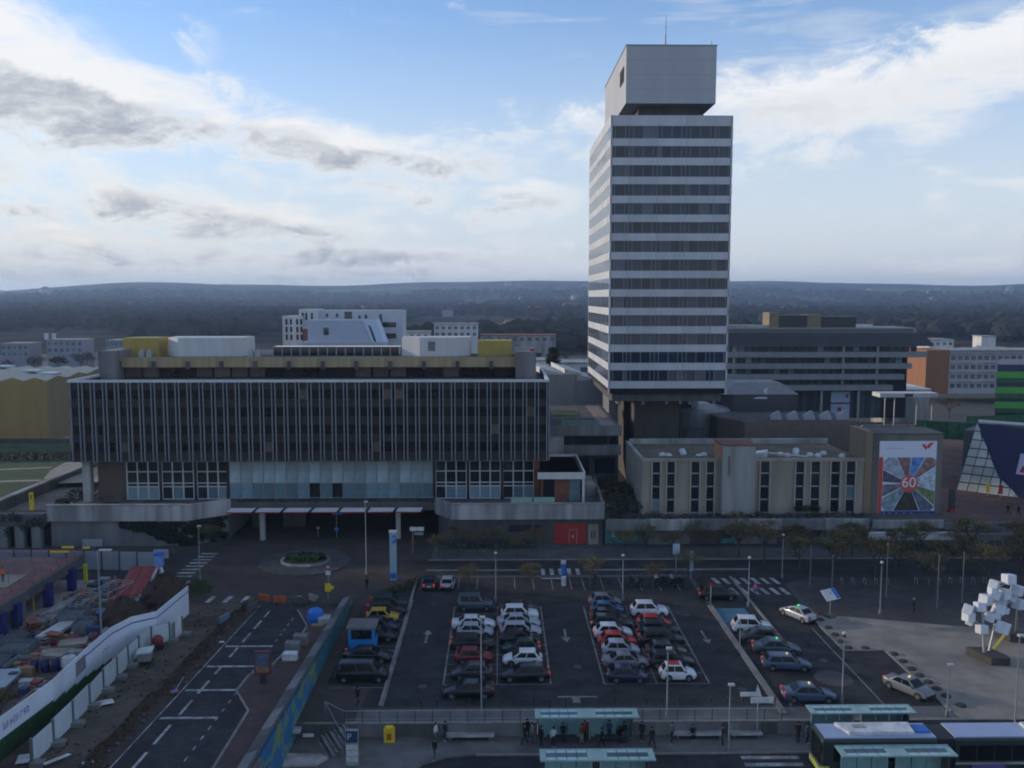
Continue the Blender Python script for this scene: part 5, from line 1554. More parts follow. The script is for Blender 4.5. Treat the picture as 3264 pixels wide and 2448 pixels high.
def car_meshes(kind):
    L, W, H, belt, nose, tail, cf, rf_, rr, cr_ = SPEC[kind]
    h, w = L / 2, W / 2
    st = [(-h, .42, tail * .80, .80), (-h + .06, .30, tail - .03, .90), (-h + .30, .22, max(tail, .9), .97), (-h + .8, .20, belt, 1.0), (-.4, .19, belt, 1.0), (cf - .1, .19, belt, 1.0),
          (cf + .25, .20, belt * .55 + nose * .47, .99), (h - .40, .22, nose, .95), (h - .12, .27, nose - .10, .86), (h, .36, nose - .26, .72)]
    rings = []
    for x, zb, zt, k in st:
        q = w * k
        rings.append([(x, -q * .90, zb), (x, -q, zb + .16), (x, -q, zt - .20), (x, -q * .93, zt - .04), (x, -q * .80, zt), (x, q * .80, zt), (x, q * .93, zt - .04), (x, q, zt - .20), (x, q, zb + .16), (x, q * .90, zb)])
    body = loft([r_[::-1] for r_ in rings])
    # cabin shell
    wb, wr = w * .90, w * .72
    base = [(cr_, -wb), (cr_, wb), (cf, wb), (cf, -wb)]
    i = len(body.v)
    c1 = [(cr_, -wb, belt - .06), (cf, -wb, belt - .06), (cf, wb, belt - .06), (cr_, wb, belt - .06)]
    c2 = [(rr, -wr, H - .05), (rf_, -wr, H - .05), (rf_, wr, H - .05), (rr, wr, H - .05)]
    c3 = [(rr + .18, -wr * .82, H), (rf_ - .18, -wr * .82, H), (rf_ - .18, wr * .82, H), (rr + .18, wr * .82, H)]
    for a, c in ((c1, c2), (c2, c3)):
        for k in range(4):
            j = (k + 1) % 4
            body.poly([a[k], a[j], c[j], c[k]])
    body.poly(c3)
    me = {'body': body.mesh('body', M_paint['black'], False)}
    bm = bmesh.new()
    bm.from_mesh(me['body'])
    bmesh.ops.remove_doubles(bm, verts=bm.verts, dist=.002)
    ed = [e_ for e_ in bm.edges if len(e_.link_faces) == 2 and e_.calc_face_angle(0) > R(22)]
    bmesh.ops.bevel(bm, geom=ed, offset=.045, segments=2, profile=.6, affect='EDGES', clamp_overlap=True)
    bmesh.ops.recalc_face_normals(bm, faces=bm.faces)
    for f_ in bm.faces:
        f_.smooth = True
    bm.to_mesh(me['body'])
    bm.free()

    def lerp(a, c, t):
        return Vector(a) * (1 - t) + Vector(c) * t

    def glass(a, b_, c, d, u0, u1, v0, v1, off):
        q = []
        for u, v in ((u0, v0), (u1, v0), (u1, v1), (u0, v1)):
            q.append(lerp(lerp(a, b_, u), lerp(d, c, u), v) + Vector(off))
        return MB().poly(q)
    e = .012
    me['windscreen'] = glass(c1[1], c1[2], c2[2], c2[1], .05, .95, .12, .95, (e, 0, e)).mesh('windscreen', M_carglass)
    me['rear_window'] = glass(c1[3], c1[0], c2[0], c2[3], .07, .93, .22, .93, (-e, 0, e)).mesh('rear_window', M_carglass)
    for s, nm in ((0, 'r'), (1, 'l')):
        q = (c1[0], c1[1], c2[1], c2[0]) if s == 0 else (c1[2], c1[3], c2[3], c2[2])
        off = (0, -e if s == 0 else e, e)
        for u0, u1, k in ((.10, .47, 'a'), (.50, .90, 'b')):
            me['side_window' + nm + k] = glass(*q, u0, u1, .14, .92, off).mesh('side_window', M_carglass)
    wh = MB().tube((0, -.10, 0), (0, .10, 0), .315, .315, 14)
    me['wheel'] = wh.mesh('wheel', M_tyre)
    me['rim'] = MB().tube((0, -.108, 0), (0, .108, 0), .205, .205, 10).mesh('rim', M_rim)
    me['headlight'] = MB().box(-.14, .05, -.17, .17, -.07, .07).mesh('headlight', M_head)
    me['tail_light'] = MB().box(-.035, .16, -.10, .10, -.15, .15).mesh('tail_light', M_tail)
    me['mirror'] = MB().box(-.06, .06, -.10, .10, -.06, .06).mesh('mirror', M_trim)
    me['number_plate'] = MB().box(-.01, .01, -.26, .26, -.06, .06).mesh('number_plate', M_plate)
    me['arch'] = MB().tube((0, -.01, 0), (0, .01, 0), .37, .37, 14).mesh('wheel_arch', M_trim)
    me['bumper'] = MB().box(-.05, .05, -w * .80, w * .80, -.09, .09).mesh('bumper', M_trim)
    return me


def car(kind, colour, x, y, rz, label, z=.012, roof=None, lit=False, group='parked cars'):
    if kind not in CARM:
        CARM[kind] = car_meshes(kind)
    me = CARM[kind]
    L, W, H, belt, nose, tail, cf, rf_, rr, cr_ = SPEC[kind]
    h, w = L / 2, W / 2
    t_ = thing('parked_car', label, 'car', (x, y, z), rz, group)
    q_ = random.Random(int(x * 97 + y * 13))
    t_.scale = (q_.uniform(.94, 1.05), q_.uniform(.97, 1.02), q_.uniform(.95, 1.05))
    bo = link('body', me['body'], t_)
    bo.material_slots[0].link = 'OBJECT'
    bo.material_slots[0].material = M_paint[colour]
    for nm in ('windscreen', 'rear_window', 'side_windowra', 'side_windowrb', 'side_windowla', 'side_windowlb'):
        link('side_window' if nm.startswith('side') else nm, me[nm], t_)
    for sx in (h - .82, -h + .80):
        for sy in (-1, 1):
            wo_ = link('wheel', me['wheel'], t_, (sx, sy * (w - .085), .315))
            link('rim', me['rim'], wo_)
            link('wheel_arch', me['arch'], t_, (sx, sy * (w - .004), .345))
    for sy in (-1, 1):
        link('headlight', me['headlight'], t_, (h - .16, sy * w * .60, nose - .20))
        tl = link('tail_light', me['tail_light'], t_, (-h + .02, sy * w * .70, tail - .16))
        if lit or q_.random() < .22:
            tl.material_slots[0].link = 'OBJECT'
            tl.material_slots[0].material = M_tail_on
        link('mirror', me['mirror'], t_, (cf - .25, sy * (w + .02), belt + .05))
    link('number_plate', me['number_plate'], t_, (h - .015, 0, .48))
    link('number_plate', me['number_plate'], t_, (-h - .012, 0, .62))
    link('bumper', me['bumper'], t_, (h - .04, 0, .36))
    link('bumper', me['bumper'], t_, (-h + .04, 0, .40))
    if roof:
        MB().poly([(rr + .2, -w * .58, H + .008), (rf_ - .2, -w * .58, H + .008), (rf_ - .2, w * .58, H + .008), (rr + .2, w * .58, H + .008)]).build('roof_panel', M_paint[roof], t_)
    return t_


F, K_ = 0.0, math.pi            # nose to the right / nose to the left


def column(name, x, items):
    for i, (kind, col, y, rz, *ex) in enumerate(items):
        roof = ex[0] if ex else None
        car(kind, col, x + random.Random(i * 7 + int(x * 10)).uniform(-.18, .18), y + random.Random(i * 5 + int(x * 10)).uniform(-.06, .06), rz + random.Random(i * 3 + int(x * 10)).uniform(-.03, .03),
            f'{col} {kind}{" with " + roof + " roof" if roof and roof != col else ""}, {ORD[i]} from the front, {name}', roof=roof, group='cars in the ' + name)


column('left edge row of cars', -13.0, [('minivan', 'black', 80.9, F), ('saloon', 'black', 85.2, F), ('hatchback', 'black', 90.6, F), ('hatchback', 'navy blue', 93.2, F), ('small hatchback', 'yellow', 96.0, F), ('estate', 'black', 98.3, F), ('estate', 'dark green', 100.8, F)])
column('first full column from the left', -2.75, [('hatchback', 'dark grey', 81.2, K_), ('hatchback', 'dark red', 84.7, F), ('estate', 'black', 88.4, F), ('hatchback', 'silver', 91.6, F), ('saloon', 'white', 93.8, F), ('leisure van', 'slate blue', 99.6, F)])
column('second full column from the left', 2.2, [('estate', 'black', 80.7, K_), ('hatchback', 'white', 84.2, K_), ('hatchback', 'dark green', 87.2, K_), ('hatchback', 'black', 89.4, F), ('estate', 'silver', 91.7, F), ('saloon', 'silver', 94.1, F), ('suv', 'white', 96.3, F), ('saloon', 'dark grey', 98.6, F)])
column('third full column from the left', 12.15, [('hatchback', 'navy blue', 80.4, F), ('saloon', 'grey', 83.5, F), ('hatchback', 'silver', 86.4, F), ('hatchback', 'red', 88.7, F), ('hatchback', 'white', 91.0, F), ('estate', 'black', 93.6, F), ('hatchback', 'black', 95.8, F), ('hatchback', 'blue', 98.1, F), ('hatchback', 'grey', 100.6, F)])
column('rightmost full column of cars', 16.9, [('small hatchback', 'white', 80.6, F, 'red'), ('estate', 'black', 83.6, F), ('hatchback', 'dark grey', 86.0, F), ('people carrier', 'black', 88.9, F), ('suv', 'black', 91.5, F), ('hatchback', 'red', 93.6, F), ('suv', 'white', 97.3, F)])
car('saloon', 'black', -2.9, 77.3, K_, 'black saloon parked across the aisle in front of the first double row', group='cars outside the bays')
car('hatchback', 'navy blue', -8.8, 107.6, R(92), 'navy blue hatchback nose in at the far edge beside the green corner', lit=True, group='cars at the far edge')
car('hatchback', 'silver', -6.5, 107.7, R(88), 'silver hatchback nose in at the far edge, right of the navy one', group='cars at the far edge')
car('people carrier', 'black', 26.1, 102.9, F - .04, 'black people carrier with lit tail lamps turning at the car park entrance', lit=True, group='cars outside the bays')
car('suv', 'white', 27.2, 92.3, F - .12, 'white suv at the far end of the taxi rank beside the blue bay', group='cars on the taxi rank')
car('hatchback', 'dark grey', 27.2, 89.6, K_ - .12, 'dark grey hatchback with nose to the kerb next to the white suv', group='cars on the taxi rank')


def taxi(t_, on):
    m_ = mat('taxi_lamp_green', (.05, .4, .08), .4, .05, 2, emit=(.05, 1.0, .15, .9)) if on == 'green' else mat('taxi_lamp_amber', (.5, .4, .05), .4, .05, 2, emit=(.9, .8, .10, .7))
    MB().box(-.06, .06, -.13, .13, 1.44, 1.56).build('taxi_lamp', m_, t_)


taxi(car('saloon', 'slate blue', 28.1, 86.6, F - .12, 'slate blue taxi with a green roof lamp on the rank', group='cars on the taxi rank'), 'green')
taxi(car('estate', 'steel blue', 27.9, 82.8, F - .08, 'dark steel blue estate taxi with an amber roof lamp on the rank', group='cars on the taxi rank'), 'amber')
taxi(car('saloon', 'steel blue', 27.7, 76.0, F - .06, 'steel blue saloon taxi nearest the bus shelters', lit=True, group='cars on the taxi rank'), 'amber')
taxi(car('saloon', 'silver', 33.6, 96.3, R(118), 'silver taxi with a bright green roof lamp driving away on the taxi road', group='moving taxis'), 'green')
taxi(car('saloon', 'grey', 37.4, 77.4, R(-58), 'dark grey taxi parked askew against the plaza edge', group='cars on the taxi rank'), 'amber')


def bike(x, y, rz, label, col):
    t_ = thing('motorcycle', label, 'motorcycle', (x, y, .012), rz, 'motorcycles at the far edge of the car park')
    for sx in (-.68, .68):
        o_ = MB().tube((sx, -.06, .31), (sx, .06, .31), .31, .31, 12).build('wheel', M_tyre, t_)
        MB().tube((sx, -.07, .31), (sx, .07, .31), .17, .17, 8).build('rim', M_rim, o_)
    MB().box(-.35, .35, -.17, .17, .35, .72).build('engine', M_dsteel, t_)
    MB().prism([(-.75, -.15), (.1, -.17), (.1, .17), (-.75, .15)], .72, lambda a, b_: .84 - a * .05).build('seat', M_black, t_)
    MB().prism([(.05, -.18), (.55, -.12), (.55, .12), (.05, .18)], .68, lambda a, b_: 1.0 - a * .1).build('fuel_tank', col, t_)
    MB().tube((.72, 0, .3), (.45, 0, 1.1), .05, .05, 6).tube((.45, -.36, 1.12), (.45, .36, 1.12), .025, .025, 5).build('fork', M_steel, t_)
    MB().box(.52, .66, -.14, .14, .88, 1.2).build('headlamp_fairing', col, t_)
    MB().box(-.95, -.6, -.2, .2, .78, 1.1).build('top_box', M_black, t_)


for i, (x, y, c) in enumerate(((12.0, 109.2, 'black'), (16.4, 108.0, 'black'), (17.6, 108.0, 'dark grey'), (19.7, 108.1, 'white'), (20.6, 108.1, 'black'), (21.7, 107.9, 'silver'), (22.5, 107.9, 'black'))):
    bike(x, y, R(90 + i * 3), f'{c} motorcycle, {ORD[i]} from the left in the motorcycle row', M_paint[c])

# ================================================================== bus shelters and the articulated bus
M_shg = mat('shelter_green_glass', (.20, .34, .33), .25, .15, .8)
M_shf = mat('shelter_green_frame', (.26, .38, .36), .5, .1, .8)


def shelter(x0, x1, y0, y1, label):
    t_ = thing('bus_shelter', label, 'bus shelter', ((x0 + x1) / 2, (y0 + y1) / 2, ZB + .14))
    w, d = (x1 - x0) / 2, (y1 - y0) / 2
    h = 2.5
    MB().box(-w, w, -d, -d + .12, h, h + .12).build('roof_edge', M_shf, t_)
    MB().box(-w, w, d - .12, d, h, h + .12).build('roof_edge', M_shf, t_)
    for a, c in ((-w, -.30), (.30, w)):
        MB().box(a, a + .45, -d + .12, d - .12, h, h + .10).build('roof_panel', M_shf, t_)
        MB().box(c - .45, c, -d + .12, d - .12, h, h + .10).build('roof_panel', M_shf, t_)
        n = 4
        ww = (c - a - .9) / n
        for i in range(n):
            xa = a + .45 + i * ww
            MB().box(xa + .03, xa + ww - .03, -d + .12, -d + .5, h + .01, h + .09).build('roof_pane', mat('shelter_pale_pane', (.36, .50, .49), .2, .1, .8), t_)
            MB().box(xa + .03, xa + ww - .03, -d + .53, d - .55, h + .01, h + .06).build('roof_pane', mat('shelter_dark_pane', (.06, .11, .12), .2, .1, .8), t_)
            MB().box(xa + .03, xa + ww - .03, d - .52, d - .14, h + .01, h + .09).build('roof_pane', MATS['shelter_pale_pane'], t_)
    MB().box(-.30, .30, -d + .12, d - .12, h, h + .08).build('roof_panel', M_shf, t_)
    for x in (-w + .5, -.35, .35, w - .5):
        MB().box(x - .06, x + .06, d - .28, d - .16, 0, h).build('post', M_shf, t_)
    for a, c in ((-w + .55, -.40), (.40, w - .55)):
        n = 3
        for i in range(n):
            xa = a + (c - a) * i / n
            MB().box(xa + .03, xa + (c - a) / n - .03, d - .24, d - .21, .25, h - .15).build('back_pane', M_shg, t_)
    MB().box(-w + 1, -.8, -d * .1, d - .35, .42, .5).build('bench', M_dsteel, t_)
    MB().box(.8, w - 1, -d * .1, d - .35, .42, .5).build('bench', M_dsteel, t_)
    MB().box(w - .56, w - .48, -d + .3, d - .3, .3, 2.2).build('end_panel', M_concd, t_)


shelter(2.9, 11.5, 70.0, 71.6, 'green glass bus shelter with the waiting crowd on the far platform')
shelter(3.0, 11.7, 63.2, 64.9, 'green glass bus shelter on the near platform below the crowd')
shelter(26.0, 34.8, 70.4, 72.0, 'green glass bus shelter behind the roof of the bus')
shelter(25.9, 34.7, 63.5, 65.2, 'green glass bus shelter on the near platform in front of the bus')

BS = thing('articulated_bus', 'articulated city bus with pale blue roof, white roof unit and lime front corner', 'bus', (25.0, 66.6, ZB))
M_bus = mat('bus_green_grey', (.028, .042, .040), .35, .1, .5)
M_busr = mat('bus_roof_blue', (.31, .36, .50), .5, .08, .5)


def bus_part(nm, b, m, smooth=False):
    return b.build(nm, m, BS, smooth)


def bus_box(x0, x1, nm):
    rr_ = [[(x, -1.27, .32), (x, -1.28, 2.0), (x, -1.24, 2.95), (x, -.95, 3.18), (x, .95, 3.18), (x, 1.24, 2.95), (x, 1.28, 2.0), (x, 1.27, .32)][::-1] for x in (x0, x0 + .12, x1 - .05, x1)]
    rr_[0] = [(x0, y * .92, .32 + (z - .32) * .97) for _, y, z in rr_[0]]
    return bus_part(nm, loft(rr_), M_bus)


bus_box(0, 9.0, 'front_section')
bus_box(10.4, 18.0, 'rear_section')
for xa, xb in ((.25, 8.95), (10.45, 17.9)):
    bus_part('roof_skin', MB().prism([(xa, -1.12), (xb, -1.12), (xb, 1.12), (xa, 1.12)], 3.10, 3.215), M_busr)
bus_part('roof_unit', MB().prism([(2.3, -.75), (7.4, -.75), (7.6, .85), (1.7, .85)], 3.215, 3.46), M_white)
bus_part('roof_hatch', MB().box(2.9, 3.9, -.1, .4, 3.46, 3.50), M_concl)
bus_part('roof_grille', MB().box(7.7, 8.8, -.5, .7, 3.215, 3.34), M_blue)
bus_part('roof_unit', MB().box(16.6, 17.8, -.7, .8, 3.215, 3.42), M_white)
for i in range(8):
    xa = 9.02 + i * .172
    bus_part('bellows_fold', MB().box(xa, xa + .11, -1.12, 1.12, .4, 3.05), M_dsteel)
for s_ in (-1, 1):
    for i in range(6):
        xa = .9 + i * 1.34
        bus_part('side_window', MB().box(xa, xa + 1.24, s_ * 1.285 - .015, s_ * 1.285 + .015, 1.35, 2.55), M_carglass)
    for i in range(5):
        xa = 10.8 + i * 1.38
        bus_part('side_window', MB().box(xa, xa + 1.28, s_ * 1.285 - .015, s_ * 1.285 + .015, 1.35, 2.55), M_carglass)
    for xa in (2.0, 7.3, 15.8):
        wo_ = bus_part('wheel', MB().tube((xa, s_ * 1.10, .48), (xa, s_ * 1.31, .48), .48, .48, 16), M_tyre)
        MB().tube((xa, s_ * 1.31, .48), (xa, s_ * 1.325, .48), .26, .26, 10).build('rim', M_rim, wo_)
bus_part('windscreen', MB().poly([(-.01, -1.1, 1.0), (-.01, -1.1, 2.85), (-.01, 1.1, 2.85), (-.01, 1.1, 1.0)]), M_carglass)
bus_part('front_bumper', MB().box(-.10, .08, -1.15, 1.15, .3, .75), mat('lime_yellow', (.50, .52, .08), .5, .1, .6))
bus_part('front_corner', MB().box(-.03, .6, -1.30, -1.20, .32, .95), MATS['lime_yellow'])
bus_part('front_lamp', MB().box(-.12, -.06, -1.0, -.6, .55, .75), M_head)
bus_part('front_lamp', MB().box(-.12, -.06, .6, 1.0, .55, .75), M_head)
bus_part('side_stripe', MB().box(11.8, 14.4, -1.30, -1.286, .55, 1.0), mat('purple_stripe', (.14, .08, .26), .5))
bus_part('side_skirt', MB().box(10.5, 17.8, -1.295, -1.284, 1.02, 1.2), M_concl)
bus_part('mirror', MB().box(-.28, -.05, -1.45, -1.28, 2.2, 2.75), M_black)

# ================================================================== sculpture of white cubes on the plaza
SCU = thing('cube_sculpture', 'sculpture of stacked white cubes on two dark tilted slabs with a yellow beam', 'sculpture', (49.5, 86, .016))
M_cube = mat('white_cube', (.58, .60, .64), .5, .10, .9, streak=True, dirt=.2, rnd=.12)
b_ = MB().prism([(47.2, 86.0), (47.6, 84.6), (48.2, 83.1), (50.0, 83.0), (50.1, 83.8), (49.4, 85.9)], .02, .75)
rel(b_.build('base_slab', mat('dark_slab', (.055, .048, .044), .8, .2, 1.0), SCU), SCU)
SCU.children[0].location = (-49.5, -86, 0)
b_ = MB().prism([(52.6, 91.0), (53.4, 88.9), (55.4, 88.6), (56.2, 90.6), (55.0, 91.6)], .02, .9)
o_ = b_.build('base_slab', MATS['dark_slab'], SCU)
o_.location = (-49.5, -86, 0)
o_ = MB().tube((49.6, 85.4, .7), (53.0, 89.0, 1.0), .14, .14, 6).build('yellow_beam', M_yel, SCU)
o_.location = (-49.5, -86, 0)
cub = [(50.7, 85.2, 8.0, .62, .1), (49.4, 85.4, 7.4, .55, .5), (49.0, 85.1, 6.9, .40, .2), (49.3, 85.2, 6.4, .62, .8), (48.4, 85.0, 6.0, .62, .3), (48.95, 85.6, 5.9, .5, .6), (47.7, 84.8, 5.35, .55, .05), (48.25, 85.2, 5.0, .36, .4), (46.7, 85.0, 5.0, .58, .6),
       (46.85, 85.2, 4.2, .58, .2), (47.15, 85.4, 3.55, .42, .5), (47.8, 84.4, 3.2, .55, .1), (51.7, 85.4, 6.8, .62, .4), (50.6, 85.6, 6.35, .6, .2), (51.4, 85.8, 6.0, .62, .7), (51.95, 85.4, 5.4, .62, .3), (50.5, 85.8, 5.5, .58, .5), (50.0, 85.5, 4.8, .62, .9), (50.55, 85.3, 4.75, .4, .3), (49.0, 85.2, 4.15, .60, .6), (49.5, 85.0, 4.35, .42, .1), (50.0, 84.6, 3.25, .72, .55)]
for i, (x, y, z, s_, a) in enumerate(cub):
    s_ *= .82
    o_ = MB().box(-s_, s_, -s_, s_, -s_, s_).build('cube', M_cube, SCU)
    bv_ = o_.modifiers.new('bevel', 'BEVEL')
    bv_.width = .10
    bv_.segments = 2
    o_.location = (x - 49.5, y - 86, z)
    o_.rotation_euler = (a * .7 - .2, a * .5, a * 1.6)
tr = MB().tube((48.3, 84.6, .7), (48.0, 84.9, 5.2), .17, .12, 7).tube((48.1, 84.8, 3.2), (46.8, 85.1, 4.4), .08, .08, 6).tube((48.0, 84.9, 5.2), (49.3, 85.2, 6.6), .09, .08, 6).tube((49.3, 85.2, 6.6), (50.7, 85.2, 8.0), .07, .06, 6)
tr.tube((49.0, 85.0, .7), (49.8, 85.2, 4.6), .14, .10, 6).tube((49.8, 85.2, 4.6), (51.8, 85.4, 6.4), .09, .07, 6).tube((54.4, 89.6, .9), (51.9, 85.5, 5.2), .12, .08, 6)
o_ = tr.build('stem', M_steel, SCU)
o_.location = (-49.5, -86, 0)

# ================================================================== people
POSES = {}


def person_mesh(pose):
    V, E, Rd = [], [], []

    def v(p, r, link_=None):
        V.append(p)
        Rd.append(r)
        if link_ is not None:
            E.append((link_, len(V) - 1))
        return len(V) - 1
    sit = pose == 'sit'
    dz = -.47 if sit else 0
    pel = v((0, 0, .95 + dz), (.15, .11))
    sp = v((0, .0, 1.14 + dz), (.135, .10), pel)
    ch = v((0, -.01, 1.34 + dz), (.165, .115), sp)
    nk = v((0, -.02, 1.49 + dz), (.055, .055), ch)
    hd = v((0, -.035, 1.59 + dz), (.082, .098), nk)
    v((0, -.03, 1.69 + dz), (.072, .086), hd)
    hands = []
    for s in (-1, 1):
        sw = (.16 * s if pose == 'walk' else 0)
        sh = v((.17 * s, 0, 1.41 + dz), (.062, .062), ch)
        if sit:
            el = v((.22 * s, -.10, 1.14 + dz), (.046, .046), sh)
            wr = v((.14 * s, -.34, 1.08 + dz), (.034, .034), el)
            hn = v((.12 * s, -.42, 1.06 + dz), (.042, .026), wr)
        elif pose == 'phone' and s > 0:
            el = v((.24 * s, -.04, 1.14), (.046, .046), sh)
            wr = v((.12 * s, -.24, 1.30), (.034, .034), el)
            hn = v((.08 * s, -.28, 1.37), (.042, .026), wr)
        else:
            el = v((.225 * s, .02 - sw * .4, 1.13), (.046, .046), sh)
            wr = v((.23 * s, -.05 - sw, .89), (.034, .034), el)
            hn = v((.23 * s, -.07 - sw * 1.1, .81), (.028, .042), wr)
        hands.append((Vector(V[wr]), Vector(V[hn]), s))
        hp = v((.09 * s, 0, .89 + dz), (.088, .088), pel)
        if sit:
            kn = v((.12 * s, -.44, .50), (.062, .062), hp)
            an_ = v((.12 * s, -.42, .09), (.045, .045), kn)
            v((.12 * s, -.58, .045), (.045, .035), an_)
        else:
            st_ = .20 * s if pose == 'walk' else .02 * s
            kn = v((.095 * s, -.03 - st_ * .7, .50), (.060, .060), hp)
            an_ = v((.10 * s, .02 - st_ * (1.6 if s > 0 else 1.3), .09 + (.05 if pose == 'walk' and s < 0 else 0)), (.045, .045), kn)
            v((.11 * s, -.14 - st_ * 1.5, .045), (.045, .035), an_)
    me = bpy.data.meshes.new('skeleton')
    me.from_pydata(V, E, [])
    o_ = bpy.data.objects.new('skeleton', me)
    COL.objects.link(o_)
    o_.modifiers.new('skin', 'SKIN')
    for i, r_ in enumerate(Rd):
        me.skin_vertices[0].data[i].radius = r_
        me.skin_vertices[0].data[i].use_root = i == 0
    ss = o_.modifiers.new('sub', 'SUBSURF')
    ss.levels = ss.render_levels = 1
    dg = bpy.context.evaluated_depsgraph_get()
    res = bpy.data.meshes.new_from_object(o_.evaluated_get(dg))
    bpy.data.objects.remove(o_)
    # fingers: four of unequal length and a thumb leaving the side of the palm
    bm = bmesh.new()
    bm.from_mesh(res)
    for wr, hn, s in hands:
        d = (hn - wr).normalized()
        side = Vector((0, -1, 0)) if abs(d.z) > .5 else Vector((1, 0, 0))
        for k, (off, ln) in enumerate(((-.027, .062), (-.009, .074), (.009, .070), (.027, .054), (.042, .045))):
            base_ = hn + side * off + d * (.02 if k < 4 else -.03)
            t1 = base_ + d * ln * .55 + (side * .02 if k == 4 else Vector())
            t2 = t1 + d * ln * .4 - Vector((s * .015, 0, 0))
            fb = MB().tube(base_, t1, .009, .009, 5).tube(t1, t2, .009, .007, 5)
            vs = [bm.verts.new(p) for p in fb.v]
            for f_ in fb.f:
                bm.faces.new([vs[q] for q in f_])
    # nose
    fb = MB().box(-.012, .012, -.15, -.10, 1.585 + dz, 1.625 + dz)
    vs = [bm.verts.new(p) for p in fb.v]
    for f_ in fb.f:
        bm.faces.new([vs[q] for q in f_])
    bm.to_mesh(res)
    bm.free()
    res.materials.clear()
    for m_ in ('skin', 'top', 'trousers', 'shoes'):
        res.materials.append(None)
    for p in res.polygons:
        c = p.center
        z = c.z - dz
        low = c.z
        if z > 1.50:
            mi = 0
        elif low < .10:
            mi = 3
        elif (sit and (c.y < -.12 and low < .56 or z < .97)) or (not sit and z < .96 and abs(c.x) < .19):
            mi = 2
        elif (not sit and abs(c.x) > .19 and z < .90) or (sit and c.y < -.33 and low > .56):
            mi = 0
        else:
            mi = 1
        p.material_index = mi
        p.use_smooth = True
    hair = MB()
    n = 10
    prof = [(.092, 1.60), (.104, 1.66), (.088, 1.73), (.045, 1.765)]
    for r_, z in prof:
        for k in range(n):
            t = 2 * math.pi * k / n
            hair.v.append((r_ * math.cos(t), -.02 + r_ * 1.12 * math.sin(t) + (.022 if z < 1.63 else .006), z + dz + (.055 if math.sin(t) < -.4 and z < 1.65 else 0)))
    for a in range(3):
        for k in range(n):
            j = (k + 1) % n
            hair.f.append((a * n + k, a * n + j, (a + 1) * n + j, (a + 1) * n + k))
            hair.m.append(0)
    hair.f.append(tuple(range(3 * n, 4 * n)))
    hair.m.append(0)
    eyes = MB().box(-.042, -.022, -.136, -.128, 1.622 + dz, 1.634 + dz).box(.022, .042, -.136, -.128, 1.622 + dz, 1.634 + dz).box(-.022, .022, -.134, -.127, 1.553 + dz, 1.562 + dz)
    return res, hair.mesh('hair', [M_black], True), eyes.mesh('face_features', M_black)


M_skin = mat('skin', (.36, .22, .16), .6, .08, 3)
M_skin2 = mat('dark_skin', (.10, .055, .035), .6, .08, 3)


def cloth(n, c):
    return mat('cloth_' + n, c, .9, .15, 3)


CL = {'black': (.010, .010, .012), 'navy': (.012, .016, .040), 'grey': (.10, .10, .11), 'white': (.55, .55, .56), 'blue': (.03, .06, .14), 'brown': (.13, .07, .03), 'pink': (.48, .14, .30), 'red': (.40, .03, .03), 'denim': (.035, .055, .10), 'beige': (.28, .22, .15), 'orange': (.60, .12, .03)}


def person(x, y, z, pose, rz, top, trs, label, shoe='black', hairm=None, skin=None, h=1.0, group=None):
    if pose not in POSES:
        POSES[pose] = person_mesh(pose)
    me, ha, ey = POSES[pose]
    o_ = link('person', me, None, (x, y, z), rz)
    tag(o_, label, 'person', group)
    o_.scale = (h, h, h)
    for i, m_ in enumerate((skin or M_skin, cloth(top, CL[top]), cloth(trs, CL[trs]), cloth(shoe, CL[shoe]))):
        o_.material_slots[i].link = 'OBJECT'
        o_.material_slots[i].material = m_
    a = link('hair', ha, o_)
    a.material_slots[0].link = 'OBJECT'
    a.material_slots[0].material = hairm or cloth('dark_hair', (.015, .011, .009))
    link('face_features', ey, o_)
    return o_


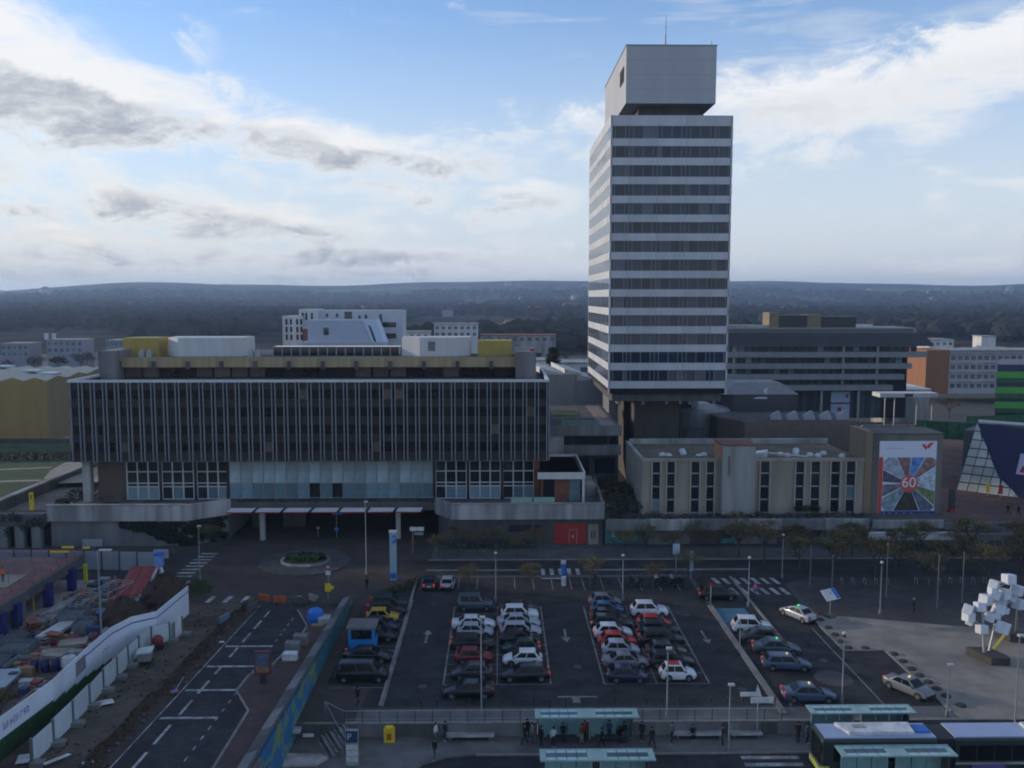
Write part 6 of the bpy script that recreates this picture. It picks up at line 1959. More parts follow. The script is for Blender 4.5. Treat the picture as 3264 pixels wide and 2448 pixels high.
zb = ZB + .14
crowd = 'people waiting at the bus shelters'
for x, y, z, pose, rz, top, trs, lab, kw in [
    (-12.6, 75.4, .02, 'walk', 2.6, 'black', 'black', 'person in black walking past the car park edge beside the minivan', {}),
    (-5.3, 68.4, zb, 'walk', -.4, 'black', 'denim', 'person in black top and jeans with white shoes walking at the platform kerb', {'shoe': 'white'}),
    (-5.4, 71.1, zb, 'stand', 1.0, 'white', 'grey', 'person in a white top standing left of the long wall bench', {}),
    (-4.6, 71.2, zb, 'stand', -.8, 'navy', 'denim', 'person in navy beside the one in the white top', {'shoe': 'white'}),
    (2.3, 71.6, zb, 'stand', .4, 'black', 'black', 'person in black at the left end of the crowded shelter', {}),
    (2.0, 70.6, zb, 'walk', 1.9, 'black', 'black', 'person in a black coat walking up to the crowded shelter', {}),
    (2.7, 70.9, zb, 'stand', -1.2, 'beige', 'denim', 'person in beige close to the left shelter post', {}),
    (3.4, 70.2, zb, 'stand', 2.4, 'black', 'black', 'person in black in front of the shelter, leftmost of the front line', {}),
    (4.4, 70.1, zb, 'phone', .2, 'white', 'black', 'person in a white jacket looking at a phone before the shelter', {'shoe': 'white'}),
    (5.3, 71.0, zb, 'stand', 0, 'black', 'navy', 'person in black standing inside the shelter near its left pane', {}),
    (6.8, 70.6, zb, 'phone', .3, 'brown', 'beige', 'person in an orange brown coat in the middle of the shelter', {}),
    (7.1, 71.1, zb, 'stand', -.5, 'red', 'black', 'person in dark red behind the one in the brown coat', {}),
    (8.4, 70.0, zb, 'walk', -1.7, 'black', 'black', 'person in black stepping left before the right shelter half', {}),
    (9.2, 71.2, zb, 'stand', .1, 'blue', 'black', 'person in blue standing inside the right shelter half', {}),
    (10.4, 70.9, zb, 'stand', .6, 'black', 'grey', 'person in black at the right end of the shelter', {}),
    (10.0, 71.15, zb - .02, 'sit', 0, 'black', 'navy', 'person in black sitting on the right shelter bench', {}),
    (11.9, 70.9, zb, 'stand', -.3, 'navy', 'black', 'person in navy with pale shoes just right of the shelter', {'shoe': 'white'}),
    (12.6, 70.0, zb, 'walk', .5, 'black', 'black', 'person in black walking right of the crowded shelter', {}),
    (14.4, 70.7, zb, 'walk', -.7, 'grey', 'black', 'person in grey with white shoes walking near the platform lamp', {'shoe': 'white'}),
    (16.3, 71.45, zb - .02, 'sit', 0, 'black', 'black', 'person in black with white shoes sitting on the wall bench', {'shoe': 'white'}),
    (18.5, 70.2, zb, 'stand', 1.3, 'black', 'black', 'person in a long black coat beside the platform post', {}),
    (25.0, 70.7, zb, 'stand', -.6, 'black', 'black', 'person in black waiting at the nose of the bus', {}),
    (25.6, 70.3, zb, 'phone', .8, 'grey', 'navy', 'person in grey waiting right at the bus front door', {'shoe': 'white'}),
    (47.3, 97.6, .02, 'walk', 2.0, 'navy', 'black', 'person in dark clothes crossing the plaza near the grove', {'hairm': cloth('beige', CL['beige']), 'shoe': 'beige'}),
    (30.7, 103.2, .02, 'walk', 3.0, 'pink', 'denim', 'person in a pink jacket on the taxi road crossing', {'hairm': cloth('pink', CL['pink'])}),
    (-16.4, 106.4, .02, 'walk', 2.9, 'black', 'black', 'person in black walking on the path right of the ramp mouth', {}),
    (-57.3, 100.2, 3.28, 'stand', .3, 'orange', 'navy', 'worker in an orange vest on the concrete slab of the site', {}),
    (76.0, 128.9, 3.5, 'walk', .5, 'black', 'black', 'person in black, left of the pair on the upper brick plaza', {}),
    (77.3, 128.4, 3.5, 'walk', .4, 'navy', 'black', 'person in navy, right of the pair on the upper brick plaza', {}),
]:
    person(x, y, z, pose, rz, top, trs, lab, group=crowd if 2 <= x < 12 and y < 72 else None, h=random.Random(int(x * 31)).uniform(.96, 1.06), **kw)

# ================================================================== ramp parapet and mural wall
RP = thing('ramp_parapet', 'long grey concrete parapet on the right side of the ramp road', 'wall', (-18, 75, 0))
for i in range(14):
    ya, yb = 46 + i * 4.0, 46 + (i + 1) * 4.0 - .03
    rel(MB().prism([(-18.6, ya), (-17.46, ya), (-17.46, yb), (-18.6, yb)], lambda x, y: -.3, lambda x, y: zr(y) + (.55 if x < -18 else .95)).build('parapet_block', M_conc if i % 2 else M_concd, RP), RP)
    rel(MB().prism([(-17.6, ya), (-17.36, ya), (-17.36, yb), (-17.6, yb)], lambda x, y: zr(y) + .96, lambda x, y: zr(y) + 1.04).build('cap_rail', M_dsteel, RP), RP)
mm = bpy.data.materials.new('graffiti_mural')
mm.use_nodes = True
nt = mm.node_tree
tcn = nt.nodes.new('ShaderNodeTexCoord')
sx = nd(nt, 'ShaderNodeSeparateXYZ', {0: tcn.outputs['Object']})
vor = nd(nt, 'ShaderNodeTexNoise', {'Vector': nd(nt, 'ShaderNodeMapping', {'Vector': tcn.outputs['Object'], 'Scale': (1, .55, .9)}).outputs[0], 'Scale': .42, 'Detail': 3.0, 'Distortion': 1.8})
cr = nt.nodes.new('ShaderNodeValToRGB')
cr.color_ramp.interpolation = 'CONSTANT'
cols = [(0, (.02, .10, .30)), (.36, (.015, .13, .17)), (.44, (.02, .10, .32)), (.50, (.03, .20, .22)), (.55, (.18, .21, .05)), (.60, (.015, .08, .27)), (.66, (.30, .10, .03)), (.72, (.32, .28, .08))]
cr.color_ramp.elements[0].position, cr.color_ramp.elements[0].color = 0, (*cols[0][1], 1)
cr.color_ramp.elements[1].position, cr.color_ramp.elements[1].color = cols[1][0], (*cols[1][1], 1)
for p, c in cols[2:]:
    e = cr.color_ramp.elements.new(p)
    e.color = (*c, 1)
nt.links.new(vor.outputs[0], cr.inputs[0])
fine = nd(nt, 'ShaderNodeTexNoise', {'Vector': tcn.outputs['Object'], 'Scale': 3.0, 'Detail': 5.0})
calm = mixc(nt, mrange(nt, fine.outputs[0], .35, .65), (.010, .085, .105), (.015, .13, .155))
farf = mrange(nt, mth(nt, 'ADD', sx.outputs[1], mth(nt, 'MULTIPLY', vor.outputs[0], 10)), 13.5, 15.5)
colr = mixc(nt, farf, cr.outputs[0], calm)
nt.links.new(colr, nt.nodes['Principled BSDF'].inputs['Base Color'])
nt.nodes['Principled BSDF'].inputs['Roughness'].default_value = .7
MW = thing('graffiti_mural_wall', 'long wall painted with blue, teal, yellow and orange graffiti along the sunken path', 'mural', (-17.4, 72, 0))
for i in range(13):
    ya, yb = 47 + i * 4.0, 47 + (i + 1) * 4.0 - .04
    o_ = MB().prism([(-17.46, ya), (-17.30, ya), (-17.30, yb), (-17.46, yb)], -1.5, lambda x, y: zr(y) + .80).build('mural_panel', mm, MW)
    rel(o_, MW)
    o_.data.transform(Matrix.Translation((17.4, -72, 0)))
    o_.location = (0, 0, 0)
rel(piece('drain_cap', MW, -17.3, -16.7, 70.8, 71.6, -.2, .05, M_concl), MW)
PE = thing('path_end_wall', 'concrete wall closing the path beside the stairs', 'wall', (-15.4, 72.2, ZB))
rel(piece('wall_panel', PE, -17.3, -15.3, 72.0, 72.3, ZB, -.005, M_concd), PE)
rel(piece('wall_panel', PE, -15.28, -13.22, 72.0, 72.3, ZB, -.005, M_concd), PE)

# trench edge: broken asphalt and rubble along the ramp
rg = random.Random(4)
tr = MB()
y = 46.0
pts_l = []
while y < 103:
    pts_l.append((-29.7 + rg.uniform(-.35, .3), y))
    y += rg.uniform(.5, 1.1)
for (xa, ya), (xb, yb) in zip(pts_l, pts_l[1:]):
    tr.poly([(xa, ya, zr(ya) + .55), (xa - .7, ya, zr(ya) + .02), (xb - .7, yb, zr(yb) + .02), (xb, yb, zr(yb) + .45)][::-1])
    tr.poly([(xa, ya, zr(ya) + .55), (xb, yb, zr(yb) + .45), (xb + .25, yb, zr(yb) - .1), (xa + .25, ya, zr(ya) - .1)][::-1])
tag(tr.build('trench_bank', [M_mud]), kind='structure')
rub = MB()
for _ in range(420):
    ya = rg.uniform(50, 101)
    xa = rg.choice((rg.uniform(-29.4, -28.3), rg.uniform(-34.5, -32.9), rg.uniform(-34.3, -29.8)))
    s_ = rg.uniform(.05, .17) * (1.4 if xa > -29.5 else 1)
    rw = rg
    i0 = len(rub.v)
    blob(rub, xa, ya, zr(ya) + s_ * .4, s_, s_ * .7, rg.choice((0, 0, 1, 2)))
tag(rub.build('trench_rubble', [M_mud, M_earth, M_concd]), 'earth clods and rubble strewn along the trench and dirt strip', 'rubble', kind='stuff')
rw = random.Random(9)

# ================================================================== site hoarding
HB = thing('printed_site_hoarding', 'long white printed site hoarding with a green band along its lower part', 'hoarding', (-37, 78, 0))
M_hw = mat('hoarding_white', (.62, .66, .72), .5, .05, .5, rnd=.05)
M_hg = mat('hoarding_green', (.018, .060, .020), .7, .25, 1.2)
M_hl = mat('hoarding_blue_line', (.06, .09, .30), .6)
hp = [(-36.2, 46), (-36.5, 55), (-36.6, 62.5), (-36.4, 69.7), (-37.2, 77), (-37.6, 83.2), (-37.0, 86.6), (-35.2, 88.4), (-35.3, 93), (-35.4, 98.1)]
seg_ = []
for a, c in zip(hp, hp[1:]):
    a, c = Vector(a), Vector(c)
    n_ = max(1, round((c - a).length / 2.4))
    for i in range(n_):
        seg_.append((a.lerp(c, i / n_), a.lerp(c, (i + 1) / n_)))
for i, (a, c) in enumerate(seg_):
    d = (c - a).normalized()
    nn = Vector((d.y, -d.x)) * .08                 # towards the road
    b2 = c - d * .02
    gb = 1.6 if c.y < 70 else max(0, 1.6 - (c.y - 70) * .10)
    quad = [(a.x, a.y), (a.x + nn.x, a.y + nn.y), (b2.x + nn.x, b2.y + nn.y), (b2.x, b2.y)]
    rel(MB().prism(quad, lambda x, y: zr(y) + gb, lambda x, y: zr(y) + 3.25).build('printed_panel', M_hw, HB), HB)
    if gb > .05:
        rel(MB().prism(quad, lambda x, y: zr(y) - .1, lambda x, y: zr(y) + gb - .01).build('green_panel', M_hg, HB), HB)
    if c.y > 77.5:
        q2 = [(a.x + nn.x, a.y + nn.y), (a.x + nn.x * 1.15, a.y + nn.y * 1.15), (b2.x + nn.x * 1.15, b2.y + nn.y * 1.15), (b2.x + nn.x, b2.y + nn.y)]
        rel(MB().prism(q2, lambda x, y: zr(y) + 2.55, lambda x, y: zr(y) + 2.68).build('blue_line', M_hl, HB), HB)
    rel(MB().tube((a.x - nn.x, a.y - nn.y, zr(a.y)), (a.x - nn.x, a.y - nn.y, zr(a.y) + 3.0), .05, .05, 5).build('post', M_steel, HB), HB)


def print_on(y0, y1, z0, z1, m, nm, x=None, par=HB):
    xx = lambda y: next((a.x + (c.x - a.x) * (y - a.y) / (c.y - a.y) for a, c in seg_ if a.y <= y <= c.y), -36.6) + .10
    rel(MB().poly([(xx(y0), y0, zr(y0) + z0), (xx(y1), y1, zr(y1) + z0), (xx(y1), y1, zr(y1) + z1), (xx(y0), y0, zr(y0) + z1)]).build(nm, m, par), par)


print_on(74.6, 77.0, 1.55, 2.85, mat('faded_photo_print', (.20, .18, .20), .6, .4, 1.5), 'photo_print')
M_pr = mat('purple_print', (.14, .11, .34), .6)
for k in range(8):                                  # worn purple lettering, too blurred to read
    y0 = 62.8 + k * .44
    q_ = random.Random(k * 13 + 2)
    print_on(y0, y0 + .08, 2.12, 2.62 + q_.uniform(0, .12), M_pr, 'print_stroke')
    for _ in range(q_.choice((1, 2, 2))):
        z_ = q_.uniform(2.14, 2.58)
        print_on(y0 + .08, y0 + q_.uniform(.2, .32), z_, z_ + .08, M_pr, 'print_stroke')
    if q_.random() < .5:
        print_on(y0 + .24, y0 + .31, 2.12, 2.5, M_pr, 'print_stroke')
for k in range(5):
    y0 = 81.0 + k * .36
    print_on(y0, y0 + .22, 1.5 + (k % 2) * .15, 1.62 + (k % 2) * .15, M_hl, 'print_stroke')
for k in range(6):
    y0 = 70.9 + (k % 3) * .3
    print_on(y0, y0 + .2, 1.9 + k * .14, 1.98 + k * .14, mat('pink_print', (.42, .28, .36), .6), 'print_stroke')

FP = thing('panel_site_fence', 'front row of pale grey green fence panels on concrete feet beside the dirt strip', 'fence', (-34.5, 75, 0))
fp = [(-33.9, 61.5), (-34.0, 64.8), (-34.2, 68.3), (-34.5, 71.8), (-34.9, 75.3), (-35.0, 78.3), (-35.2, 81.2), (-35.4, 84.2), (-35.3, 87.0), (-34.0, 88.4), (-33.4, 90.4)]
M_fp = mat('fence_panel', (.44, .50, .52), .5, .10, .7, rnd=.10)
for i, (a, c) in enumerate(zip(fp, fp[1:])):
    lean = rg.uniform(-.05, .12)
    h_ = 2.05 if i % 3 else 1.9
    rel(MB().prism([(a[0], a[1] + .05), (a[0] + .06, a[1] + .05), (c[0] + .06 + (lean if i == 3 else 0), c[1] - .12), (c[0] + (lean if i == 3 else 0), c[1] - .12)], lambda x, y: zr(y) + .12, lambda x, y: zr(y) + h_).build('fence_panel', M_fp, FP), FP)
for i, a in enumerate(fp):
    rel(MB().box(a[0] - .02, a[0] + .16, a[1] - .12, a[1] + .06, zr(a[1]) - .1, zr(a[1]) + 2.1).build('post', mat('fence_post', (.12, .12, .12), .7, .2, 1), FP), FP)
    rel(MB().prism([(a[0] + .1, a[1] - .5), (a[0] + .95, a[1] - .4), (a[0] + .9, a[1] + .35), (a[0] + .1, a[1] + .45)], lambda x, y: zr(y) - .05, lambda x, y: zr(y) + .38).build('concrete_foot', M_conc, FP), FP)
rel(MB().box(-33.45, -33.38, 88.6, 90.3, zr(89) + .2, zr(89) + 2.2).build('notice_board', M_white, FP), FP)

SF = thing('far_site_fence', 'long grey sheet fence along the far side of the building site', 'fence', (-56, 115, 0))
for i in range(10):
    xa = -69.5 + i * 2.4
    ya = 116.4 - i * .18
    rel(piece('sheet_panel', SF, xa, xa + 2.37, ya, ya + .06, 0, 2.5, mat('grey_sheet', (.26, .28, .30), .6, .1, .6, rnd=.08)), SF)
    rel(piece('post', SF, xa - .06, xa + .06, ya - .08, ya, 0, 2.6, M_dsteel), SF)

# ================================================================== building under construction
sheet('site_ground', [(-110, 55), (-37.9, 55), (-38, 84), (-37, 88), (-36, 101), (-38, 110.5), (-110, 110.8)], .012, M_earth)
CB = thing('concrete_frame_building', 'half built concrete frame with blue formwork columns and red guard rails', 'building site', (-62, 98, 0))


def PC(nm, x0, x1, y0, y1, z0, z1, m):
    return rel(piece(nm, CB, x0, x1, y0, y1, z0, z1, m), CB)


M_site = mat('fresh_concrete', (.33, .31, .29), .85, .15, .8, dirt=.2)
M_pinkc = mat('pinkish_deck', (.19, .10, .09), .85, .25, .8, dirt=.3)
PC('slab', -80, -53, 84, 110.5, 2.9, 3.15, M_pinkc)
PC('slab_topping', -70, -56, 98.5, 103, 3.16, 3.27, M_beige)
PC('edge_beam', -53.2, -52.7, 84, 110.5, 2.35, 3.5, M_concd)
PC('core_wall', -54.2, -52.9, 95.3, 96.6, 0, 2.9, M_conc)
PC('inner_void', -80, -58, 85, 110, 0, 2.85, M_concd)
PC('floor', -57.9, -50.5, 84, 110.5, 0, .12, M_site)
for y in (91.2, 94.2, 100.9, 106.6):
    PC('formwork_column', -53.0, -52.2, y - .45, y + .45, 0, 2.9, mat('formwork_blue', (.014, .02, .13), .6, .2, 1))
for i, y in enumerate((86, 88, 90, 92.7, 97.5, 98.4, 99.2, 102.6, 103.6, 104.5, 105.4)):
    x = -53.4 - (i % 2) * .9
    rel(MB().tube((x, y, .1), (x, y, 2.35), .06, .06, 6).build('prop', M_oran if i % 3 else M_yel, CB), CB)
for i in range(14):
    y = 84.5 + i * 2.0
    rel(MB().tube((-53.0, y, 3.15), (-53.0, y, 4.3), .03, .03, 5).build('guard_post', M_red, CB), CB)
for z in (3.7, 4.2):
    rel(MB().tube((-53.0, 84.5, z), (-53.0, 110.5, z), .025, .025, 5).build('guard_rail', M_red, CB), CB)
rel(MB().tube((-80, 110, 3.8), (-53, 110, 3.8), .03, .03, 5).tube((-80, 110, 4.25), (-53, 110, 4.25), .03, .03, 5).build('guard_rail', M_red, CB), CB)
for i in range(9):
    for k_ in range(3):
        xa, ya = -54.5 - k_ * 1.5 - rg.random() * .5, 86 + i * 2.6 + rg.random()
        rel(MB().tube((xa, ya, 3.15), (xa, ya, 3.15 + rg.uniform(.5, 1.1)), .04, .04, 4).build('rebar_starter', mat('rusty_rebar', (.24, .09, .06), .8), CB), CB)
for x0, x1, y, z in ((-57, -54.6, 110.3, 3.9), (-55.6, -54.1, 110.6, 4.4), (-53, -52.1, 110.7, 4.3)):
    o_ = thing('yellow_formwork_beam', f'yellow timber formwork beam, the {["long low", "upper", "short right"][int(x1 > -54.5) + int(x1 > -53)]} one at the far end of the concrete frame', 'beam', ((x0 + x1) / 2, y, z - .1))
    MB().box((x0 - x1) / 2, (x1 - x0) / 2, -.1, .1, 0, .12).box((x0 - x1) / 2, (x1 - x0) / 2, -.04, .04, .12, .24).build('beam', M_yel, o_)
o_ = thing('yellow_prop_post', 'bright yellow upright post beside the far corner of the frame', 'post', (-52.1, 109.2, 0))
MB().box(-.2, .2, -.15, .15, 0, 2.6).build('post', mat('acid_yellow', (.48, .50, .03), .6), o_)
MB().box(-.3, .3, -.25, .25, 0, .12).build('foot', M_dsteel, o_)


def frame_table(x, y, w, d, h, rz, lab, mat_=M_steel):
    t_ = thing('scaffold_table', lab, 'scaffold', (x, y, .012), rz, 'scaffold frames on the building site')
    for sx_ in (-1, 1):
        for sy in (-1, 1):
            MB().tube((sx_ * w / 2, sy * d / 2, 0), (sx_ * w / 2, sy * d / 2, h + .5), .045, .045, 5).build('leg', mat_, t_)
    for i in range(7):
        y_ = -d / 2 + d * i / 6
        MB().tube((-w / 2, y_, h), (w / 2, y_, h), .03, .03, 4).build('rung', mat_, t_)
    for s_ in (-1, 1):
        MB().tube((s_ * w / 2, -d / 2, h), (s_ * w / 2, d / 2, h), .04, .04, 4).build('rail', mat_, t_)
        MB().tube((s_ * w / 2, -d / 2, .3), (s_ * w / 2, d / 2, h), .03, .03, 4).build('brace', mat_, t_)


frame_table(-46.4, 103.6, 2.6, 4.6, 1.6, -.25, 'pale steel scaffold frame nearest the red sloping formwork')
frame_table(-48.4, 99.6, 2.4, 4.6, 1.4, -.15, 'pale steel scaffold frame in the middle of the yard')
frame_table(-49.6, 96.0, 1.8, 3.4, 1.1, -.1, 'low steel scaffold frame beside the concrete frame')


def pile(name, lab, x, y, rx, ry, h, m, cat, seed):
    q = random.Random(seed)
    b = MB()
    n, rings_ = 18, 6
    for i in range(rings_ + 1):
        t = i / rings_
        for k in range(n):
            a = 2 * math.pi * k / n
            r_ = (1 - t) ** .8 * q.uniform(.85, 1.12)
            b.v.append((rx * r_ * math.cos(a), ry * r_ * math.sin(a), h * (1 - (1 - t) ** 1.7) * q.uniform(.86, 1.1)))
    for i in range(rings_):
        for k in range(n):
            j = (k + 1) % n
            b.f.append((i * n + k, i * n + j, (i + 1) * n + j, (i + 1) * n + k))
            b.m.append(0)
    o_ = b.build(name, m, None, False, (x, y, .0))
    tag(o_, lab, cat)


pile('soil_heap', 'dark brown soil heap behind the bend of the hoarding, the larger one', -40.0, 103.2, 3.0, 3.8, 3.2, M_mud, 'soil heap', 1)
pile('soil_heap', 'dark brown soil heap nearer the camera beside the tall lamp', -42.4, 97.2, 2.6, 3.2, 2.4, M_mud, 'soil heap', 2)
RF = thing('red_sloping_formwork', 'red sloping formwork panels leaning beside the soil heap', 'formwork', (-44.6, 107.5, .012))
for i in range(4):
    MB().prism([(-1.6 + i * .8, -3.6), (-.85 + i * .8, -3.6), (-1.6 + i * .8, 3.2), (-2.35 + i * .8, 3.2)], lambda x, y: .2 + (y + 3.6) * .22, lambda x, y: .38 + (y + 3.6) * .22).build('formwork_panel', mat('dull_red_panel', (.24, .035, .03), .7, .25, 1) if i % 2 else mat('brick_red_panel', (.22, .055, .04), .7, .25, 1), RF)
MB().box(-1.9, 1.2, -.2, .2, 0, .9).build('support_beam', M_dsteel, RF)
EX = thing('drilling_rig_legs', 'white A-frame machine with a blue top behind the soil heap', 'machine', (-42.6, 108.6, .012))
MB().tube((-1.2, -.8, 0), (-.1, 0, 2.6), .22, .16, 7).build('leg', M_white, EX)
MB().tube((1.3, -.8, 0), (.1, 0, 2.6), .22, .16, 7).build('leg', M_white, EX)
MB().tube((0, 1.0, 0), (0, 0, 2.6), .2, .16, 7).build('leg', M_white, EX)
MB().box(-.45, .45, -.4, .4, 2.5, 3.9).build('blue_head', mat('pale_blue_machine', (.16, .28, .55), .5, .1, 1), EX)
MB().box(-.5, .5, -.45, .45, 3.9, 4.2).build('cap', M_blue, EX)
def yard_box(x, y, rz, lab, w=1.2, d=1.0, h=.9):
    t_ = thing('wire_crate', lab, 'crate', (x, y, .012), rz, 'wire crates in the building yard')
    MB().box(-w, w, -d, d, .05, .14).build('pallet', M_wood, t_)
    for s_ in (-1, 1):
        MB().box(-w, w, s_ * d - .02, s_ * d + .02, .14, h).build('mesh_side', mat('crate_mesh', (.13, .16, .17), .6, .3, 3), t_)
        MB().box(s_ * w - .02, s_ * w + .02, -d, d, .14, h).build('mesh_side', MATS['crate_mesh'], t_)
    MB().box(-w * .9, w * .9, -d * .9, d * .9, .14, h * .7).build('load', mat('crate_load', (.10, .11, .12), .7, .4, 3), t_)


yard_box(-47.3, 96.2, .1, 'large grey wire crate behind the white formwork bundle', 1.3, 1.2, 1.5)
yard_box(-49.2, 87.6, .15, 'wide low wire crate left of the red strip', 1.6, 1.2, 1.0)
yard_box(-45.0, 93.5, .2, 'grey wire crate beside the tall lamp', 1.0, 1.1, 1.2)
yard_box(-49.8, 84.2, -.1, 'wire crate nearest the blue barrels', 1.4, 1.0, .8)
yard_box(-51.2, 90.2, .05, 'wire crate against the concrete frame', 1.0, 1.6, .8)
WB = thing('white_formwork_bundle', 'bundle of white formwork boards lying in the yard', 'boards', (-47.7, 92.8, .012), -.12)
for i in range(7):
    MB().box(-.85 + i * .25, -.65 + i * .25, -2.3, 2.3, .2, .55).build('board', M_bwhite, WB)
for y in (-1.6, 1.6):
    MB().box(-1, 1, y - .08, y + .08, 0, .2).build('bearer', M_wood, WB)
RS = thing('red_ground_strip', 'long raspberry red strip of sheeting laid along the yard', 'sheeting', (-45.5, 89, .012))
for i in range(4):
    MB().box(-.55 - i * .02 + (i - 1.5) * .35, .45 + (i - 1.5) * .35, -7 + i * 3.6, -3.5 + i * 3.6, .02, .10 + (i % 2) * .05).build('sheet', mat('raspberry_red', (.36, .03, .06), .7, .2, 1), RS)
for i, (x, y) in enumerate(((-44.9, 83.0), (-43.9, 83.0), (-43.0, 83.2))):
    t_ = thing('blue_barrel', ['left', 'middle', 'right'][i] + ' one of three dark blue barrels behind the hoarding', 'barrel', (x, y, .012), 0, 'blue barrels')
    MB().lathe([(.34, 0), (.38, .1), (.38, .55), (.40, .6), (.38, .65), (.38, 1.1), (.30, 1.2)], 12).build('drum', mat('barrel_blue', (.012, .02, .10), .4, .1, 1), t_, True)
    MB().lathe([(.30, 1.2), (.30, 1.26), (.05, 1.28)], 12).build('lid', M_black, t_)
t_ = thing('white_bulk_bag', 'white bulk bag behind the hoarding beside the blue barrels', 'bag', (-42.0, 83.8, .012))
MB().lathe([(.55, 0), (.75, .3), (.78, .8), (.6, 1.15), (.2, 1.2)], 9).build('sack', M_white, t_)
MB().tube((-.4, 0, 1.1), (.4, 0, 1.45), .05, .05, 5).build('loop', M_white, t_)
for i, (x, y, w, d, m, n, lb) in enumerate(((-44.2, 89.3, 1.4, .9, M_beige, 'board_stack', 'pale stack of boards beside the red strip, nearer the lamp'), (-44.6, 86.4, 1.2, .8, M_beige, 'board_stack', 'pale stack of boards behind the blue barrels'), (-50.8, 100.5, .5, 2.5, M_concl, 'board_stack', 'long pale boards along the concrete frame'), (-45.2, 98.0, .6, .5, M_blue, 'blue_crate', 'small blue crate in the middle of the yard'), (-41.0, 91.0, .9, 1.4, M_wood, 'board_stack', 'timber stack just behind the hoarding bend'), (-46.6, 80.5, 1.2, 2.2, M_steel, 'tube_stack', 'stack of steel tubes at the near end of the yard'))):
    t_ = thing(n, lb, 'boards' if 'board' in n else 'crate', (x, y, .012), rg.uniform(-.3, .3))
    for k_ in range(3):
        MB().box(-w + rg.uniform(0, .1), w - rg.uniform(0, .1), -d + rg.uniform(0, .1), d - rg.uniform(0, .1), .12 + k_ * .13, .24 + k_ * .13).build('layer', m, t_)
    MB().box(-w * .9, w * .9, -.1, .1, 0, .12).build('bearer', M_wood, t_)
lit_ = MB()
for _ in range(520):
    x, y = rg.uniform(-52, -38.4), rg.uniform(74, 110)
    if x > -41 and 95 < y < 108:
        continue
    w, d, h = rg.choice(((.9, .08, .06), (.15, .9, .10), (.3, .3, .25), (1.4, .07, .07), (.5, .35, .4), (.08, 1.5, .08)))
    k_ = rg.uniform(.6, 1.3)
    lit_.box(x - w * k_, x + w * k_, y - d * k_, y + d * k_, .012, .012 + h * k_ + rg.choice((0, 0, .3)), rg.choice((0, 0, 1, 2, 2, 3, 4, 5)))
tag(lit_.build('site_litter', [M_steel, mat('dull_red_litter', (.26, .06, .06), .8), M_wood, M_concl, mat('navy_litter', (.03, .04, .12), .7), M_dsteel]), 'loose boards, tubes and offcuts strewn over the building yard', 'building materials', kind='stuff')
for i, (x, y, h_) in enumerate(((-49.5, 102.5, 1.6), (-47.6, 106.8, 1.4), (-50.6, 93.5, 1.2), (-46.5, 90.0, 1.0))):
    t_ = thing('red_rebar_cage', f'{ORD[i]} rusty red rebar cage from the far end of the yard', 'rebar cage', (x, y, .012), i * .4, 'rebar cages')
    for a_ in (-.5, 0, .5):
        for b_ in (-.9, 0, .9):
            MB().tube((a_, b_, 0), (a_, b_, h_), .035, .035, 4).build('bar', MATS['rusty_rebar'], t_)
    for z_ in (.3, .8, 1.1):
        MB().box(-.5, .5, -.93, .93, z_, z_ + .03).build('tie', MATS['rusty_rebar'], t_)
# ramp-side things
t_ = thing('blue_tarpaulin_load', 'bright blue covered load on the ramp pavement', 'load', (-20.3, 94.7, zr(94.7) + .11))
MB().lathe([(.85, 0), (.95, .5), (.85, 1.1), (.6, 1.4), (.2, 1.5)], 9).build('tarpaulin', mat('tarp_blue', (.015, .15, .50), .5, .15, 1.5), t_)
MB().box(.5, 1.7, -1.2, .3, .1, .7).build('machine', M_concl, t_)
MB().box(-.1, 1.3, -1.9, -1.3, 0, .25).build('pallet', M_wood, t_)
for x, y, n_, lb in ((-20.2, 87.2, 3, 'taller pile of grey kerb stones on the ramp pavement'), (-20.5, 85.0, 3, 'nearer pile of grey kerb stones on the ramp pavement')):
    t_ = thing('kerb_stone_pile', lb, 'stones', (x, y, zr(y) + .11))
    MB().box(-.75, .75, -.55, .55, 0, .14).build('pallet', M_wood, t_)
    for k_ in range(n_):
        for j_ in range(3):
            MB().box(-.72 + j_ * .48, -.28 + j_ * .48, -.5 + k_ * .02, .5 - k_ * .02, .15 + k_ * .3, .42 + k_ * .3).build('stone', M_conc, t_)
t_ = thing('wrapped_pallet', 'white film wrapped pallet on the ramp pavement', 'pallet', (-20.2, 82.6, zr(82.6) + .11))
MB().box(-.75, .75, -.5, .5, 0, .14).build('pallet', M_wood, t_)
MB().prism([(-.7, -.45), (.7, -.45), (.65, .45), (-.66, .45)], .14, lambda x, y: .75 + .1 * math.sin(x * 5)).build('wrap', M_white, t_)
t_ = thing('advertising_column', 'dark advertising panel on a foot standing on the ramp pavement', 'advert panel', (-21.3, 77.0, zr(77) + .11))
MB().box(-.7, .7, -.22, .22, .8, 2.9).build('case', mat('maroon_case', (.10, .03, .03), .5), t_)
MB().box(-.6, .6, -.25, -.22, 1.6, 2.75).build('screen_picture', mat('dim_poster', (.07, .10, .15), .4, .5, 2), t_)
MB().box(-.6, .6, -.25, -.22, 1.0, 1.55).build('lower_picture', mat('tan_poster', (.22, .12, .07), .5, .4, 2), t_)
MB().box(-.25, .25, -.18, .18, 0, .8).build('foot', M_dsteel, t_)
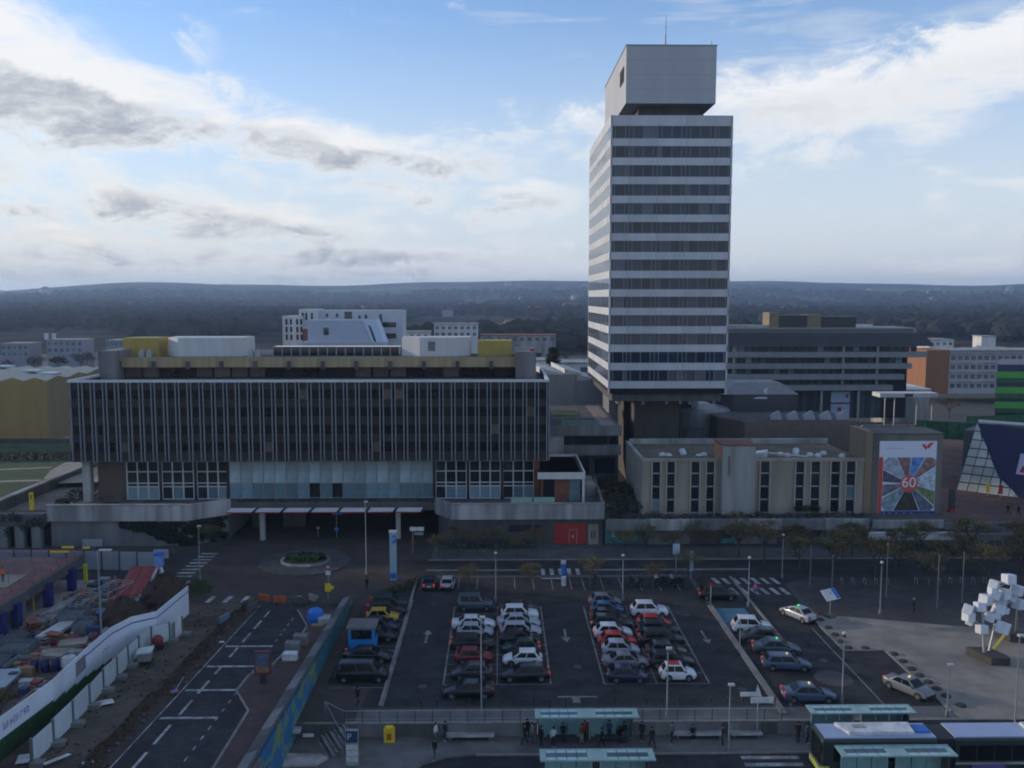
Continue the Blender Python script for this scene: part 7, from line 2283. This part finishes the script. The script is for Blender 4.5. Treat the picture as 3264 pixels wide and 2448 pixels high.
for i, (x, y, rz, w, m, lb) in enumerate(((-27.9, 102.2, -.5, 1.7, M_oran, 'orange red plastic barrier across the ramp mouth, the left one'), (-25.9, 101.6, -.05, 1.5, M_oran, 'orange red plastic barrier across the ramp mouth, the right one'), (-24.0, 101.3, 0, 1.4, M_concd, 'grey barrier across the ramp mouth'), (-28.4, 98.9, 1.2, 1.6, M_concd, 'grey barrier at the head of the trench'), (-30.2, 94.4, 1.2, 1.6, mat('blue_grey_barrier', (.12, .17, .22), .6), 'blue grey barrier on the dirt strip'), (-22.2, 102.2, -.7, 1.2, M_beige, 'beige barrier beside the yellow diversion sign'))):
    t_ = thing('road_barrier', lb, 'barrier', (x, y, zr(y) + .02), rz, 'barriers at the ramp mouth')
    MB().prism([(-w / 2, -.12), (w / 2, -.12), (w / 2, .12), (-w / 2, .12)], .25, .95).build('board', m, t_)
    for s_ in (-w / 2 + .15, w / 2 - .15):
        MB().box(s_ - .1, s_ + .1, -.28, .28, 0, .25).build('foot', M_concd, t_)
t_ = thing('fallen_road_sign', 'fallen round red and blue road sign lying beside the trench', 'sign', (-28.6, 76.2, zr(76.2) + .03), -1.45)
MB().tube((-1.8, 0, .1), (1.4, 0, .25), .04, .04, 6).build('post', M_steel, t_)
MB().lathe([(.38, .28), (.40, .31), (.28, .33)], 14, (1.55, 0)).build('disc', M_red, t_)
MB().lathe([(.27, .335), (.27, .345), (.02, .346)], 14, (1.55, 0)).build('disc_field', M_blue, t_)
for i, (x, y, w, d, rz, lb) in enumerate(((-33.4, 72.4, 1.3, .9, .5, 'white board lying in front of the fence panels'), (-30.0, 68.5, .45, .3, .2, 'small white scrap at the trench edge'), (-32.3, 62.0, 1.9, .35, .9, 'white plank in the near dirt'), (-29.9, 61.6, .7, .4, .7, 'white scrap in the near trench'), (-28.4, 87.8, .5, .35, .1, 'small white sack at the road edge beside the trench'), (-34.8, 62.2, .9, 1.3, .3, 'bent white sheet at the foot of the near fence panel'))):
    t_ = thing('white_debris', lb, 'debris', (x, y, zr(y) + .12), rz)
    o_ = MB().prism([(-w / 2, -d / 2), (w / 2, -d / 2), (w / 2 * .9, d / 2), (-w / 2, d / 2)], lambda a, b_: .02 + abs(a) * .12, lambda a, b_: .07 + abs(a) * .12).build('sheet', M_white, t_)
t_ = thing('site_cart', 'grey cart with a white lid beside the fence panels', 'cart', (-34.0, 82.4, zr(82.4) + .03), .2)
MB().box(-.6, .6, -.7, .7, .35, 1.15).build('bin', M_conc, t_)
MB().prism([(-.7, -.8), (.7, -.8), (.7, .8), (-.7, .8)], 1.15, lambda a, b_: 1.25 + a * .1).build('lid', M_white, t_)
for s_ in (-.5, .5):
    MB().tube((s_ - .06, -.6, .2), (s_ + .06, -.6, .2), .2, .2, 10).build('wheel', M_tyre, t_)
    MB().box(s_ - .05, s_ + .05, .5, .6, 0, .35).build('leg', M_dsteel, t_)
t_ = thing('red_cement_mixer', 'dark red cement mixer beside the fence panels', 'mixer', (-34.2, 86.0, zr(86) + .03))
MB().lathe([(.25, .5), (.55, .75), (.55, 1.1), (.30, 1.45)], 12).build('drum', mat('mixer_red', (.20, .025, .025), .6, .2, 1), t_, True)
MB().box(-.5, .5, -.3, .3, .2, .5).build('frame', M_dsteel, t_)
for s_ in (-.45, .45):
    MB().tube((s_ - .05, 0, .22), (s_ + .05, 0, .22), .22, .22, 10).build('wheel', M_tyre, t_)

# ================================================================== roundabout island
RI = thing('roundabout_island', 'round island with a grey paved ring and a planted bed', 'island', (-26.5, 118.1, 0))
MB().lathe([(6.1, 0), (6.1, .12), (5.9, .14), (3.3, .22)], 40).build('apron', mat('apron_setts', (.070, .068, .068), .85, .3, 2.5, dirt=.3), RI)
for i in range(22):
    a0, a1 = 2 * math.pi * i / 22, 2 * math.pi * (i + .92) / 22
    MB().prism([(3.0 * math.cos(a0), 2.6 * math.sin(a0)), (3.35 * math.cos(a0), 2.95 * math.sin(a0)), (3.35 * math.cos(a1), 2.95 * math.sin(a1)), (3.0 * math.cos(a1), 2.6 * math.sin(a1))], .1, .48).build('edge_stone', M_concl if 9 < i < 18 else M_conc, RI)


def leaf_cloud(mb, cx, cy, cz, rx, ry, rz_, n, s, q, mi=0, shell=.55):
    for _ in range(n):
        while True:
            a, b_, c = q.uniform(-1, 1), q.uniform(-1, 1), q.uniform(-1, 1)
            r_ = a * a + b_ * b_ + c * c
            if r_ < 1 and r_ > shell * q.random():
                break
        p = Vector((cx + a * rx, cy + b_ * ry, cz + c * rz_))
        u = Vector((q.uniform(-1, 1), q.uniform(-1, 1), q.uniform(-1, 1))).normalized() * s * q.uniform(.6, 1.3)
        w = u.cross(Vector((q.uniform(-1, 1), q.uniform(-1, 1), q.uniform(-1, 1)))).normalized() * s * q.uniform(.4, .9)
        mb.poly([p - u, p + w, p + u, p - w], mi)


qv = random.Random(77)
sh = MB()
for a, b_, r_, mi in ((-1.7, .2, 1.1, 1), (-.4, .9, 1.2, 1), (1.0, .6, 1.0, 1), (2.0, .1, .8, 1), (.3, -.5, 1.1, 0), (1.2, -.4, .9, 0), (-1.2, -.8, .8, 0)):
    leaf_cloud(sh, a, b_, .7, r_, r_ * .8, .6, 330, .14, qv, mi)
sh.build('shrub_planting', [mat('fresh_green', (.050, .105, .022), .9, .3, 2), M_leafg], RI)
MB().lathe([(2.9, .2), (2.6, .45), (.1, .6)], 20).build('bed_soil', M_mud, RI)

# ================================================================== trees
def tree_meshes(seed, h, spread, leaves, leaf_s, mats, crown0=.42, bare=False):
    q = random.Random(seed)
    wood_ = MB()
    lf = MB()

    def limb(p, d, ln, r, depth):
        e = p + d * ln
        wood_.tube(p, e, r, r * .62, 5 if depth else 7, cap=False)
        if depth >= 4 or ln < .2:
            for _ in range(leaves):
                c = p.lerp(e, q.uniform(.2, 1.1)) + Vector((q.gauss(0, .22), q.gauss(0, .22), q.gauss(0, .16)))
                u = Vector((q.uniform(-1, 1), q.uniform(-1, 1), q.uniform(-.6, .6))).normalized() * leaf_s * q.uniform(.6, 1.3)
                w = u.cross(Vector((q.uniform(-1, 1), q.uniform(-1, 1), q.uniform(-1, 1)))).normalized() * leaf_s * q.uniform(.4, .8)
                lf.poly([c - u, c + w, c + u, c - w], q.choice((0, 0, 1)))
            return
        for k in range(q.choice((3, 3, 4)) if depth else 5):
            a = 2 * math.pi * (k + q.random()) / (5 if depth == 0 else 3)
            t = (d + Vector((math.cos(a), math.sin(a), q.uniform(-.1, .35))) * spread * q.uniform(.6, 1.1)).normalized()
            limb(p.lerp(e, q.uniform(.62, 1.0)), t, ln * q.uniform(.52, .74), r * .5, depth + 1)
    tr_ = Vector((q.uniform(-.03, .03), q.uniform(-.03, .03), 1)).normalized()
    limb(Vector((0, 0, 0)), tr_, h * crown0, h * .016 + .03, 0)
    return wood_.mesh('trunk', M_bark), lf.mesh('crown', mats)


M_leafy2 = mat('dull_brown_leaf', (.070, .058, .032), .9, .4, 2.5, rnd=.2)
TV = [tree_meshes(100 + i, 5.6 + i % 3 * .5, .85, 11, .085, [M_leafy, M_leafy2]) for i in range(5)]
TB = [tree_meshes(200 + i, 6.6, .95, 14, .088, [M_leafy, M_leafy2], .36) for i in range(4)]


def tree(x, y, z, me, label, group, s=1.0, rz=0.0):
    t_ = thing('street_tree', label, 'tree', (x, y, z), rz, group)
    t_.scale = (s, s, s)
    link('trunk', me[0], t_)
    link('crown', me[1], t_)


row = [-8.6, -5.8, -3.2, -.6, 2.4, 5.2, 17.5, 20.5, 24, 27.5, 30.5]
for i, x in enumerate(row):
    tree(x, 121 + qv.uniform(-.8, 1.2), 0, TV[i % 5] if i % 2 else TB[i % 4], f'{ORD[i]} thin olive leaved tree from the left along the street wall', 'trees along the street wall', qv.uniform(.72, .9), qv.uniform(0, 6))
for i, (x, y) in enumerate(((-3.9, 105.4), (3.8, 105.3), (11.2, 106.8), (18.9, 106.0), (24.0, 109.6))):
    tree(x, y, 0, TV[i], f'{ORD[i]} slender young tree from the left at the far edge of the car park', 'young trees in the car park', .72, i)
grove = [(33.2, 119.6), (36, 117.2), (39.5, 113.2), (41, 119.3), (43.5, 112.2), (46, 115.5), (47.5, 108.6), (49, 119.6), (51.5, 111.8), (53, 106.4), (54.5, 116.5), (57, 110.6), (58.5, 119.5), (60.5, 105.8), (62, 113.2), (65, 118.4), (66, 108.2), (69, 112.6), (71, 105), (72, 118), (75, 110.2), (78, 115.6), (80, 106.5), (84, 112.4)]
grove.sort(key=lambda p: p[0] / p[1])
for i, (x, y) in enumerate(grove):
    tree(x, y, 0, TB[i % 4], f'{ORD[i]} olive brown tree from the left in the grove behind the plaza', 'trees of the plaza grove', qv.uniform(.95, 1.25), qv.uniform(0, 6))
tree(-41.8, 126.0 - .9, 0, TB[1], 'small yellow leaved tree at the left corner of the underpass', 'trees by the underpass', .78)
tree(-40.6, 69.5, 1.2, TB[2], 'yellow green bush-like tree behind the hoarding at the left edge', 'trees by the hoarding', .62)
tree(-42.4, 67.6, 1.2, TB[0], 'yellow tree cut by the left edge of the picture behind the hoarding', 'trees by the hoarding', .6)
CT = thing('conifer', 'dark conifer between the white pavilion and the tower', 'tree', (14.0, 232, 0))
cf_ = MB()
for k in range(11):
    z = 9 + k * 1.3
    r_ = 5.2 * (1 - k / 13)
    leaf_cloud(cf_, 0, 0, z, r_, r_, 1.0, 210, .40, qv, 0, .2)
cf_.build('crown', M_leafg, CT)
MB().tube((0, 0, 0), (0, 0, 22), .45, .1, 7).build('trunk', M_bark, CT)
dk = tree_meshes(301, 12, .8, 6, .42, [M_leafg, mat('winter_twigs', (.055, .045, .038), .95, .3, 1)], .38)
tw = tree_meshes(302, 12, .9, 3, .20, [MATS['winter_twigs'], MATS['winter_twigs']], .36)
mids = [(-108, 262, 1.0, 0), (-118, 258, 1.1, 0), (-127, 266, 1.0, 0), (-113, 272, 1.2, 0), (-148, 380, 1.2, 1), (-160, 372, 1.3, 1), (-172, 395, 1.2, 1), (-140, 350, 1.1, 0), (-186, 400, 1.4, 1), (-206, 395, 1.2, 1), (-100, 300, 1.1, 1), (-92, 330, 1.4, 0), (-126, 330, 1.3, 1), (-30, 390, 1.2, 0), (-15, 380, 1.0, 1), (0, 395, 1.1, 1), (14, 400, 1.3, 0), (24, 385, 1.2, 1), (30, 420, 1.4, 1), (8, 300, .9, 1), (200, 370, 1.3, 0), (215, 380, 1.4, 1), (228, 360, 1.3, 0), (188, 390, 1.2, 1), (243, 370, 1.4, 0), (170, 330, 1.1, 1), (118, 262, .8, 0), (126, 270, .9, 1), (133, 258, .8, 1), (-222, 400, 1.0, 1), (-212, 405, 1.1, 1), (-200, 404, 1.0, 0), (-192, 408, 1.3, 1), (-178, 410, 1.2, 0), (-168, 400, 1.3, 1), (-155, 395, 1.4, 1), (-145, 402, 1.3, 0), (-133, 390, 1.4, 1), (-120, 400, 1.3, 1), (-110, 390, 1.3, 0), (-98, 395, 1.4, 1), (-34, 400, 1.0, 1), (-22, 405, .9, 0), (32, 360, 1.3, 1), (36, 330, 1.1, 0)]
mids.sort(key=lambda p: p[0] / p[1])
for i, (x, y, s_, kk) in enumerate(mids):
    t_ = thing('town_tree', (f'{ORD[i]} tree from the left in the belt behind the buildings, ' + ('dark evergreen' if kk == 0 else 'bare and twiggy')), 'tree', (x, y, 0), i, 'trees behind the buildings')
    t_.scale = (s_, s_, s_)
    me_ = dk if kk == 0 else tw
    link('trunk', me_[0], t_)
    link('crown', me_[1], t_)

# ================================================================== ivy, hedges and rough planting
def greenery(name, label, clumps, n, s, mats, cat='planting', kind=None, per=None):
    b = MB()
    for c in clumps:
        leaf_cloud(b, *c, n, s, qv, qv.choice(range(len(mats))), .3)
    tag(b.build(name, mats), label, cat, kind=kind)


iv = []
for _ in range(120):
    x = qv.uniform(-55, -41)
    top = 3.6
    lowz = 3.4 - min(3.3, max(0, (x + 55) * .36))
    yw = 126.45 if x < -45.2 else 126.45 + (x + 45.2) * .85
    iv.append((x, yw - .12, qv.uniform(lowz, top), .8, .22, .6))
greenery('ivy_curtain', 'dark ivy curtain covering the retaining wall left of the underpass', iv, 110, .17, [M_leafg, mat('ivy_dark', (.012, .022, .012), .9, .3, 2)], 'ivy')
greenery('terrace_hedge', 'dark planting in the planter over the entrance canopy', [(-39 + i * 1.25, 130.4, 5.6, .9, .5, .35) for i in range(24)], 70, .12, [M_leafg, M_leafb], 'hedge')
greenery('plinth_ivy', 'dark ivy and shrubs hanging over the plinth in front of the beige block', [(16 + i * 1.0, 125.6 + qv.uniform(-.3, .8), 4.2 + qv.uniform(-.3, .4), .9, .6, .45) for i in range(38)], 75, .13, [M_leafg, mat('ivy_brown', (.035, .028, .018), .9, .3, 2)], 'ivy')
greenery('courtyard_scrub', 'dark scrub filling the gap between the terrace and the beige block', [(qv.uniform(16.3, 20.6), qv.uniform(127, 146), 4.4 + qv.random() * 1.8, 1.2, 1.4, .9) for _ in range(40)], 85, .18, [mat('scrub_brown', (.040, .032, .020), .95, .3, 2), M_leafg], 'shrubs')
greenery('russet_bush', 'brown bush against the right windows of the beige block', [(44.5 + i * .7, 129.2, 4.6, .8, .5, .5) for i in range(5)], 110, .12, [MATS['ivy_brown']], 'bush')
greenery('annex_hedge', 'low green hedge beside the annex on the terrace', [(11.6 + i * .7, 127.6, 5.4, .6, .6, .6) for i in range(5)], 110, .12, [M_leafb], 'hedge')
greenery('abutment_creeper', 'creeper hanging over the west abutment', [(-77 + i * .8, 125.3, 3.6 + qv.uniform(-1.2, 1.2), .7, .2, .7) for i in range(15)], 70, .14, [M_leafg, MATS['ivy_brown']], 'creeper')
greenery('court_bush', 'large dark bush beside the white column of the slab', [(-66.0, 136.5, 5.2, 1.6, 1.3, 1.2), (-64.6, 138, 5.6, 1.4, 1.2, 1.6), (-67.4, 135, 4.4, 1.2, 1, .8)], 420, .16, [M_leafg, MATS['ivy_brown']], 'bush')
greenery('pale_bush', 'pale dry bush at the foot of the slab side core', [(-58.9, 134.2, 5.1, .9, .7, .6), (-60, 134.4, 4.9, .7, .6, .4)], 260, .12, [mat('dry_bush', (.20, .18, .16), .95, .3, 2)], 'bush')
greenery('park_hedge', 'brown winter hedge along the back of the little park', [(-112 + i * 1.8, 172 + i * .1, 4.9, 1.7, 1.6, .9) for i in range(18)], 90, .22, [MATS['scrub_brown'], MATS['ivy_brown']], 'hedge')
greenery('corner_shrubs', 'green brown shrubs in the corner bed by the far left parking bays', [(-14.6 + i * .55, 103.2 + i * .75, .4, .9, .8, .5) for i in range(9)], 90, .12, [MATS['ivy_brown'], M_leafb], 'shrubs')
greenery('street_shrubs', 'green shrubs at the foot of the street wall below the right terrace', [(-8 + i * 1.05, 124.6, .7, 1.0, .8, .8) for i in range(13)], 95, .13, [M_leafb, M_leafg], 'shrubs')
greenery('grove_undergrowth', 'dark undergrowth at the foot of the wall behind the plaza grove', [(55 + i * 1.6, 121.2, .8, 1.3, .9, 1.0) for i in range(22)], 90, .16, [MATS['ivy_brown'], M_leafg], 'shrubs')
gr = MB()
for cx_, cy_, rx_, ry_, n_ in ((-37.6, 106.6, 2.0, 2.2, 900), (-38.9, 109.6, 1.8, 1.4, 600)):
    for _ in range(n_):
        a, r_ = qv.uniform(0, 6.28), math.sqrt(qv.random())
        x, y = cx_ + rx_ * r_ * math.cos(a), cy_ + ry_ * r_ * math.sin(a)
        d = qv.uniform(0, 6.28)
        gr.poly([(x - .05 * math.cos(d), y - .05 * math.sin(d), .0), (x + .05 * math.cos(d), y + .05 * math.sin(d), 0), (x + qv.uniform(-.08, .08), y + qv.uniform(-.08, .08), qv.uniform(.12, .28))])
tag(gr.build('verge_grass', M_grass), 'rough grass verge at the corner of the roundabout and the ramp', 'grass', kind='stuff')
sheet('verge_soil', [(-39.8, 104.4), (-36.0, 104.2), (-35.8, 108.6), (-37.4, 111.0), (-40.5, 111.0)], .02, M_grass)

# repair patches and iron covers in the asphalt
ptc = MB()
for x, y, w, d in ((-8.5, 84, 1.6, .9), (7.2, 99, 2.2, 1.2), (21.5, 82, 1.1, 2.6), (7.0, 86, .8, 3.2), (30.8, 90, 1.4, 2.2), (-8.0, 97, 1.0, 2.5), (13, 76.6, 2.4, .7), (33, 87, .9, 3)):
    ptc.poly([(x - w, y - d, .0125), (x + w, y - d * .94, .0125), (x + w * .97, y + d, .0125), (x - w * 1.02, y + d * .97, .0125)])
struct('asphalt_patches', ptc, mat('fresh_asphalt_patch', (.018, .017, .019), .8, .2, 1.5, dirt=.2))
for i, (x, y) in enumerate(((-7.2, 79.2), (7.6, 83.4), (21.2, 97.4), (32.2, 84.6), (-7.9, 101.5), (22.3, 78.2))):
    tag(MB().lathe([(.42, .013), (.42, .02), (.05, .021)], 16).build('manhole_cover', M_dsteel, None, False, (x, y, 0)), f'{["nearest left aisle", "middle aisle", "far right aisle", "taxi road", "far left aisle", "near right aisle"][i]} round iron manhole cover in the asphalt', 'manhole cover', 'manhole covers')

# bicycle stands along the street by the grove
st = MB().tube((-.35, 0, 0), (-.35, 0, .75), .03, .03, 5).tube((.35, 0, 0), (.35, 0, .75), .03, .03, 5).tube((-.35, 0, .75), (.35, 0, .75), .03, .03, 5).mesh('bicycle_stand', M_steel)
for i in range(12):
    o_ = link('bicycle_stand', st, None, (43 + i * 1.45 + (2.2 if i > 4 else 0), 107.9, .008), 1.57)
    tag(o_, f'{ORD[i]} steel bicycle hoop from the left beside the grove', 'bicycle stand', 'bicycle hoops by the grove')
